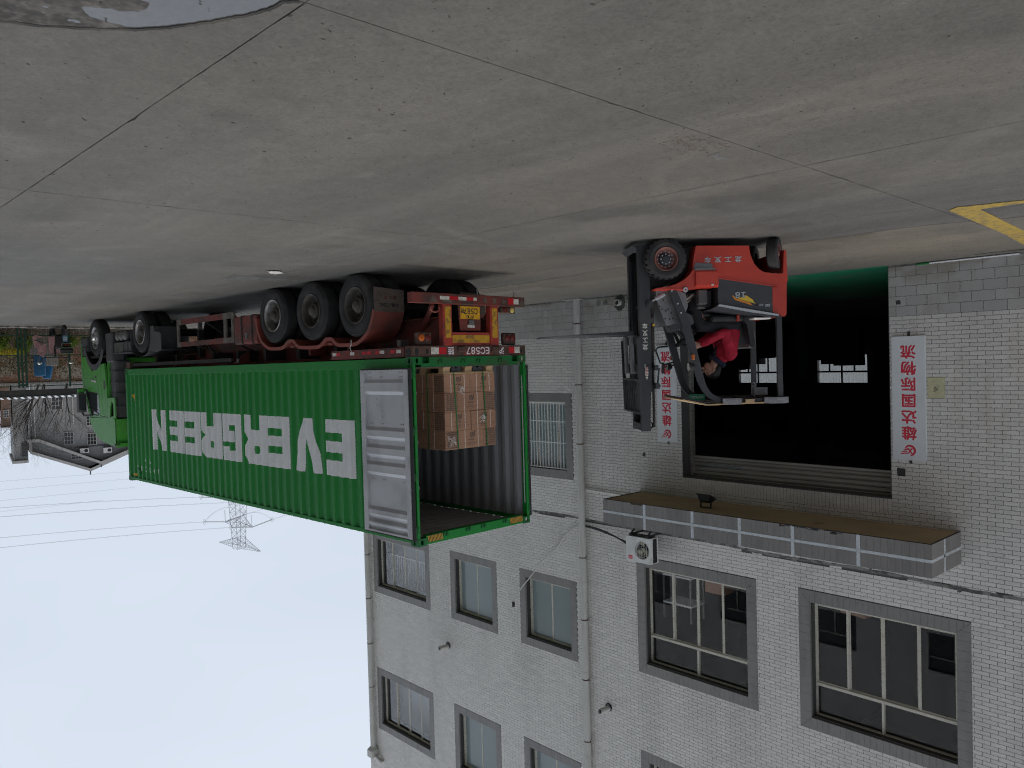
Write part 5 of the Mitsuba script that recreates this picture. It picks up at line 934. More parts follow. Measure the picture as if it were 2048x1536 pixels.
# ------------------------------------------------------------------ semi-trailer under the container
def tyre_prof(R, w, rim, lip=.02):
    """closed profile (r, h) of a tyre: h runs from the outer side to the inner one"""
    s = w / 2; rs = R - rim
    return [(rim, -s + .03), (rim + .012, -s + .012), (rim + .05, -s + .002), (rim + rs * .45, -s - .006), (rim + rs * .70, -s), (R - .035, -s + .012), (R - .012, -s + .026), (R, -s + .05), (R, s - .05), (R - .012, s - .026), (R - .035, s - .012), (rim + rs * .45, s + .006), (rim + .05, s - .002), (rim, s - .03)]
def grooves(R, w, n, parent, M, mat='rubber'):
    return None
def truck_wheel(parent, l, w_out, R, s, wide=.285, rim=.292, front=False, mats=('rim_steel',), rest=True):
    """one road wheel; s=1: outer face towards the camera side (smaller w)"""
    k = holder(f'{parent}__wheel'); c = w_out + s * (wide / 2 + .004)
    M = MC @ tm(l, c, R) @ (np.eye(4) if s > 0 else rot([0, 0, 1], 180))
    obj('tyre', lathe(tyre_prof(R, wide, rim), 56), 'tyre', M, k, smooth=35)
    gr = [lathe([(R + .0015, h), (R + .0015, h + .010)], 56) for h in (-.075, -.028, .018, .065)]
    obj('tread_grooves', cat(gr), 'rubber', M, k)
    obj('sidewall_rings', cat(lathe([(rim + .055, -wide / 2 - .0015), (rim + .060, -wide / 2 - .006), (rim + .066, -wide / 2 - .0025)], 48), lathe([(R - .055, -wide / 2 + .002), (R - .050, -wide / 2 - .003), (R - .044, -wide / 2 + .004)], 48)), 'tyre', M, k, smooth=40)
    h = wide / 2
    if front:
        obj('rim', cat(lathe([(rim + .012, -h + .004), (rim, -h + .0), (rim - .02, -h + .02), (rim - .03, -h + .07), (.235, -h + .075), (.20, -h + .045), (.16, -h + .03), (.155, -h + .03)], 48)), mats[0], M, k, smooth=35)
        obj('hub', cat(lathe([(.158, -h + .035), (.15, -h - .01), (.10, -h - .02), (.085, -h - .075), (.06, -h - .085), (0, -h - .087)], 32)), 'chrome', M, k, smooth=35)
        obj('hand_holes', cat([mv(trimesh.creation.cylinder(.026, .02, sections=12), tm(.205 * math.cos(a), -h + .045, .205 * math.sin(a)) @ rot([1, 0, 0], 90)) for a in np.arange(10) * math.pi / 5]), 'black_matt', M, k)
        obj('wheel_nuts', cat([mv(trimesh.creation.cylinder(.017, .05, sections=6), tm(.135 * math.cos(a), -h - .02, .135 * math.sin(a)) @ rot([1, 0, 0], 90)) for a in (np.arange(10) + .5) * math.pi / 5]), 'chrome', M, k)
    else:
        obj('rim', lathe([(rim + .014, -h + .006), (rim + .008, -h - .004), (rim - .012, -h + .004), (rim - .018, -h + .03), (rim - .022, -h + .045), (rim - .022, -h + .15)], 48), mats[0], M, k, smooth=35)
        obj('dish', lathe([(rim - .022, -h + .15), (rim - .05, -h + .17), (.215, -h + .178), (.19, -h + .165), (.14, -h + .165), (.135, -h + .10)], 40), 'rim_dusty', M, k, smooth=35)
        obj('hub', lathe([(.137, -h + .105), (.125, -h + .06), (.085, -h + .045), (.078, -h - .0), (.06, -h - .012), (0, -h - .013)], 28), 'rim_dusty', M, k, smooth=35)
        obj('hand_holes', cat([mv(trimesh.creation.cylinder(.028, .012, sections=12), tm(.232 * math.cos(a), -h + .176, .232 * math.sin(a)) @ rot([1, 0, 0], 90)) for a in np.arange(8) * math.pi / 4]), 'black_matt', M, k)
        obj('wheel_nuts', cat([mv(trimesh.creation.cylinder(.016, .05, sections=6), tm(.165 * math.cos(a), -h + .145, .165 * math.sin(a)) @ rot([1, 0, 0], 90)) for a in (np.arange(10) + .5) * math.pi / 5]), 'rim_dusty', M, k)
    return k
def plain_tyre(parent, l, c, R, wide=.285, rim=.292):
    k = holder(f'{parent}__wheel'); M = MC @ tm(l, c, R); obj('tyre', lathe(tyre_prof(R, wide, rim), 48), 'tyre', M, k, smooth=35); obj('rim', cat(lathe([(rim, -wide / 2 + .03), (rim - .03, -.02), (.1, 0), (0, 0)], 32), lathe([(rim, wide / 2 - .03), (rim - .03, .02), (.1, 0.001), (0, .001)], 32)), 'rim_dusty', M, k, smooth=35)
tr = thing('semi_trailer', 'rusty red container trailer with three axles and a yellow rear plate', 'trailer')
R = .5235
AX = (1.53, 2.92, 4.31)
for i, l in enumerate(AX):
    truck_wheel(tr, l, .012, R, 1, mats=('rim_steel' if i == 2 else 'rim_dusty',)); plain_tyre(tr, l, .012 + .289 + .34 - .14, R)
    truck_wheel(tr, l, CW - .012, R, -1); plain_tyre(tr, l, CW - .50, R)
    obj('axle', cyl((l, .35, R), (l, CW - .35, R), .075, 16), 'chassis_dark', MC, tr)
    for w in (.72, 1.72): obj('leaf_spring', cat([tube([(l - .5 + .05 * j, w, R + .22 + .012 * j), (l, w, R + .10 + .02 * j), (l + .5 - .05 * j, w, R + .22 + .012 * j)], .02, 6) for j in range(4)] + [box(l - .06, l + .06, w - .06, w + .06, R - .05, R + .2)]), 'chassis_dark', MC, tr)
for w in (.72, 1.64):                                                       # main beams, deep behind and shallow over the coupling
    f = pg((.14, .80), (8.3, .80), (9.3, 1.12), (12.1, 1.12), (12.1, 1.385), (.14, 1.385))
    obj('main_beam', cat(slab(f, w + .03, w + .05), slab(pg((.14, .78), (8.3, .78), (9.3, 1.10), (12.1, 1.10), (12.1, 1.12), (9.3, 1.12), (8.3, .80), (.14, .80)), w - .04, w + .12), slab(pg((.14, 1.386), (12.1, 1.386), (12.1, 1.406), (.14, 1.406)), w - .04, w + .12)), 'trailer_red', MC, tr)
for l in (2.6, 3.9, 5.2, 6.4, 7.6, 9.6, 10.8): obj('cross_member', box(l - .05, l + .05, .30, CW - .30, 1.13, 1.36), 'chassis_dark', MC, tr)
for l in (6.1, 9.2):
    for w in (.10, CW - .42): obj('outrigger', cat(slab(pg((w, 1.40), (w + .32, 1.40), (w + .32, 1.10), (w + .10, 1.28)), l - .012, l + .012, 'x'), box(l - .06, l + .06, w, w + .32, 1.37, 1.395)), 'trailer_red', MC, tr)
# rear bolster
RB0, RB1 = 1.243, 1.408
obj('rear_bolster', cat(box(.0, .19, .003, CW - .003, RB0, RB1, .004), box(-.006, .20, .01, CW - .01, RB1, RB1 + .0048)), 'rust_brown', MC, tr, label='rusty brown rear bolster')
for w, r in ((.085, .036), (.285, .028), (CW - .10, .022)): obj('bolster_hole', mv(trimesh.creation.cylinder(1, .006, sections=20), tm(-.001, w, 1.335) @ rot([0, 1, 0], 90) @ sc(r * 1.5, r, 1)), 'black_matt', MC, tr)
obj('bolster_hole', mv(trimesh.creation.cylinder(1, .006, sections=20), tm(.09, .002, 1.335) @ rot([1, 0, 0], 90) @ sc(.040, .055, 1)), 'black_matt', MC, tr); obj('bolster_hole', mv(trimesh.creation.cylinder(1, .006, sections=20), tm(.155, .002, 1.325) @ rot([1, 0, 0], 90) @ sc(.020, .028, 1)), 'black_matt', MC, tr)
for a, b_, m in ((.36, .515, 'reflect_white'), (.515, .67, 'reflect_red'), (CW - .40, CW - .27, 'reflect_red'), (CW - .27, CW - .14, 'reflect_white')): obj('reflector_tape', box(-.003, .0005, a, b_, 1.27, 1.375), m, MC, tr)
def back_text(poly, w0, z0, l=-.003, mat='script_white', nm='painted_letters'):
    q = affinity.translate(poly, w0, z0); obj(nm, slab(q, l - .0015, l + .001, 'x'), mat, MC, tr)
def latin_row(text, h, wid=None):
    m = meshkit.text_mesh(text, h, .001, bold=True); q = trimesh.path.polygons.projected(m, (0, 0, 1)); b_ = q.bounds; q = affinity.translate(q, -b_[0], -b_[1]); return affinity.scale(q, (wid / (b_[2] - b_[0])) if wid else 1, h / (b_[3] - b_[1]), origin=(0, 0))
def mirror(q): return q
# seen from behind, reading runs towards smaller w on screen right... the near side (w = 0) is on the right of a viewer behind the trailer
def rtext(text, h, wid): q = latin_row(text, h, wid); return affinity.translate(affinity.scale(q, -1, 1, origin=(0, 0)), wid, 0)
def rcjk(ch, h): g = affinity.scale(affinity.translate(cjk(ch), -100, -75), h / 200, h / 200, origin=(0, 0)); return affinity.scale(g, -1, 1, origin=(0, 0))
obj('bolster_plate', box(-.002, .0005, 1.02, 1.66, 1.255, 1.40), 'trailer_red', MC, tr)
back_text(rtext('EC587', .118, .50), 1.085, 1.268); back_text(rcjk('挂', .135), .76, 1.328); back_text(rcjk('沪', .125), 1.86, 1.33)
for w in (.98, 1.72): obj('step_plate', box(-.03, .0, w - .08, w + .08, 1.265, 1.345, .006), 'rust_brown', MC, tr)
# side rails above the rear wheels with reflector pairs
for y0, y1 in ((.0, .05), (CW - .05, CW)):
    obj('side_rail', cat(box(.205, 2.26, y0, y1, 1.262, 1.395), box(.205, 2.30, min(y0, CW - .09), max(y1, .09), 1.396, 1.4075)), 'trailer_red', MC, tr)
for l, m in ((2.16, 'reflect_white'), (2.04, 'reflect_red'), (1.62, 'reflect_white'), (1.28, 'reflect_red'), (1.14, 'reflect_red'), (.90, 'reflect_red'), (.78, 'reflect_white'), (.50, 'reflect_red'), (.34, 'reflect_white')): obj('side_reflector', box(l - .058, l + .058, -.004, .0005, 1.292, 1.345), m, MC, tr)
# rear bumper, yellow posts, plate
BZ0, BZ1 = .425, .588
obj('bumper', cat(box(-.02, .10, .01, CW - .01, BZ0, BZ1, .006)), 'trailer_red', MC, tr, label='dented rear bumper bar')
for a, b_, z0, z1, m in ((.55, .74, .47, .525, 'reflect_white'), (.74, .93, .47, .525, 'reflect_red'), (.93, 1.10, .47, .525, 'reflect_white'), (1.10, 1.25, .47, .525, 'reflect_red'), (1.25, 1.32, .472, .522, 'reflect_white'), (.60, .79, .527, .565, 'flap_brown'), (.79, .96, .527, .565, 'trailer_red'), (2.03, 2.16, .45, .56, 'reflect_red'), (2.16, 2.28, .46, .55, 'reflect_white')): obj('bumper_tape', box(-.024, -.0195, a, b_, z0, z1), m, MC, tr)
for w in (.42, 2.36): obj('warning_triangle', slab(pg((w - .085, BZ1 - .018), (w + .085, BZ1 - .018), (w, BZ0 + .02)), -.0245, -.0195, 'x'), 'flap_brown', MC, tr)
for i, (w, t) in enumerate(((1.50, '挂'), (1.72, '集'), (1.93, '中'))): back_text(rcjk(t, .10), w, .508, -.022, 'flap_brown', 'faded_letters')
for a in (.62, 1.63): obj('post', cat(box(.0, .11, a, a + .185, BZ1 + .001, 1.2425, .004)), 'post_red', MC, tr); obj('post_marking', box(-.004, .0005, a + .04, a + .155, .63, 1.12), 'post_yellow', MC, tr)
obj('cross_panel', box(.02, .10, .806, 1.629, 1.03, 1.2425, .004), 'post_red', MC, tr); obj('cross_marking', box(.0155, .0205, .82, 1.615, 1.075, 1.20), 'post_yellow', MC, tr)
obj('plate_bracket', slab(pg((.98, BZ1 + .002), (1.47, BZ1 + .002), (1.45, 1.0), (1.01, 1.0)), .05, .062, 'x'), 'trailer_red', MC, tr)
p0, p1, q0, q1 = 1.02, 1.44, .612, .815
obj('number_plate', box(.044, .0495, p0, p1, q0, q1), 'plate_yellow', MC, tr, label='yellow number plate')
back_text(rtext('C587', .095, .29), 1.045 + .055, .640, .0435, 'ink_black', 'plate_characters'); back_text(rcjk('挂', .085), 1.065, .687, .0435, 'ink_black', 'plate_characters'); back_text(rtext('E', .05, .07), 1.13, .755, .0435, 'ink_black', 'plate_characters'); back_text(rcjk('沪', .06), 1.28, .779, .0435, 'ink_black', 'plate_characters'); back_text(disc(1.23, .779, .007), 0, 0, .0435, 'ink_black', 'plate_characters')
obj('plate_lamp', cat(box(.02, .05, 1.19, 1.29, .83, .89, .006), box(.03, .05, 1.17, 1.31, .893, .91)), 'steel_grey', MC, tr); obj('maker_plate', box(.046, .05, 1.17, 1.32, .915, .955), 'reflect_white', MC, tr)
for w in (.12, 1.96): 
    g = holder(f'{tr}__tail_lamp'); obj('housing', box(.04, .12, w, w + .30, 1.03, 1.235, .02), 'rust_brown', MC, g)
    for dw, m in ((.09, 'lamp_red'), (.215, 'lamp_red')) if w > 1 else ((.09, 'lamp_orange'), (.215, 'lamp_red')): obj('lens', lathe([(.056, .0), (.056, .012), (.04, .02), (0, .022)], 20, 'x').apply_transform(rot([0, 0, 1], 180)).apply_translation((.0395, w + dw, 1.12)), m, MC, g, smooth=40)
g = holder(f'{tr}__tail_lamp'); obj('housing', box(.05, .12, 1.93, 2.28, .592, .70, .02), 'rust_brown', MC, g)
for w, m in ((2.02, 'lamp_red'), (2.19, 'lamp_cream')): obj('lens', lathe([(.05, .0), (.045, .012), (0, .02)], 20, 'x').apply_transform(rot([0, 0, 1], 180)).apply_translation((.0495, w, .645)), m, MC, g, smooth=40)
obj('tow_hook', tube([(.05, .50 + .09 * math.cos(t), .66 + .055 * math.sin(t)) for t in np.linspace(-.6, 3.8, 18)], .016, 8), 'mudguard_red', MC, tr, smooth=True)
for q in ((.46, .78), (1.98, 1.66)): obj('bumper_strut', bar((.06, q[0], .60), (.75, q[1], 1.0), .06), 'trailer_red', MC, tr)
obj('chain_end', cat(cyl((.0, 1.36, .585), (.0, 1.355, .30), .012, 8), cyl((.0, 2.18, .43), (-.01, 2.19, .34), .008, 6)), 'steel_grey', MC, tr)
# mudguards: one wavy sheet over three wheels, near and far
def smoothline(P, n=6):
    P = np.array(P, float); t = np.arange(len(P)); tt = np.linspace(0, len(P) - 1, (len(P) - 1) * n + 1); q = np.stack([np.interp(tt, t, P[:, i]) for i in range(2)], 1)
    for _ in range(3): q[1:-1] = (q[:-2] + 2 * q[1:-1] + q[2:]) / 4
    return q
mg = smoothline([(4.895, .54), (4.86, .75), (4.73, .98), (4.46, 1.115), (4.22, 1.128), (3.97, 1.13), (3.86, 1.10), (3.71, 1.005), (3.50, 1.005), (3.39, 1.10), (3.28, 1.138), (2.67, 1.155), (2.54, 1.10), (2.42, 1.020), (2.21, 1.025), (2.10, 1.11), (1.98, 1.145), (1.50, 1.145), (1.30, 1.06), (1.14, .95), (1.03, .76), (.985, .62)])
dn = mg.copy(); tang = np.gradient(mg, axis=0); nrm = np.stack([-tang[:, 1], tang[:, 0]], 1); nrm /= np.linalg.norm(nrm, axis=1, keepdims=True)
lipp = sg.Polygon(np.vstack([mg + nrm * .006, (mg - nrm * .055)[::-1]])).buffer(0)
if lipp.geom_type != 'Polygon': lipp = max(lipp.geoms, key=lambda g: g.area)
n = len(mg)
for w0, w1, wl in ((.0, .62, (-.012, .0)), (CW - .62, CW, (CW, CW + .012))):
    V = np.vstack([np.column_stack([mg[:, 0], np.full(n, w0), mg[:, 1]]), np.column_stack([mg[:, 0], np.full(n, w1), mg[:, 1]])])
    obj('mudguard', (V, [[i, i + 1, n + i + 1, n + i] for i in range(n - 1)]), 'mudguard_red', MC, tr, smooth=True)
    obj('mudguard_lip', slab(lipp, *wl), 'mudguard_red', MC, tr)
    obj('mud_flap', slab(pg((w0 + .015, .265), (w1 - .015, .30), (w1 - .015, .66), (w0 + .015, .66)), .972, .982, 'x'), 'flap_brown', MC, tr, label='dusty brown rubber mud flap')
back_text(rtext('CIMC', .06, .20), .10, .52, .970, 'chassis_dark', 'flap_letters'); back_text(rcjk('集', .07), .38, .55, .970, 'chassis_dark', 'flap_letters'); back_text(rcjk('中', .07), .46, .55, .970, 'chassis_dark', 'flap_letters')
for j, (w, c) in enumerate(((.24, '禁'), (.34, '止'), (.42, '集'))): back_text(rcjk(c, .06), w, .43, .970, 'trailer_red', 'flap_letters')
for l in (3.62, 2.32): obj('mudguard_bracket', cat(box(l - .06, l + .06, .02, .4, 1.115, 1.15), box(l - .03, l + .03, .38, .72, 1.10, 1.30)), 'mudguard_red', MC, tr)
obj('rope', tube([(1.62, -.016, 1.09), (1.61, -.02, 1.16), (1.66, -.016, 1.22), (1.60, -.012, 1.31)], .007, 6), 'film_white', MC, tr)
obj('bracket_box', box(.62, .72, .25, .40, 1.13, 1.24), 'tank_grey', MC, tr)
# tool box with straps, side guard frame, landing legs
tb = smoothline([(0.0, .47), (.0, .62), (-.0, .98), (.02, 1.015), (.40, 1.015), (.42, .98), (.44, .62), (.40, .50), (.30, .468), (.05, .462)], 4)
for w0 in (.02, ):
    P = sg.Polygon([(w0 + a * .9, z) for a, z in tb]).buffer(.01)
    obj('tool_box', slab(P, 4.93, 5.88, 'x'), 'trailer_red', MC, tr)
    for l in (5.12, 5.56): obj('tool_box_strap', slab(P.buffer(.012), l - .025, l + .025, 'x'), 'chassis_dark', MC, tr)
    obj('latch', cat(box(5.33, 5.42, -.0, .012, .80, .92), box(5.36, 5.39, -.012, .0, .83, .90)), 'steel_grey', MC, tr)
for w, m in ((.015, 'skirt_grey'), (CW - .055, 'skirt_grey')):
    g = holder(f'{tr}__side_guard')
    obj('rail', box(5.93, 8.78, w, w + .04, .345, .465), 'trailer_red', MC, g); obj('rail', box(5.93, 8.78, w, w + .04, .86, .965), 'trailer_red', MC, g)
    for a, b_ in ((8.70, 8.7805), (6.28, 6.38), (5.925, 6.03)): obj('upright', box(a, b_, w - .004, w + .036, .4655, .8595), m, MC, g)
    for q in ((5.92, 6.42, .342, .4655), (5.92, 6.42, .8595, .968), (8.56, 8.785, .342, .4655), (8.56, 8.785, .8595, .968)): obj('end_plate', box(q[0], q[1], w - .003, w + .044, q[2], q[3]), m, MC, g)
    obj('stay', cat(cyl((8.4, w + .05, .88), (7.6, .76 if w < 1 else CW - .76, 1.2), .014, 8), cyl((6.3, w + .05, .90), (6.3, .76 if w < 1 else CW - .76, 1.2), .02, 8), cyl((7.4, w + .05, .45), (7.0, .7 if w < 1 else CW - .7, 1.0), .012, 8)), 'chassis_dark', MC, g)
    for l in (7.1, 7.6, 8.2): obj('reflector', box(l - .05, l + .05, w - .003, w - .0, .895, .93), 'rust_brown', MC, g)
for w in (.62, CW - .72):
    g = holder(f'{tr}__landing_leg'); obj('leg', box(9.0, 9.12, w, w + .11, .55, 1.2), 'chassis_dark', MC, g); obj('inner_leg', box(9.02, 9.10, w + .015, w + .095, .30, .55), 'steel_grey', MC, g); obj('foot', box(8.94, 9.18, w - .06, w + .17, .27, .30), 'chassis_dark', MC, g)
    obj('gear_brace', bar((9.06, w + .05, .7), (8.3, w + .05, 1.1), .04), 'chassis_dark', MC, g)
obj('air_tank', cat(lathe([(0, 0), (.10, .02), (.13, .06), (.13, .74), (.10, .78), (0, .8)], 20, 'x').apply_translation((6.5, .95, .95)), lathe([(0, 0), (.10, .02), (.13, .06), (.13, .74), (.10, .78), (0, .8)], 20, 'x').apply_translation((6.5, 1.3, .95))), 'chassis_dark', MC, tr)
obj('twist_lock', cat([cyl((l, w, 1.30), (l, w, 1.39), .03, 10) for l in (6.0, 11.95) for w in (.12, CW - .12)]), 'steel_grey', MC, tr)
obj('front_bolster', box(11.85, 12.10, .01, CW - .01, 1.25, 1.408, .004), 'rust_brown', MC, tr)
obj('bar_beneath_rail', box(6.2, 11.84, .06, .12, 1.28, 1.36), 'chassis_dark', MC, tr)
# ------------------------------------------------------------------ tractor unit
tu = thing('tractor_unit', 'bright green lorry cab coupled to the container trailer', 'lorry')
R2 = .515
k = truck_wheel(tu, 11.02, -.012, R2, 1, mats=('rim_steel',)); plain_tyre(tu, 11.02, .49, R2); truck_wheel(tu, 11.02, CW + .012, R2, -1); plain_tyre(tu, 11.02, CW - .49, R2)
truck_wheel(tu, 14.42, -.01, R2, 1, front=True, mats=('rim_steel',)); truck_wheel(tu, 14.42, CW + .01, R2, -1, front=True)
obj('axle', cyl((11.02, .35, R2), (11.02, CW - .35, R2), .09, 16), 'chassis_dark', MC, tu); obj('axle', cyl((14.42, .3, R2), (14.42, CW - .3, R2), .07, 16), 'chassis_dark', MC, tu)
for w in (.78, 1.58): obj('frame_rail', box(9.9, 15.2, w, w + .08, .80, 1.05), 'chassis_dark', MC, tu)
obj('fifth_wheel', cat(slab(disc(11.0, 1.22, .48, 28).difference(pg((10.2, .98), (11.0, 1.16), (11.0, 1.28), (10.2, 1.46))), 1.06, 1.10, 'z')), 'chassis_dark', MC, tu)
fd = smoothline([(10.33, .42), (10.36, .80), (10.50, 1.03), (10.75, 1.11), (11.02, 1.12), (11.30, 1.11), (11.53, 1.02), (11.66, .82), (11.69, .44)], 6); n = len(fd)
for w0, w1 in ((-.015, .62), (CW - .62, CW + .015)):
    V = np.vstack([np.column_stack([fd[:, 0], np.full(n, w0), fd[:, 1]]), np.column_stack([fd[:, 0], np.full(n, w1), fd[:, 1]])]); obj('drive_mudguard', (V, [[i, i + 1, n + i + 1, n + i] for i in range(n - 1)]), 'cab_plastic', MC, tu, smooth=True)
    obj('rear_quarter', cat(slab(pg((10.34, .40), (10.40, .98), (10.05, 1.04), (9.72, 1.0), (9.70, .62), (9.78, .56), (10.06, .55), (10.14, .40)), w0 + .01, w0 + .03), box(9.75, 10.33, w0 + .03, w1 - .02, .98, 1.0), box(10.02, 10.06, w0 + .031, w1 - .02, .42, .975)), 'cab_plastic', MC, tu)
for i, y in enumerate((.06, .06, .06)):
    obj('air_tank', lathe([(0, 0), (.09, .015), (.135, .05), (.14, .08), (.14, .62), (.13, .66), (0, .68)], 24, 'y').apply_translation((12.84 - .27 * i, .02, .53)), 'tank_grey', MC, tu, smooth=40)
obj('battery_box', cat(box(12.36, 12.95, .02, .55, .71, .985, .01), *[box(12.38 + .07 * i, 12.41 + .07 * i, .0, .02, .73, .97) for i in range(8)]), 'tank_grey', MC, tu)
obj('side_tray', cat(box(11.75, 12.34, .04, .55, .70, .98, .02), box(11.70, 13.4, -.01, .6, .985, 1.005), cyl((12.05, .1, .98), (12.05, .1, .70), .09, 14)), 'cab_plastic', MC, tu)
obj('step_skirt', cat(box(13.05, 13.55, -.01, .3, .42, 1.22, .03), box(13.55, 13.93, .10, .3, .42, 1.0, .02)), 'cab_plastic', MC, tu)
# cab body
Y0, Y1 = -.035, CW + .035
side = pg((15.56, 1.02), (15.60, 1.30), (15.58, 1.62), (15.52, 1.90), (15.02, 2.735), (13.52, 2.735), (13.52, 1.95), (13.60, 1.50), (13.66, 1.24), (14.33, 1.30), (14.66, 1.46), (15.0, 1.20), (15.20, 1.02))
hole = disc(14.42, .52, .74, 40)
side = side.difference(hole)
win = pg((15.30, 1.90), (15.02, 2.03), (14.90, 2.07), (14.27, 2.08), (14.20, 2.60), (14.32, 2.665), (14.85, 2.66))
win = pg((15.27, 1.97), (14.98, 2.045), (14.27, 2.08), (14.19, 2.58), (14.28, 2.655), (14.86, 2.64))
for ya, yb in ((Y0, Y0 + .05), (Y1 - .05, Y1)): obj('side_panel', slab(side.difference(win.buffer(.03)), ya, yb), 'cab_green', MC, tu)
for yy in (Y0 + .012, Y1 - .018):
    obj('side_window', slab(win.buffer(.012), yy, yy + .006), 'cab_glass', MC, tu); obj('window_seal', slab(win.buffer(.03).difference(win), yy - .004, yy + .004), 'black_matt', MC, tu)
obj('quarter_light_bar', slab(pg((14.98, 2.05), (14.94, 2.05), (14.90, 2.64), (14.93, 2.64)), Y0 + .004, Y0 + .018), 'black_matt', MC, tu)
obj('cab_back', box(13.46, 13.515, Y0 + .04, Y1 - .04, 1.10, 2.735), 'cab_green', MC, tu); obj('cab_floor', box(13.52, 15.5, Y0 + .05, Y1 - .05, 1.02, 1.08), 'chassis_dark', MC, tu)
obj('front_panel', cat(hull([(15.56, Y0 + .005, .44), (15.56, Y1 - .005, .44), (15.60, Y0 + .005, 1.30), (15.60, Y1 - .005, 1.30), (15.49, Y0 + .005, 1.92), (15.49, Y1 - .005, 1.92), (15.62, Y0 + .3, .46), (15.62, Y1 - .3, .46), (15.66, Y0 + .3, 1.3), (15.66, Y1 - .3, 1.3), (15.53, Y0 + .3, 1.92), (15.53, Y1 - .3, 1.92)])), 'cab_green', MC, tu)
obj('windscreen', hull([(15.50, Y0 + .06, 1.93), (15.50, Y1 - .06, 1.93), (15.02, Y0 + .06, 2.72), (15.02, Y1 - .06, 2.72), (15.53, Y0 + .3, 1.93), (15.53, Y1 - .3, 1.93), (15.05, Y0 + .3, 2.72), (15.05, Y1 - .3, 2.72)]), 'cab_glass', MC, tu)
obj('bumper_side', cat(box(15.02, 15.555, Y0 + .0, .4, .47, .72, .03), box(15.06, 15.55, Y0 + .015, .4, .74, 1.0, .02), box(15.02, 15.50, Y0 - .004, Y0 + .2, .72, .742)), 'cab_plastic', MC, tu)
arch = sg.Polygon([(14.42 + .74 * math.cos(t), .52 + .74 * math.sin(t)) for t in np.linspace(.45, 2.75, 30)] + [(14.42 + .84 * math.cos(t), .52 + .90 * math.sin(t)) for t in np.linspace(2.75, .45, 30)])
for q in ((Y0 - .02, Y0), (Y1, Y1 + .02)): obj('wheel_arch', slab(arch, *q), 'cab_plastic', MC, tu)
obj('arch_liner', cat(*[(lambda a, b_: trimesh.Trimesh([[14.42 + .735 * math.cos(a), y, .52 + .735 * math.sin(a)] for y in (Y0 + .002, .5)] + [[14.42 + .735 * math.cos(b_), y, .52 + .735 * math.sin(b_)] for y in (.5, Y0 + .002)], [[0, 1, 2], [0, 2, 3]], process=False))(a, b_) for a, b_ in zip(np.linspace(.1, 3.04, 24)[:-1], np.linspace(.1, 3.04, 24)[1:])]), 'black_matt', MC, tu)
def seam(pts, w=.010): return slab(sg.LineString(pts).buffer(w / 2, 2), Y0 - .0015, Y0 + .001)
obj('door_seam', cat(seam([(15.44, 1.63), (14.34, 1.63)]), seam([(15.42, 1.98), (15.40, 1.20)]), seam([(14.34, 1.30), (14.33, 1.63), (14.16, 2.02), (14.12, 2.70)]), seam([(13.95, 1.30), (13.95, 2.68)], .006)), 'cab_dark', MC, tu)
obj('locker_panel', cat(slab(rrect(14.26, 14.56, 1.40, 1.60, .03), Y0 - .004, Y0 + .001), slab(rrect(13.66, 13.90, 1.86, 2.66, .04).difference(rrect(13.68, 13.88, 1.88, 2.64, .04)), Y0 - .004, Y0 + .001)), 'cab_green', MC, tu)
obj('door_handle', cat(box(14.52, 14.68, Y0 - .03, Y0 + .0, 1.69, 1.74, .008), box(14.40, 14.50, Y0 - .006, Y0, 1.70, 1.76)), 'reflect_white', MC, tu)
obj('lock_cover', slab(disc(14.36, 1.60, .035), Y0 - .008, Y0), 'cab_dark', MC, tu); obj('vent_panel', box(13.62, 13.74, Y0 - .005, Y0, 1.72, 1.95), 'cab_plastic', MC, tu)
obj('stripe', slab(pg((15.16, 2.46), (15.20, 2.42), (14.0, 2.68), (13.55, 2.69), (13.55, 2.70), (14.0, 2.70)), Y0 - .0015, Y0), 'cab_dark', MC, tu)
# side deflector behind the door
ext = pg((13.50, 2.18), (12.95, 2.17), (12.93, 2.735), (13.50, 2.735)).difference(pg((13.20, 2.25), (13.05, 2.36), (13.05, 2.66), (13.34, 2.70), (13.30, 2.4)))
for ya, yb in ((Y0, Y0 + .03), (Y1 - .03, Y1)): obj('side_deflector', slab(ext, ya, yb), 'cab_green', MC, tu)
# roof fairing
roof = [(15.04, 2.745), (14.98, 2.93), (14.75, 3.14), (14.3, 3.36), (13.8, 3.45), (13.3, 3.49), (12.96, 3.50)]
ring = [[(x, Y0 + dy, z if dy > .01 else z - .03) for dy in (.0, .10)] + [(x, Y1 - dy, z if dy > .01 else z - .03) for dy in (.10, .0)] for x, z in roof]
V, F = [], []
for r in ring: V += r
nr4 = len(roof)
for i in range(nr4 - 1):
    for j in range(3): F.append([i * 4 + j, i * 4 + j + 1, (i + 1) * 4 + j + 1, (i + 1) * 4 + j])
bn = len(V)
for x, z in roof: V += [(x, Y0, 2.745), (x, Y1, 2.745)]
for i in range(nr4 - 1): F += [[i * 4, (i + 1) * 4, bn + 2 * (i + 1), bn + 2 * i], [i * 4 + 3, bn + 2 * i + 1, bn + 2 * (i + 1) + 1, (i + 1) * 4 + 3]]
obj('roof_fairing', (np.array(V), F), 'cab_green', MC, tu)
obj('fairing_lip', cat(bar((15.06, Y0 - .004, 2.79), (12.97, Y0 - .004, 2.74), .02, .05), seam([(14.93, 2.90), (13.05, 2.88)], .012)), 'cab_green', MC, tu)
obj('fairing_back', cat(box(13.0, 13.05, Y0 + .03, Y1 - .03, 2.75, 3.47), box(12.955, 12.975, Y0, Y1, 3.40, 3.50)), 'cab_green', MC, tu); obj('fairing_hinge', cyl((12.98, Y0 + .10, 3.43), (12.98, Y0 - .02, 3.43), .03, 12), 'cab_dark', MC, tu)
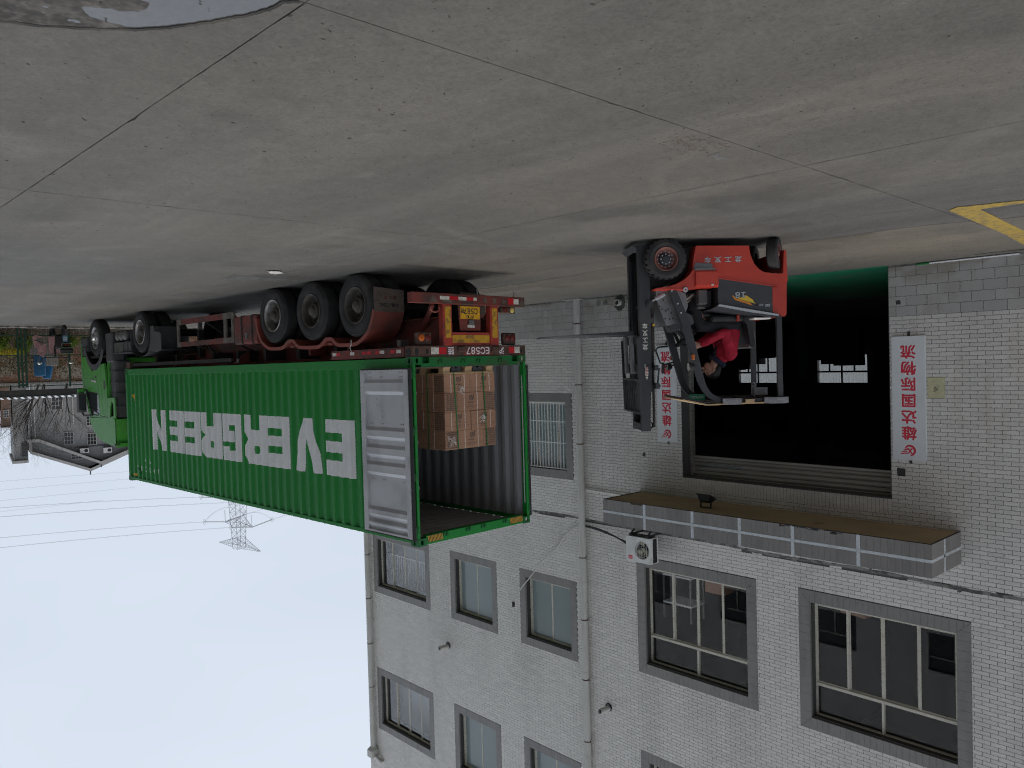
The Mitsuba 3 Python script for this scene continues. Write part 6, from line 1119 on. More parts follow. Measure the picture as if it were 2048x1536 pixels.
obj('air_intake', cat(box(13.02, 13.45, .05, .45, 1.15, 2.74, .05), *[box(13.0, 13.46, .03, .47, z, z + .02) for z in (1.45, 1.75, 2.05, 2.4)]), 'cab_plastic', MC, tu); obj('intake_hose', cyl((13.2, .25, 1.15), (13.2, .35, .9), .12, 14), 'black_matt', MC, tu)
obj('exhaust_guard', box(13.0, 13.44, CW - .6, CW - .1, 1.1, 2.7, .05), 'black_matt', MC, tu)
obj('suzi_coils', cat([tube([(12.6 + .05 * math.cos(t * 3) - .10 * t, .9 + .2 * s_, 1.35 + .05 * math.sin(t * 3)) for t in np.linspace(0, 9, 70)], .010, 5) for s_ in (0, 1, 2)]), 'cab_dark', MC, tu)
# mirrors
g = holder(f'{tu}__mirror'); obj('housing', hull([(a + .02 * (z > 2.3), y, z) for a in (15.16, 15.33) for y in (Y0 - .24, Y0 - .03) for z in (2.06, 2.60)]), 'cab_plastic', MC, g); obj('glass', box(15.145, 15.158, Y0 - .22, Y0 - .05, 2.10, 2.54), 'cab_glass', MC, g)
obj('arm', cat(tube([(15.25, Y0 - .13, 2.6), (15.18, Y0 - .10, 2.70), (15.0, Y0 - .04, 2.70), (14.75, Y0 + .0, 2.69)], .028, 8), tube([(15.25, Y0 - .13, 2.07), (15.30, Y0 - .07, 1.99), (15.33, Y0 + .01, 1.96)], .022, 8)), 'cab_plastic', MC, g); obj('cover', box(15.20, 15.34, Y0 - .22, Y0 - .06, 1.93, 2.045, .02), 'cab_green', MC, g)

# ------------------------------------------------------------------ forklift (frame MF: x towards the forks, y away from the camera, z up; near face of the front tyre at y = 0)
fk = thing('forklift', 'red and black electric forklift with its forks raised, parked before the open roller door', 'forklift')
FW = 1.12
def lug_tyre(R, w, rim, n):
    p = [(rim, -w / 2 + .015), (rim + .01, -w / 2 + .002), (rim + .05, -w / 2 - .004), (R - .05, -w / 2), (R - .016, -w / 2 + .012), (R - .016, w / 2 - .012), (R - .05, w / 2), (rim, w / 2 - .01)]
    return lathe(p, 48), cat([mv(hull([(-.018, -w / 2 - .004, R - .052), (.018, -w / 2 - .004, R - .052), (-.024, -w / 2 + .016, R), (.024, -w / 2 + .016, R), (-.024 + .02, 0.01, R), (.024 + .02, .01, R), (-.018 + .02, .01, R - .02), (.018 + .02, .01, R - .02)]), rot([0, 1, 0], 360 * i / n)) for i in range(n)] + [mv(hull([(-.018, w / 2 + .004, R - .052), (.018, w / 2 + .004, R - .052), (-.024, w / 2 - .016, R), (.024, w / 2 - .016, R), (-.024 + .02, -.01, R), (.024 + .02, -.01, R), (-.018 + .02, -.01, R - .02), (.018 + .02, -.01, R - .02)]), rot([0, 1, 0], 360 * (i + .5) / n)) for i in range(n)])
for s in (0, 1):
    g = holder(f'{fk}__drive_wheel'); M = MF @ tm(0, .105 if s == 0 else FW - .105, .265) @ (np.eye(4) if s == 0 else rot([0, 0, 1], 180)); a, b_ = lug_tyre(.265, .20, .155, 22)
    obj('tyre', a, 'tyre', M, g, smooth=35); obj('tread_lug', b_, 'tyre', M, g, kind='stuff')
    obj('rim', lathe([(.158, -.092), (.15, -.102), (.138, -.095), (.128, -.075), (.118, -.045), (.085, -.03), (.08, -.03)], 36), 'rim_pink', M, g, smooth=35); obj('hub', lathe([(.084, -.03), (.078, -.06), (.045, -.066), (.04, -.078), (0, -.08)], 28), 'fork_black', M, g, smooth=35)
    obj('wheel_nuts', cat([mv(trimesh.creation.cylinder(.0085, .02, sections=6), tm(r * math.cos(t), -.066 + (.03 if r > .08 else 0), r * math.sin(t)) @ rot([1, 0, 0], 90)) for r, n in ((.062, 8), (.102, 12)) for t in np.arange(n) * 2 * math.pi / n]), 'logo_grey', M, g)
for s in (0, 1):
    g = holder(f'{fk}__steer_wheel'); M = MF @ tm(-1.47, .15 if s == 0 else FW - .15, .205) @ rot([0, 0, 1], -58) @ (np.eye(4) if s == 0 else rot([0, 0, 1], 180))
    obj('tyre', lathe([(.115, -.055), (.12, -.068), (.16, -.075), (.19, -.068), (.203, -.05), (.203, .05), (.19, .068), (.16, .075), (.115, .06)], 44), 'tyre', M, g, smooth=35); obj('rim', lathe([(.118, -.062), (.11, -.07), (.1, -.06), (.09, -.03), (.055, -.02), (.05, -.055), (.035, -.07), (0, -.072)], 32), 'rim_pink', M, g, smooth=35)
    obj('tread_grooves', cat([lathe([(.2035, h), (.2035, h + .006)], 44) for h in (-.025, .02)]), 'rubber', M, g)
B2 = FW - .055
def fpart(nm, poly, y0, y1, mat, **k): return obj(nm, slab(poly, y0, y1), mat, MF, fk, **k)
body = sg.Polygon([(-.405, .10), (-1.10, .112), (-1.118, .233), (-1.169, .351), (-1.225, .415), (-1.286, .455), (-1.40, .474), (-1.47, .477), (-1.47, .645), (-.676, .519), (-.665, .43), (-.35, .42), (-.362, .30), (-.385, .18)])
fpart('body', body, .055, B2, 'fork_red', label='red lower body')
wheelwell = sg.Polygon([(.16, .10), (.16, .60), (-.02, .60), (-.20, .53), (-.33, .40), (-.37, .18), (-.395, .10)])
fpart('front_frame', wheelwell, .24, FW - .24, 'chassis_dark')
fend = sg.Polygon([(.150, .640), (-.014, .622), (-.12, .592), (-.219, .545), (-.30, .475), (-.346, .405), (-.42, .415), (-.62, .425), (-.672, .44), (-.675, .610), (-.62, .645), (-.378, .646), (-.27, .670), (-.05, .662), (.148, .655)])
for ya, yb in ((.0, .30), (FW - .30, FW)): fpart('fender', fend, ya, yb, 'fork_red')
fpart('floor_pan', sg.Polygon([(.10, .60), (-.20, .60), (-.62, .60), (-.62, .645), (.10, .652)]), .305, FW - .305, 'fork_black')
obj('fender_pod', hull([(x, y, z) for x in (-.37, -.66) for y in (-.035,) for z in (.445, .62)] + [(x, .05, z) for x in (-.345, -.675) for z in (.425, .645)]), 'fork_red', MF, fk)
obj('step', cat(box(-.62, -.355, -.05, .06, .405, .419), slab(pg((-.61, .335), (-.39, .318), (-.36, .404), (-.615, .404)), .045, .052)), 'steel_grey', MF, fk, label='worn steel step')
obj('fender_rib', cat(bar((-.02, -.003, .651), (-.27, -.003, .664), .01, .012), bar((-.676, .052, .521), (-1.47, .052, .648), .012, .012)), 'fork_red', MF, fk)
obj('lashing_eye', lathe([(.012, -.01), (.03, -.012), (.034, 0), (.03, .008), (.012, .006), (.012, -.01)], 18).apply_translation((-.235, -.012, .668)), 'logo_grey', MF, fk, smooth=40)
obj('sticker', box(-.60, -.565, -.0375, -.034, .605, .628), 'reflect_white', MF, fk)
cw = []
for z, x, i in ((.16, -1.555, .06), (.24, -1.60, .05), (.58, -1.615, .05), (.60, -1.595, .05), (1.01, -1.585, .06), (1.035, -1.565, .08)): cw.append([(-1.475, .075, z), (x + .04, .075 + i * .3, z), (x, .075 + i * 2.2, z), (x, FW - .075 - i * 2.2, z), (x + .04, FW - .075 - i * .3, z), (-1.475, FW - .075, z)])
V = np.array([p for r in cw for p in r]); F = [[i * 6 + j, i * 6 + (j + 1) % 6, (i + 1) * 6 + (j + 1) % 6, (i + 1) * 6 + j] for i in range(5) for j in range(6)]; m = trimesh.Trimesh(V, [t for f in F for t in ([f[0], f[1], f[2]], [f[0], f[2], f[3]])] + [[0, j + 1, j] for j in range(1, 5)] + [[30, 30 + j, 30 + j + 1] for j in range(1, 5)], process=False)
cwm = slab(sg.Polygon([(-1.47, .478), (-1.555, .478), (-1.57, .17), (-1.60, .18), (-1.612, .57), (-1.598, .60), (-1.590, 1.00), (-1.57, 1.035), (-1.468, 1.04)]), .075, FW - .075); obj('counterweight', cwm, 'fork_red', MF, fk, label='red rear counterweight')
obj('counterweight_curve', hull([(-1.575, .12, z) for z in (.5, .98)] + [(-1.575, FW - .12, z) for z in (.5, .98)] + [(-1.66, .36, z) for z in (.52, .95)] + [(-1.66, FW - .36, z) for z in (.52, .95)]), 'fork_red', MF, fk)
fpart('rear_strip', sg.Polygon([(-1.40, .652), (-1.469, .662), (-1.469, 1.0), (-1.40, .985)]), .0565, FW - .0565, 'fork_red')
fpart('battery_panel', sg.Polygon([(-.680, .524), (-1.398, .638), (-1.398, .978), (-.680, .850)]), .058, FW - .058, 'fork_panel', label='dark side panel with the logo')
lid = sg.Polygon([(-.575, .925), (-.655, .888), (-.684, .853), (-1.462, 1.0), (-1.462, 1.042), (-1.10, 1.005)])
fpart('hood', lid, .03, FW - .03, 'fork_panel'); fpart('hood_trim', sg.Polygon([(-.66, .884), (-.684, .862), (-1.462, 1.008), (-1.462, 1.030), (-1.10, .975)]), .022, .0295, 'logo_grey')
obj('hood_cushion', cat(box(-1.40, -1.16, .10, .30, 1.035, 1.065, .012)), 'film_white', MF, fk)
def side_text(poly, x, z, mat, y=.052, d=.002, nm='lettering'): obj(nm, slab(affinity.translate(affinity.scale(poly, 1, 1, origin=(0, 0)), x, z), y - d, y + .001), mat, MF, fk)
# the viewer faces +y, so +x runs to the right and reads as usual
h = .082
for i, c in enumerate('龙工叉车'): side_text(affinity.scale(affinity.translate(cjk(c), -100, -75), .095 / 200, h / 200, origin=(0, 0)), -.955 + i * .135, .285, 'logo_grey')
lg = .0555
side_text(latin_row('18', .078, .135), -1.042, .708, 'logo_grey', lg, .002); side_text(pg((-.90, .808), (-.865, .756), (-.88, .75), (-.915, .79), (-1.105, .85), (-1.132, .889)), 0, 0, 'logo_orange', lg, .0012); side_text(pg((-.93, .792), (-1.05, .762), (-1.085, .775), (-1.178, .866), (-1.12, .846)), 0, 0, 'logo_yellow', lg, .0008); side_text(pg((-1.02, .750), (-1.06, .758), (-1.150, .82), (-1.14, .828)), 0, 0, 'logo_yellow', lg, .0012)
side_text(latin_row('AC', .030, .055), -1.275, .868, 'logo_grey', lg); side_text(affinity.skew(shapely.union_all([B(i * .022, 0, i * .022 + .016, .032).difference(B(i * .022 + .004, .012, i * .022 + .012, .018)) for i in range(3)]), 15, 0), -1.36, .872, 'logo_grey', lg); side_text(disc(0, 0, .017), -1.185, .875, 'black_matt', lg)
# seat base side, pedals, cowl
obj('seat_pedestal', box(-.665, -.45, .25, .85, .65, .90, .02), 'fork_black', MF, fk); obj('pedal_box', box(-.56, -.44, .12, .24, .66, .85, .01), 'cab_plastic', MF, fk)
cowl = sg.Polygon([(.10, .66), (.07, .83), (-.035, 1.12), (-.15, 1.09), (-.245, 1.07), (-.33, .86), (-.30, .70), (-.2, .66)])
fpart('cowl', cowl, .22, FW - .25, 'steel_grey', label='grey front cowl plate with bolt holes')
obj('cowl_bolts', cat([mv(trimesh.creation.cylinder(.010, .012, sections=8), tm(x, .218, z) @ rot([1, 0, 0], 90)) for x, z in ((.06, .70), (.02, .72), (.0, .78), (.05, .86), (.02, .90), (-.03, .92), (-.06, .90), (-.10, .95), (-.02, 1.02), (-.08, 1.03), (-.12, 1.02))]), 'chassis_dark', MF, fk, kind='stuff')
obj('console', hull([(-.12, .38, 1.08), (-.26, .38, 1.07), (-.14, .38, 1.17), (-.25, .38, 1.16), (-.12, .72, 1.08), (-.26, .72, 1.07), (-.16, .68, 1.19), (-.24, .68, 1.19)]), 'cab_plastic', MF, fk)
obj('steering_column', cyl((-.20, .55, 1.12), (-.36, .55, 1.27), .030, 12), 'fork_black', MF, fk)
Rs = tm(-.38, .55, 1.285) @ rot([0, 1, 0], -38)
obj('steering_wheel', cat(tube([(.17 * math.cos(t), .17 * math.sin(t), 0) for t in np.linspace(0, 2 * math.pi, 33)], .014, 8), bar((-.16, 0, 0), (.16, 0, -.01), .025, .012), bar((0, -.16, 0), (0, .16, -.01), .025, .012), ball((.0, .0, -.01), (.05, .05, .02)), ball((.10, -.13, .04), .028, 1)), 'black_matt', MF @ Rs, fk, smooth=40)
obj('lever', cat(*[cyl((-.24, .68 + .06 * i, 1.12), (-.33, .66 + .06 * i, 1.33), .008, 8) for i in range(3)], *[ball((-.335, .66 + .06 * i, 1.34), .02, 1) for i in range(3)]), 'black_matt', MF, fk)
# seat
obj('seat_cushion', cat(box(-1.12, -.66, .30, .82, .985, 1.075, .03)), 'black_matt', MF, fk); obj('seat_back', slab(sg.Polygon([(-1.08, 1.05), (-1.17, 1.04), (-1.215, 1.09), (-1.255, 1.40), (-1.225, 1.43), (-1.185, 1.40), (-1.14, 1.12)]), .30, .82), 'black_matt', MF, fk); obj('seat_back_shell', slab(sg.Polygon([(-1.25, 1.20), (-1.275, 1.40), (-1.24, 1.43), (-1.18, 1.44), (-1.17, 1.42)]), .34, .78), 'tank_grey', MF, fk)
obj('belt_socket', cat(box(-1.02, -.99, .24, .28, 1.0, 1.06), box(-1.025, -.985, .235, .285, 1.06, 1.075)), 'fork_red', MF, fk)
# overhead guard
ap = smoothline([(-.083, .655), (-.165, .87), (-.25, 1.092), (-.345, 1.47), (-.435, 1.84), (-.475, 1.95), (-.545, 2.04), (-.64, 2.095), (-.78, 2.118), (-1.0, 2.118)], 5)
tg = np.gradient(ap, axis=0); nm_ = np.stack([-tg[:, 1], tg[:, 0]], 1) / np.linalg.norm(tg, axis=1, keepdims=True); wd = np.interp(np.arange(len(ap)), [0, 10, len(ap) * .55, len(ap) - 1], [.052, .052, .040, .026])[:, None]
apoly = sg.Polygon(np.vstack([ap + nm_ * wd, (ap - nm_ * wd)[::-1]])).buffer(0)
for y in (.06, FW - .11):
    obj('front_pillar', slab(apoly, y, y + .05), 'fork_black', MF, fk); obj('rear_pillar', bar((-1.485, y + .02, 1.03), (-1.485, y + .02, 2.095), .05, .066, (1, 0, 0)), 'fork_black', MF, fk)
    for x, z in ((-.075, .672), (-.148, .84), (-.19, .96)): obj('pillar_bolt', mv(trimesh.creation.cylinder(.012, .012, sections=8), tm(x, y - .003, z) @ rot([1, 0, 0], 90)), 'logo_grey', MF, fk)
    obj('roof_side_bar', box(-1.52, -.62, y, y + .05, 2.095, 2.138), 'fork_black', MF, fk)
    obj('pillar_gusset', slab(pg((-.25, .95), (-.34, 1.0), (-.36, 1.10), (-.285, 1.14)), y + .01, y + .03), 'fork_panel', MF, fk)
for x in (-1.5, -1.2, -.95, -.75): obj('roof_cross_bar', box(x - .02, x + .02, .11, FW - .11, 2.098, 2.134), 'fork_black', MF, fk)
obj('roof_front_plate', slab(sg.Polygon([(-.62, 2.12), (-.48, 2.125), (-.20, 2.055), (-.19, 2.075), (-.48, 2.15), (-.62, 2.138)]), .07, FW - .07), 'fork_panel', MF, fk)
obj('roof_board', cat(slab(sg.Polygon([(-1.575, 2.139), (-.50, 2.151), (-.185, 2.077), (-.183, 2.090), (-.49, 2.168), (-1.575, 2.157)]), .02, FW - .02)), 'board_wood', MF, fk, label='plywood sheet taped on the guard')
for a, b_ in ((-.95, -.70), (-1.57, -1.25)): obj('tape', cat(box(a, b_, .012, .0185, 2.085, 2.158), box(a + .02, b_ - .06, .008, .0125, 2.10, 2.166)), 'tape_grey', MF, fk)
obj('tape', box(-1.12, -1.0, .0145, .0195, 2.10, 2.155), 'board_wood', MF, fk)
def roof_plate(nm, x0, x1, z0, z1, y, mat, lab, text=None):
    k = thing(nm, lab, 'plate'); obj('plate', box(x0, x1, y, y + .004, z0, z1), mat, MF, k)
    if text: obj('characters', slab(affinity.translate(latin_row(text, (z1 - z0) * .42, (x1 - x0) * .8), x0 + (x1 - x0) * .1, z0 + (z1 - z0) * .3), y - .0015, y + .001), 'reflect_white', MF, k)
    return k
roof_plate('registration_plate', -.555, -.345, 2.03, 2.11, .30, 'plate_green', 'small green registration plate under the front of the forklift guard', 'A07626')
k = roof_plate('hanging_plate', -1.44, -1.26, 1.965, 2.068, .40, 'tape_grey', 'scratched grey plate hanging under the back of the forklift guard'); obj('chain', tube([(-1.26, .40, 2.06), (-1.25, .40, 2.075), (-1.27, .40, 2.09)], .005, 6), 'logo_grey', MF, k); obj('hook', tube([(-1.255, .41, 1.95 + .03 * math.sin(t)) if t < 0 else (-1.255 + .02 * math.cos(t), .41, 1.93 + .03 * math.sin(t)) for t in np.linspace(.3, 5.5, 14)], .006, 6), 'logo_grey', MF, k)
# lamps, mirrors on the pillars
for y, x in ((.02, -.31), (FW - .02, -.31)):
    g = holder(f'{fk}__work_lamp'); obj('housing', lathe([(0, -.05), (.03, -.05), (.055, -.01), (.058, .02), (.05, .025)], 20, 'x').apply_translation((x + .03, y - (.02 if y < .5 else -.02), 1.66)), 'black_matt', MF, g, smooth=40); obj('lens', mv(trimesh.creation.cylinder(.05, .008, sections=20), tm(x + .055, y - (.02 if y < .5 else -.02), 1.66) @ rot([0, 1, 0], 90)), 'reflect_white', MF, g)
    obj('bracket', bar((x - .05, y, 1.64), (x + .02, y - .01, 1.64), .02), 'black_matt', MF, g); obj('indicator', box(x - .035, x + .005, y - .02, y + .03, 1.50, 1.57, .008), 'lamp_orange', MF, g)
g = holder(f'{fk}__mirror'); obj('mirror_head', box(-.22, -.205, FW - .02, FW + .10, 1.60, 1.76, .006), 'black_matt', MF, g); obj('arm', cyl((-.28, FW - .05, 1.65), (-.21, FW + .03, 1.67), .010, 8), 'black_matt', MF, g)
obj('grab_handle', tube([(-.26, FW - .08, 1.37), (-.13, FW - .02, 1.38), (-.10, FW - .0, 1.42), (-.16, FW - .0, 1.60), (-.22, FW - .02, 1.63), (-.33, FW - .08, 1.60)], .012, 8), 'black_matt', MF, fk, smooth=True)
# mast
ms = holder(f'{fk}__mast')
for y0, y1, s in ((.20, .30, 1), (FW - .30, FW - .20, -1)):
    ch = sg.Polygon([(.175, 0), (.325, 0), (.325, .1), (.30, .1), (.30, .02), (.20, .02), (.20, .1), (.175, .1)]) if s > 0 else sg.Polygon([(.175, .1), (.325, .1), (.325, 0), (.30, 0), (.30, .08), (.20, .08), (.20, 0), (.175, 0)])
    obj('outer_rail', slab(affinity.translate(ch, 0, y0), .06, 1.97, 'z'), 'fork_black', MF, ms)
    chi = affinity.scale(ch, .78, .72, origin='center'); obj('inner_rail', slab(affinity.translate(chi, 0, y0 + .05 * s), .20, 2.50, 'z'), 'fork_black', MF, ms)
    obj('lift_cylinder', cat(cyl((.145, (y0 + y1) / 2 + .02 * s, .15), (.145, (y0 + y1) / 2 + .02 * s, 1.45), .030, 14), cyl((.145, (y0 + y1) / 2 + .02 * s, 1.45), (.145, (y0 + y1) / 2 + .02 * s, 2.45), .018, 12)), 'chassis_dark', MF, ms, smooth=40)
    obj('chain', box(.205, .220, (y0 + y1) / 2 + .06 * s, (y0 + y1) / 2 + .075 * s, 1.3, 2.42), 'chassis_dark', MF, ms)
    obj('tilt_cylinder', cat(cyl((-.02, (y0 + y1) / 2 - .02, .70), (.10, (y0 + y1) / 2 - .02, .76), .028, 12), cyl((.10, (y0 + y1) / 2 - .02, .76), (.22, (y0 + y1) / 2 - .02, .83), .014, 10)), 'logo_grey', MF, ms)
    obj('pulley', lathe([(.045, -.015), (.05, -.02), (.035, 0), (.05, .02), (.045, .025)], 18).apply_translation((.20, (y0 + y1) / 2 + .06 * s, 2.42)), 'chassis_dark', MF, ms)
    obj('rail_bolt', cat([mv(trimesh.creation.cylinder(.010, .01, sections=8), tm(.265, y0 - .002 if s > 0 else y1 + .002, z) @ rot([1, 0, 0], 90)) for z in (1.29, 1.62, 1.645)]), 'logo_grey', MF, ms)
for z, a, b_, x in ((.12, .20, FW - .20, .16), (1.04, .20, FW - .20, .15), (1.66, .1, FW - .1, .13), (1.90, .1, FW - .1, .12)): obj('cross_member', box(x - .02, x + .03, a, b_, z - .035, z + .035), 'fork_black', MF, ms)
obj('upper_bracket', cat(box(.06, .20, .21, .26, 1.89, 1.915), box(.06, .20, .21, .26, 1.665, 1.69), bar((.075, .235, 1.69), (.095, .235, 1.89), .02)), 'fork_black', MF, ms)
obj('top_cross', box(.20, .31, .28, FW - .28, 2.40, 2.49), 'fork_black', MF, ms); obj('foot_guard', slab(pg((.33, .12), (.40, .06), (.345, .05), (.33, .08)), .20, FW - .20), 'fork_black', MF, ms)
obj('mast_pivot', cat(mv(trimesh.creation.cylinder(.052, .04, sections=8), tm(.19, .185, .83) @ rot([1, 0, 0], 90)), mv(trimesh.creation.cylinder(.028, .06, sections=12), tm(.19, .175, .83) @ rot([1, 0, 0], 90))), 'fork_black', MF, ms)
obj('hose', cat([tube(sag((.12, .55 + .03 * i, 1.0), (.14, .55 + .03 * i, 2.45), 0) + np.array([[-.01 * math.sin(3 * j / 15.), 0, 0] for j in range(16)]), .011, 6) for i in range(3)]), 'rubber', MF, ms)
for i, c in enumerate('龙工叉车'): obj('lettering', slab(affinity.translate(affinity.scale(affinity.translate(cjk(c), -100, -75), .075 / 200, .080 / 200, origin=(0, 0)), .255, 1.39 - i * .093), .1975, .201), 'reflect_white', MF, ms)
obj('warning_label', box(.225, .262, .1985, .201, 1.655, 1.765), 'reflect_white', MF, ms); obj('warning_label_print', cat(box(.226, .261, .1975, .199, 1.648, 1.656), *[box(.230, .257, .1975, .199, 1.67 + .018 * i, 1.678 + .018 * i) for i in range(5)]), 'reflect_red', MF, ms); obj('warning_triangle', slab(pg((.225, 1.775), (.262, 1.775), (.2435, 1.815)), .1975, .201), 'reflect_white', MF, ms); obj('cylinder_tag', box(.118, .150, .212, .2165, 1.085, 1.115), 'hazard_yellow', MF, ms)
# carriage, backrest, forks (mast tipped back a touch: the tips rise)
cg = holder(f'{fk}__carriage'); TILT = MF @ rot([0, 1, 0], -1.6, (.4, 0, 1.25))
for z in (1.30, 1.66): obj('carriage_bar', box(.345, .385, .06, FW - .06, z - .05, z + .05), 'fork_black', TILT, cg)
for y in (.34, FW - .40): obj('carriage_plate', box(.30, .3449, y, y + .06, 1.22, 1.80), 'fork_black', TILT, cg)
bx = .395
obj('backrest_frame', cat(box(bx - .03, bx + .01, .02, .06, 1.28, 2.235), box(bx - .03, bx + .01, FW - .06, FW - .02, 1.28, 2.235), box(bx - .03, bx + .01, .02, FW - .02, 2.236, 2.262), box(bx - .03, bx + .01, .061, FW - .061, 1.80, 1.83)), 'fork_black', TILT, cg)
for i in range(9): y = .10 + i * (FW - .2) / 8; obj('backrest_bar', box(bx - .02, bx + .002, y - .010, y + .010, 1.831, 2.2355), 'fork_black', TILT, cg)
for y in (.30, FW - .44):
    g = holder(f'{fk}__fork'); obj('shank', box(.388, .428, y, y + .12, 1.225, 1.735, .004), 'steel_grey', TILT, g)
    obj('blade', hull([(.386, y, 1.170), (.386, y + .12, 1.170), (.386, y, 1.225), (.386, y + .12, 1.225), (.44, y, 1.225), (.44, y + .12, 1.225), (1.63, y + .02, 1.188), (1.63, y + .10, 1.188), (1.63, y + .02, 1.198), (1.63, y + .10, 1.198), (1.30, y, 1.178), (1.30, y + .12, 1.178)]), 'fork_black', TILT, g); obj('hook', cat(box(.34, .388, y + .02, y + .10, 1.70, 1.735), box(.34, .388, y + .02, y + .10, 1.23, 1.25)), 'steel_grey', TILT, g)
# ------------------------------------------------------------------ the driver, leaning forward over a phone
ps = thing('person', 'driver in a red jacket and black trousers sitting on the forklift, bent over a phone', 'person')
YC = .55
def P(x, z, y=0.0): return (x, YC + y, z)
HD = P(-.715, 1.715)
skin = [[(P(-.80, 1.585), .062), (P(-.765, 1.64), .058), (P(-.735, 1.70), .06)], [(P(-.728, 1.735), (.094, .076, .092)), (P(-.69, 1.705), (.070, .064, .080))], [(P(-.68, 1.70), (.058, .056, .075)), (P(-.672, 1.645), (.040, .042, .034))],
        [(P(-.618, 1.708), .010), (P(-.598, 1.688), .014), (P(-.612, 1.682), .012)], [(P(-.635, 1.66, 0), (.016, .026, .012))], [(P(-.625, 1.738, -.03), .016), (P(-.625, 1.738, .03), .016)],
        [(P(-.733, 1.715, -.078), (.018, .010, .028))], [(P(-.733, 1.715, .078), (.018, .010, .028))],
        [(P(-.80, 1.585), .06), (P(-.93, 1.40), .07), (P(-.98, 1.12), .08)]]
def hand(cx, cz, y, s):
    """palm and five bent fingers round the phone; s: which way the thumb goes"""
    o = [[(P(cx - .10, cz + .0, y), .028), (P(cx - .055, cz + .006, y), (.030, .022, .036)), (P(cx - .02, cz + .006, y), (.026, .018, .040))]]
    for i, L in enumerate((.070, .082, .078, .060)):
        z = cz + .034 - .022 * i; yy = y - .008 * s
        o.append([(P(cx - .012, z, y), .0105), (P(cx + L * .5, z + .002, yy), .0095), (P(cx + L * .9, z - .004, yy + .018 * s), .0085), (P(cx + L * 1.0, z - .010, yy + .040 * s), .0075)])
    o.append([(P(cx - .05, cz + .030, y + .01 * s), .013), (P(cx - .005, cz + .056, y + .025 * s), .011), (P(cx + .028, cz + .060, y + .030 * s), .0095)]); return o
hn = hand(-.475, 1.372, -.13, 1); hf = hand(-.50, 1.375, .10, -1)
for c, e in ((hn, P(-.60, 1.36, -.15)), (hf, P(-.60, 1.36, .12))): skin.append([(e, .032), (c[0][0][0], .028)])
skin += hn + hf
for y in (-.19, .19): skin.append([(P(-.93, 1.49, y), .06), (P(-.85, 1.22, y * 1.15), .045), (P(-.60, 1.36, y * .75), .032)])
for y in (-.12, .12): skin.append([(P(-.98, 1.12, y * .8), .09), (P(-.58, 1.09, y), .055), (P(-.46, .80, y), .04), (P(-.40, .75, y), .035)])
obj('body', blob(skin, .012, 5), 'skin', MF, ps, smooth=True)
obj('hair', cat(blob([[(P(-.752, 1.768), (.092, .082, .078)), (P(-.800, 1.72), (.055, .072, .066)), (P(-.815, 1.67), (.045, .062, .040))], [(P(-.70, 1.80), (.055, .060, .026))]], .014, 4)), 'hair', MF, ps, smooth=True)
obj('eyebrows', cat(*[tube([(-.622, YC + y - .018, 1.752), (-.616, YC + y, 1.757), (-.622, YC + y + .018, 1.752)], .005, 6) for y in (-.032, .032)]), 'hair', MF, ps); obj('eyes', cat(*[ball((-.618, YC + y, 1.735), (.006, .013, .005), 1) for y in (-.031, .031)]), 'ink_black', MF, ps); obj('mouth', tube([(-.622, YC - .022, 1.655), (-.615, YC, 1.657), (-.622, YC + .022, 1.655)], .004, 6), 'lamp_red', MF, ps)
jk = [[(P(-.985, 1.11), (.125, .17, .09)), (P(-.985, 1.28), (.130, .19, .10)), (P(-.925, 1.47), (.145, .18, .10)), (P(-.865, 1.575), (.090, .115, .060))], [(P(-.93, 1.51, -.15), .092), (P(-.93, 1.51, .15), .092)]]
for y in (-.205, .205): jk.append([(P(-.93, 1.50, y), .090), (P(-.865, 1.235, y * 1.10), .068), (P(-.80, 1.235, y * 1.08), .062), (P(-.575, 1.362, y * .70), .044)])
jm = blob(jk, .013, 4); v = np.array(jm.vertices); nn = np.array(jm.vertex_normals); wr = meshkit.fbm(v * np.array([14, 14, 9]) + 2.0, 3, 4) - .5; wr2 = np.abs(meshkit.noise(v * np.array([22, 20, 12]), 8) - .5); jm.vertices = v + nn * (.020 * wr - .014 * wr2)[:, None]
obj('jacket', jm, 'jacket_red', MF, ps, smooth=True)
obj('collar', blob([[(P(-.860, 1.635, -.06), .040), (P(-.795, 1.60, -.075), .036), (P(-.745, 1.55, -.05), .032), (P(-.735, 1.525, .0), .030), (P(-.745, 1.55, .05), .032), (P(-.795, 1.60, .075), .036), (P(-.860, 1.635, .06), .040), (P(-.885, 1.65, 0), .044), (P(-.860, 1.635, -.06), .040)], [(P(-.765, 1.53), .030), (P(-.80, 1.42), .026)]], .014, 3), 'navy_cloth', MF, ps, smooth=True)
tk = []
for y in (-.115, .115): tk.append([(P(-1.0, 1.12, y * .7), (.13, .11, .10)), (P(-.80, 1.115, y), .088), (P(-.565, 1.115, y * 1.1), .076), (P(-.52, 1.02, y * 1.1), .072), (P(-.47, .86, y * 1.1), .060), (P(-.455, .775, y * 1.1), .058)])
tm_ = blob(tk, .015, 4); v = np.array(tm_.vertices); tm_.vertices = v + np.array(tm_.vertex_normals) * (.022 * (meshkit.fbm(v * 12, 3, 9) - .5))[:, None]; obj('trousers', tm_, 'trousers_black', MF, ps, smooth=True)
for y in (-.13, .13):
    obj('shoe', blob([[(P(-.49, .695, y), (.035, .040, .032)), (P(-.42, .745, y), (.045, .042, .036)), (P(-.32, .815, y), (.034, .044, .022))]], .014, 3), 'shoe_tan', MF, ps, smooth=True); obj('sole', hull([P(a, z, y + d) for a, z in ((-.515, .665), (-.295, .828), (-.28, .812), (-.50, .645)) for d in (-.04, .04)]), 'reflect_white', MF, ps)
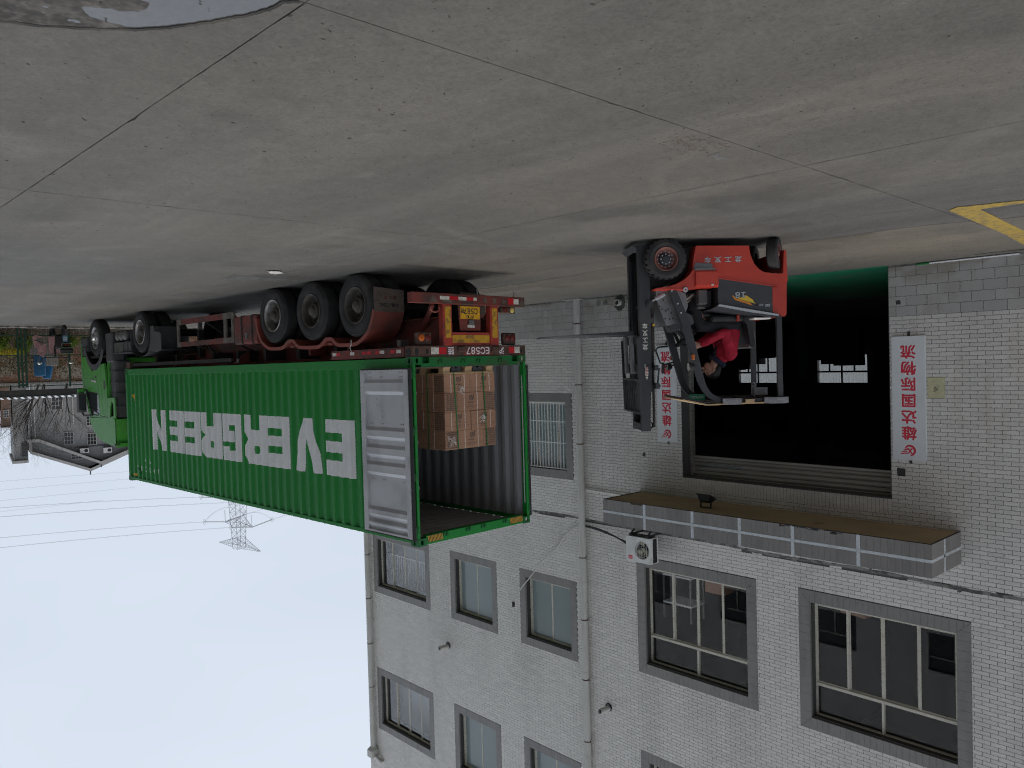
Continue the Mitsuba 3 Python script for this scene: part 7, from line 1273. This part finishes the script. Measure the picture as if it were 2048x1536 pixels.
k = free('phone'); obj(k, mv(box(-.045, .045, -.006, .006, -.08, .08, .003), tm(*P(-.415, 1.355, -.02)) @ rot([0, 1, 0], 75) @ rot([0, 0, 1], 90)), 'black_matt', MF); labels[k] = {'label': "black phone held in the forklift driver's hands", 'category': 'phone'}

# ------------------------------------------------------------------ the far end of the yard (still in frame MC: x away beyond the cab, y to the left of the photo's truck)
nr = np.random.RandomState(5)
obj('kerb', box(18.0, 18.22, -14, 12, -.02, .055, .006), 'cement', MC, label='low concrete kerb at the end of the yard', kind='structure')
obj('soil', cat(slab(sg.box(18.22, -40, 58, 40), -.02, .03, 'z')), 'mud_dark', MC, label='bare soil beyond the fence', kind='structure')
FX = 18.45
k = thing('mesh_fence', 'dark green welded mesh fence along the end of the yard', 'fence')
for w in (-7.5, -5.2, -3.1, -.97, -.868, -.76, .455, 2.7, 4.9, 7.1): obj('post', box(FX - .025, FX + .025, w - .025, w + .025, .0, 1.88), 'fence_green', MC, k)
for z in (.27, .885, 1.84): obj('rail', cat(box(FX - .012, FX + .012, -7.5, -.985, z - .014, z + .014), box(FX - .012, FX + .012, -.745, 7.1, z - .014, z + .014)), 'fence_green', MC, k)
for z in (.44, 1.11, 1.80): obj('gate_tie', box(FX - .02, FX + .02, -.955, -.745, z - .03, z + .03), 'fence_green', MC, k)
wires = [box(FX - .0018, FX + .0018, w - .0018, w + .0018, .1, 1.84) for w in np.arange(-4.5, 4.5, .065) if not -.99 < w < -.74] + [box(FX - .0015, FX + .0015, -4.5, 4.5, z - .0015, z + .0015) for z in np.arange(.15, 1.85, .16)]
obj('mesh_wire', cat(wires), 'fence_green', MC, k, kind='stuff')
k = thing('shelter_roof', 'dark edge beam of a corrugated shelter roof running across behind the fence', 'shelter')
obj('edge_beam', box(18.9, 19.02, -6.5, 7.0, 1.96, 2.17), 'iron_sheet', MC, k)
ww = np.arange(-6.5, 7.0, .0475); zz = 2.20 + .032 * np.sin(ww * 2 * np.pi / .19); V = np.vstack([np.column_stack([np.full(len(ww), 18.86), ww, zz]), np.column_stack([np.full(len(ww), 19.25), ww, zz + .015])]); n = len(ww)
obj('roof_sheet', cat(trimesh.Trimesh(V, [t for i in range(n - 1) for t in ([i, i + 1, n + i + 1], [i, n + i + 1, n + i])], process=False)), 'band_white', MC, k, smooth=True)
for w in (-5.8, -2.6, 2.6, 6.2): obj('shelter_post', box(19.0, 19.06, w, w + .06, .03, 1.96), 'iron_sheet', MC, k)
# bushes and dry stems
def leaves(c, r, n, s, seed, flat=1.0):
    R_ = np.random.RandomState(seed); d = R_.normal(size=(n, 3)); d /= np.linalg.norm(d, axis=1, keepdims=True); cl = R_.normal(size=(9, 3)) * .55
    p = d * (R_.rand(n, 1) ** .4); j = R_.randint(0, 9, n); p = p * .62 + cl[j] * .42; p = np.array(c) + p * np.array(r); p[:, 2] = np.maximum(p[:, 2], .04)
    a = R_.normal(size=(n, 3)); a /= np.linalg.norm(a, axis=1, keepdims=True); b_ = np.cross(a, R_.normal(size=(n, 3))); b_ /= np.linalg.norm(b_, axis=1, keepdims=True); ss = s * (.6 + .8 * R_.rand(n, 1))
    V = np.stack([p - a * ss, p - b_ * ss * .5, p + a * ss, p + b_ * ss * .5], 1).reshape(-1, 3); F = np.arange(n)[:, None] * 4; return V, np.vstack([np.hstack([F, F + 1, F + 2]), np.hstack([F, F + 2, F + 3])])
def twigs(c, r, n, seed, h=(.3, .9), th=.004):
    R_ = np.random.RandomState(seed); o = []
    for _ in range(n):
        x, y = c[0] + R_.uniform(-r[0], r[0]), c[1] + R_.uniform(-r[1], r[1]); L = R_.uniform(*h); dx, dy = R_.normal(0, .22, 2); o.append(tube([(x, y, .0), (x + dx * .5, y + dy * .5, L * .6), (x + dx, y + dy, L)], [th, th * .8, th * .4], 3, False))
    return cat(o)
for i, (x, w, z, rr, n, m, lab) in enumerate(((19.3, -1.35, .42, (.5, .55, .38), 1500, 'leaf_green', 'bright green leafy bush behind the fence, farthest from the lorry'), (19.5, -1.05, .70, (.4, .6, .22), 700, 'leaf_yellow', 'bush with yellow leaves behind the fence gate posts'), (19.4, -.55, .50, (.4, .35, .42), 1100, 'leaf_green', 'green bush behind the parked scooter'),
        (19.2, .62, .40, (.4, .32, .32), 1000, 'leaf_green', 'bright green bush behind the fence beside the lorry cab'), (20.4, -2.6, .6, (.6, .8, .5), 1200, 'leaf_dark', 'dull green bush at the end of the fence'), (20.6, 3.4, .6, (.7, 1.2, .5), 1500, 'leaf_dark', 'dull green bush hidden behind the lorry cab'))):
    k = thing('bush', lab, 'bush'); obj('leaves', leaves((x, w, z), rr, n, .040, 20 + i), m, MC, k); obj('stems', twigs((x, w), (rr[0] * .6, rr[1] * .7), 40, 40 + i, (.3, .95)), 'dry_twig', MC, k)
k = free('dry_undergrowth'); obj(k, cat(twigs((20.2, 0.0), (1.3, 3.5), 900, 77, (.25, 1.5), .006), twigs((19.3, .1), (.5, 2.6), 260, 78, (.1, .5), .005)), 'dry_twig', MC); labels[k] = {'label': 'dry brown weeds and stems behind the fence', 'category': 'weeds', 'kind': 'stuff'}
k = free('creeper'); obj(k, cat(trimesh.Trimesh(*leaves((21.2, -.2, 1.1), (.5, 3.2, .7), 3200, .035, 91), process=False)), 'leaf_dark', MC); labels[k] = {'label': 'brownish leafy tangle in front of the old wall', 'category': 'creeper', 'kind': 'stuff'}
k = thing('old_wall', 'low brick and plaster wall behind the dry weeds', 'wall'); obj('wall', box(22.0, 22.2, -9, 9, 0, 1.75), 'red_brick_wall', MC, k); obj('coping', box(21.95, 22.25, -9, 9, 1.751, 1.82), 'stucco_grey', MC, k)
# blue drums
for i, (x, w, r, z0, z1, lab) in enumerate(((20.0, .0, .175, .86, 1.54, 'blue plastic drum standing on blocks behind the scooter'), (20.3, .36, .125, 1.20, 1.64, 'smaller blue plastic drum tilted beside the tree trunk'))):
    k = thing('plastic_drum', lab, 'drum'); h_ = z1 - z0
    obj('drum', lathe([(0, 0), (r * .92, 0), (r, .03), (r, h_ * .3), (r * 1.03, h_ * .32), (r, h_ * .34), (r, h_ * .66), (r * 1.03, h_ * .68), (r, h_ * .7), (r, h_ - .05), (r * .9, h_ - .01), (0, h_)], 24, 'z'), 'barrel_blue', MC @ tm(x, w, z0) @ rot([1, 0, 0], (0, 12)[i]), k, smooth=40); obj('bung', mv(trimesh.creation.cylinder(.03, .02, sections=10), tm(.08, 0, h_ + .005)), 'cab_dark', MC @ tm(x, w, z0) @ rot([1, 0, 0], (0, 12)[i]), k)
    s_ = free('concrete_block'); obj(s_, box(x - .2, x + .2, w - .22, w + .22, .02, z0 - .005, .01), 'stucco_grey', MC); labels[s_] = {'label': ('grey masonry block under the blue drum behind the scooter', 'grey masonry block under the tilted blue drum')[i], 'category': 'block'}
# scooter with a pink quilted leg cover, seen from behind
k = thing('scooter', 'parked electric scooter with a pink quilted wind cover and a black top box', 'scooter')
SX = 17.35
for x in (SX, SX + 1.25): obj('wheel', lathe([(.13, -.03), (.19, -.045), (.225, -.03), (.23, 0), (.225, .03), (.19, .045), (.13, .03)], 28).apply_translation((x, .04, .235)), 'tyre', MC, k, smooth=40); obj('wheel_rim', lathe([(.135, -.028), (.10, -.02), (.04, -.05), (0, -.05)], 20).apply_translation((x, .04, .235)), 'cab_dark', MC, k); 
obj('body', hull([(SX - .12, .0, .36), (SX - .12, .10, .36), (SX - .15, -.08, .62), (SX - .15, .17, .62), (SX + .5, -.11, .66), (SX + .5, .19, .66), (SX + .55, -.08, .30), (SX + .55, .17, .30)]), 'cab_dark', MC, k); obj('floorboard', box(SX + .5, SX + 1.0, -.12, .20, .26, .31, .01), 'cab_dark', MC, k); obj('front_shield', hull([(SX + 1.0, -.14, .30), (SX + 1.0, .22, .30), (SX + 1.08, -.12, .85), (SX + 1.08, .20, .85), (SX + 1.13, .04, .85), (SX + 1.1, .04, .30)]), 'quilt_pink', MC, k)
obj('seat', hull([(SX - .14, -.09, .63), (SX - .14, .18, .63), (SX - .12, -.08, .71), (SX - .12, .17, .71), (SX + .55, -.09, .66), (SX + .55, .18, .66), (SX + .5, -.05, .72), (SX + .5, .15, .72)]), 'black_matt', MC, k)
obj('top_box', hull([(SX - .25 + a, .04 + b_, z) for a, b_, z in ((0, -.13, .70), (0, .13, .70), (-.04, -.16, .78), (-.04, .16, .78), (-.02, -.14, .87), (-.02, .14, .87), (.18, -.14, .87), (.18, .14, .87), (.2, -.16, .74), (.2, .16, .74))]), 'black_matt', MC, k); obj('top_box_trim', cat(box(SX - .30, SX - .285, -.12, .20, .865, .877), box(SX - .28, SX - .27, -.13, .21, .69, .70)), 'chrome', MC, k)
obj('rear_mudguard', hull([(SX - .16, .0, .35), (SX - .16, .09, .35), (SX - .24, .0, .12), (SX - .24, .09, .12), (SX - .12, .045, .3)]), 'black_matt', MC, k); obj('plate', box(SX - .205, SX - .20, -.07, .07, .33, .52), 'ink_blue', MC, k); obj('plate_print', cat(box(SX - .2075, SX - .2055, -.05, .05, .44, .47), box(SX - .2075, SX - .2055, -.05, .05, .385, .415)), 'logo_grey', MC, k)
obj('carrier', cat(tube([(SX - .22, -.10, .56), (SX - .22, -.10, .69), (SX - .22, .18, .69), (SX - .22, .18, .56), (SX - .22, -.10, .56)], .009, 6)), 'chrome', MC, k); obj('tail_lamp', box(SX - .19, SX - .16, -.05, .13, .58, .65, .008), 'lamp_red', MC, k)
obj('handlebar', cat(tube([(SX + .95, -.33, .98), (SX + 1.02, -.1, .96), (SX + 1.02, .18, .96), (SX + .95, .41, .98)], .018, 8), cyl((SX + 1.08, .04, .5), (SX + 1.0, .04, .97), .03, 10)), 'black_matt', MC, k)
for w in (-.42, .47): obj('mirror', cat(ball((SX + .98, w, 1.13), (.02, .07, .045), 2)), 'chrome', MC, k, smooth=True); obj('mirror_stalk', tube([(SX + .97, w * .7, .98), (SX + .98, w, 1.10)], .007, 6), 'black_matt', MC, k)
q = []
for poly_, x in ((pg((-.30, .33), (-.58, .27), (-.66, .34), (-.60, .62), (-.50, .72), (-.54, .84), (-.34, .96), (-.27, .80), (-.22, .70), (-.26, .56), (-.58, .44), (-.50, .36)), SX + .82), (pg((.06, .27), (.24, .28), (.22, .62), (.10, .70), (.04, .60), (.12, .50)), SX + .80)):
    m = slab(poly_.simplify(.001), x, x + .03, 'x').subdivide_to_size(.05); v = np.array(m.vertices); v[:, 0] += .10 * (meshkit.fbm(v * 5 + 3, 3, 2) - .5) + .25 * (v[:, 1] + .3 if poly_.centroid.x < 0 else .0); m.vertices = v; q.append(m)
obj('wind_cover', cat(q[0]), 'quilt_pink', MC, k, smooth=50); obj('wind_cover', cat(q[1]), 'quilt_pink', MC, k, smooth=50); obj('cover_lining', slab(pg((-.57, .40), (-.29, .52), (-.30, .66), (-.52, .62)), SX + .86, SX + .88, 'x'), 'black_matt', MC, k)
# bare trees
def bare_tree(base, h, seed, lab, lean=(0, 0), spread=.55, depth=6):
    R_ = np.random.RandomState(seed); segs = []; k = thing('bare_tree', lab, 'tree')
    def grow(p, d, L, r, lev):
        pts, rad = [p], [r]; dd = d
        for i in range(3): dd = dd + R_.normal(0, .12, 3) + np.array([0, 0, .05]); dd /= np.linalg.norm(dd); pts.append(pts[-1] + dd * L / 3); rad.append(r * (1 - .13 * (i + 1)))
        segs.append((lev, tube(pts, rad, 6 if lev < 2 else 4, False)))
        if lev < depth:
            for _ in range(2 if lev < 1 else R_.randint(2, 5)):
                a = R_.normal(0, 1, 3); a -= dd * (a @ dd); a /= np.linalg.norm(a); nd = dd * (1 - spread * .45) + a * spread * R_.uniform(.7, 1.2); nd[2] += .10; nd /= np.linalg.norm(nd); t = R_.randint(1 if lev else 3, 4)
                grow(pts[t], nd, L * R_.uniform(.60, .85), rad[t] * R_.uniform(.52, .72), lev + 1)
    grow(np.array(base, float), np.array([lean[0], lean[1], 1.0]), h * .34, h * .017, 0)
    obj('trunk', cat([s for l, s in segs if l < 1]), 'bark', MC, k, smooth=True); obj('crown', cat([s for l, s in segs if l >= 1]), 'bark', MC, k)
bare_tree((23.0, .45, 0), 5.6, 3, 'bare tree whose trunk rises beside the blue drums', (.05, .16)); bare_tree((24.5, 1.15, 0), 5.2, 12, 'bare tree with a forked stem in front of the grey house', (0, .05)); bare_tree((25.5, -.4, 0), 5.4, 8, 'slender bare tree nearest the edge of the photo'); bare_tree((26.0, 2.6, 0), 5.4, 19, 'bare tree partly hidden behind the lorry cab'); bare_tree((27, -2.2, 0), 5.5, 25, 'bare tree beyond the end of the fence')
# houses
def house_window(parent, x, w0, w1, z0, z1, nb=3, MH=None):
    MH = globals()['MH'] if MH is None else MH
    g = holder(f'{parent}__window'); obj('frame', slab(sg.box(w0 - .06, z0 - .06, w1 + .06, z1 + .06).difference(sg.box(w0, z0, w1, z1)), x - .07, x + .01, 'x'), 'eave_white', MH, g); obj('pane', box(x - .012, x - .006, w0, w1, z0, z1), 'cab_glass', MH, g)
    obj('bars', cat([box(x - .06, x - .035, w0 + (w1 - w0) * i / nb - .018, w0 + (w1 - w0) * i / nb + .018, z0, z1) for i in range(1, nb)] + [box(x - .062, x - .033, w0, w1, z - .018, z + .018) for z in np.linspace(z0, z1, 4)[1:-1]]), 'eave_white', MH, g)
MH = MC @ tm(62, 9.5, 0) @ rot([0, 0, 1], 11) @ tm(-62, -9.5, 0)
hs = thing('grey_house', 'grey rendered house with two overlapping white edged gables', 'house')
obj('wall', slab(pg((9.75, 0), (17.6, 0), (17.6, 7.5), (14.8, 8.62), (10.2, 6.62), (9.75, 6.62)), 62.0, 62.25, 'x'), 'stucco_grey', MH, hs); obj('wall', slab(pg((9.5, 5.5), (17.4, 5.5), (17.4, 7.7), (13.5, 9.22), (9.5, 7.5)), 63.0, 63.25, 'x'), 'stucco_grey', MH, hs)
obj('wall', box(62.0, 72, 9.5, 9.72, 0, 7.4), 'stucco_grey', MH, hs); obj('wall', box(62.25, 72, 17.4, 17.6, 0, 7.4), 'stucco_grey', MH, hs)
def gable(x0, x1, pts, th=.20):
    for (w0, z0), (w1, z1) in zip(pts[:-1], pts[1:]):
        g = holder(f'{hs}__roof'); obj('slope', slab(pg((w0, z0), (w1, z1), (w1, z1 - .14), (w0, z0 - .14)), x0 + .02, x1, 'x'), 'roof_dark', MH, g); obj('verge', slab(pg((w0, z0 + .04), (w1, z1 + .04), (w1, z1 - th), (w0, z0 - th)), x0 - .10, x0 + .019, 'x'), 'eave_white', MH, g)
        n_ = int(abs(w1 - w0) / .3) + 2; obj('tile_rib', cat([bar((x0 + .1, w0 + (w1 - w0) * (i + .5) / n_, z0 + (z1 - z0) * (i + .5) / n_ + .02), (x1 - .05, w0 + (w1 - w0) * (i + .5) / n_, z0 + (z1 - z0) * (i + .5) / n_ + .02), .06, .05) for i in range(n_)]), 'roof_dark', MH, g, kind='stuff')
gable(61.5, 66, [(9.4, 6.64), (10.2, 6.66), (14.5, 8.80), (17.9, 7.45)]); gable(62.6, 72, [(9.6, 7.62), (13.8, 9.42), (18.0, 7.7)])
for a in ((62.0, 11.97, 12.58, 6.12, 7.04), (62.0, 13.62, 14.22, 6.32, 7.19), (63.0, 12.5, 13.25, 7.75, 8.36), (62.0, 13.6, 14.25, 4.9, 5.6), (62.0, 11.2, 11.9, 3.2, 4.2)): house_window(hs, *a)
for w0, w1, z0, z1 in ((13.0, 13.66, 7.45, 7.84), (14.7, 15.34, 7.52, 7.96)):
    u = thing('air_conditioner', f'small white air conditioner on the grey house gable, {"near its middle" if w0 < 14 else "nearest the lorry roof"}', 'air conditioner'); obj('case', box(61.6, 61.95, w0, w1, z0, z1, .02), 'ac_white', MH, u); obj('fan_grille', slab(disc((w0 + w1) / 2 + .12, (z0 + z1) / 2, .14), 61.59, 61.602, 'x'), 'black_matt', MH, u); obj('bracket', box(61.65, 61.99, w0 + .05, w1 - .05, z0 - .05, z0 - .002), 'iron_sheet', MH, u)
obj('string_course', box(61.9, 61.999, 12.66, 17.6, 7.30, 7.38), 'roof_dark', MH, hs)
for w in (9.95, 12.64): obj('drainpipe', cyl((61.92, w, 0), (61.92, w, 6.5 if w < 11 else 5.4), .05, 8), 'pvc_white', MH, hs)
obj('corner_pilaster', box(61.86, 61.999, 9.45, 9.62, 0, 6.4), 'eave_white', MH, hs)
obj('finial', cat(box(61.6, 61.7, 14.46, 14.54, 8.8, 9.1), box(62.7, 62.8, 13.76, 13.84, 9.4, 9.75)), 'roof_dark', MH, hs)
wg = thing('house_wing', 'grey side wing with eaves, half hidden by bare branches', 'house'); obj('wall', box(62.3, 70, 8.5, 9.44, 0, 8.1), 'stucco_grey', MH, wg); obj('eave', box(62.0, 70, 8.35, 9.45, 8.101, 8.30), 'eave_white', MH, wg); obj('roof', hull([(62.1, 8.4, 8.31), (62.1, 9.44, 8.31), (70, 8.4, 8.31), (70, 9.44, 8.31), (64, 9.0, 8.5), (66, 9.0, 8.5)]), 'roof_dark', MH, wg)
obj('louvre', cat([box(62.2, 62.29, 9.0, 9.40, 6.75 + .11 * i, 6.82 + .11 * i) for i in range(10)]), 'roof_dark', MH, wg, kind='stuff')
bh = thing('brown_house', 'low brown rendered building next to the grey house', 'house'); obj('wall', box(61.6, 66, 7.75, 8.36, 0, 5.35), 'stucco_brown', MH, bh); obj('roof', box(61.4, 66.2, 7.70, 8.36, 5.351, 5.45), 'eave_white', MH, bh); house_window(bh, 61.6, 7.95, 8.2, 4.1, 4.6, 2)
gh = thing('flat_roofed_house', 'grey flat roofed building at the edge of the photo', 'house'); obj('wall', box(61, 66, -2.5, 7.3, 0, 5.1), 'stucco_grey', MH, gh); obj('roof_slab', box(60.8, 66.2, -2.8, 7.4, 5.101, 5.22), 'stucco_grey', MH, gh); house_window(gh, 61, 5.2, 6.0, 3.6, 4.6); house_window(gh, 61, 2.0, 3.2, 3.4, 4.6)
rb = thing('long_house', 'long grey house behind the lorry and container', 'house'); obj('wall', box(62, 70, 18.2, 34, 0, 6.2), 'stucco_grey', MC, rb); obj('roof', hull([(61.5, 18, 6.21), (61.5, 34.5, 6.21), (70.5, 18, 6.21), (70.5, 34.5, 6.21), (66, 19, 8.0), (66, 33.5, 8.0)]), 'roof_dark', MC, rb); house_window(rb, 62, 20, 21, 3.6, 4.8, MH=MC); house_window(rb, 62, 24, 25, 3.6, 4.8, MH=MC)
# ------------------------------------------------------------------ pylon and its lines
py = thing('lattice_pylon', 'tall lattice power pylon rising behind the container', 'pylon')
E1 = np.array([-.763, -.647, 0]); E2 = np.array([.647, -.763, 0]); PC = np.array([104.5, 300.0, 0])
def half(z): return np.interp(z, [0, 40, 52, 60, 69], [7.5, 3.0, 2.25, 1.95, 1.6])
def corner(i, z): s = half(z); return PC + E1 * s * (1, -1, -1, 1)[i] + E2 * s * (1, 1, -1, -1)[i] + np.array([0, 0, z])
lv = [0, 9, 18, 26, 33, 39, 44, 48, 51.5, 54.5, 57, 59.5, 62, 64.2, 66.3, 68.2]
for i in range(4): obj('leg', cat([bar(corner(i, a), corner(i, b_), .16) for a, b_ in zip(lv[:-1], lv[1:])]), 'galvanised', I4, py)
br = []
for i in range(4):
    for a, b_ in zip(lv[:-1], lv[1:]): br += [bar(corner(i, a), corner((i + 1) % 4, b_), .07), bar(corner((i + 1) % 4, a), corner(i, b_), .07), bar(corner(i, b_), corner((i + 1) % 4, b_), .06)]
obj('bracing', cat(br), 'galvanised', I4, py, kind='stuff')
def arm(z0, z1, L, s, w, n, nm):
    o = []; tip = PC + E1 * L * s + np.array([0, 0, z1])
    for e in (-1, 1):
        a0, a1 = PC + E1 * half(z0) * s + E2 * w * e + np.array([0, 0, z0]), PC + E1 * half(z1) * s + E2 * w * e + np.array([0, 0, z1])
        t2 = tip + E2 * .25 * e; o += [bar(a0, t2, .10), bar(a1, t2, .10)]
        for i in range(n):
            u, v_ = i / n, (i + .5) / n; o += [bar(a0 + (t2 - a0) * u, a1 + (t2 - a1) * v_, .055), bar(a1 + (t2 - a1) * v_, a0 + (t2 - a0) * (i + 1) / n, .055)]
    for i in range(n + 1):
        u = i / n; p, q_ = (PC + E1 * half(z0) * s + np.array([0, 0, z0])) * (1 - u) + tip * u, None; o.append(bar(p + E2 * w * (1 - u), p - E2 * w * (1 - u), .05)) if u < .98 else None
    obj(nm, cat([x for x in o if x is not None]), 'galvanised', I4, py); return tip
for s in (-1, 1): arm(64.4, 67.6, 14.0, s, 1.6, 8, 'earth_wire_arm')
tips = [arm(57.0, 59.2, 9.3, s, 1.9, 5, 'cross_arm') for s in (-1, 1)] + [arm(47.5, 50.0, 11.0, s, 2.2, 5, 'cross_arm') for s in (-1, 1)]
ins, ln = [], []
for j, t in enumerate(tips):
    for sg_ in (1, -1):
        e = t + E2 * sg_ * 8.5 + np.array([0, 0, -1.4]); ins += [tube([t, e], .16, 6), tube([e + E1 * .9 * math.cos(a) + np.array([0, 0, .9 * math.sin(a)]) for a in np.linspace(0, 2 * math.pi, 13)], .06, 4)]
        far = e + E2 * sg_ * (330 if sg_ > 0 else 300) + np.array([0, 0, -6.0 if sg_ > 0 else -4])
        for d in (-.28, .28): ln.append((j, tube(sag(e + E1 * d, far + E1 * d, -8.0, 40) + 0, .026, 4, False)))
    lo = [t + E2 * 8.5 * c + np.array([0, 0, -1.4 - 4.0 * (1 - c * c)]) for c in np.linspace(-1, 1, 20)]; ins.append(tube(lo, .06, 5, False))
    ins.append(tube([t, t + np.array([0, 0, -4.5])], .09, 5))
obj('insulators', cat(ins), 'galvanised', I4, py, kind='stuff')
for j in range(4):
    k = free('power_line'); obj(k, cat([m for i, m in ln if i == j]), 'galvanised', I4); labels[k] = {'label': ('pair of overhead wires on the far lower arm', 'pair of overhead wires on the near lower arm', 'pair of overhead wires on the far side, behind the container top', 'pair of overhead wires on the near side, behind the container top')[j], 'category': 'power line', 'group': 'overhead wires from the pylon'}
k = free('power_line'); obj(k, cat([tube([(60 + 5 * i, 150 - 1.5 * i, h_), (150 + 5 * i, 120, h_ + 1.5 + i), (230, 90, h_ + 4 + i)], .016, 4, False) for i, h_ in enumerate((19.2, 20.6, 22.4, 24.4))]), 'galvanised', I4); labels[k] = {'label': 'bundle of thin overhead wires low over the house roofs', 'category': 'power line', 'group': 'overhead wires from the pylon'}
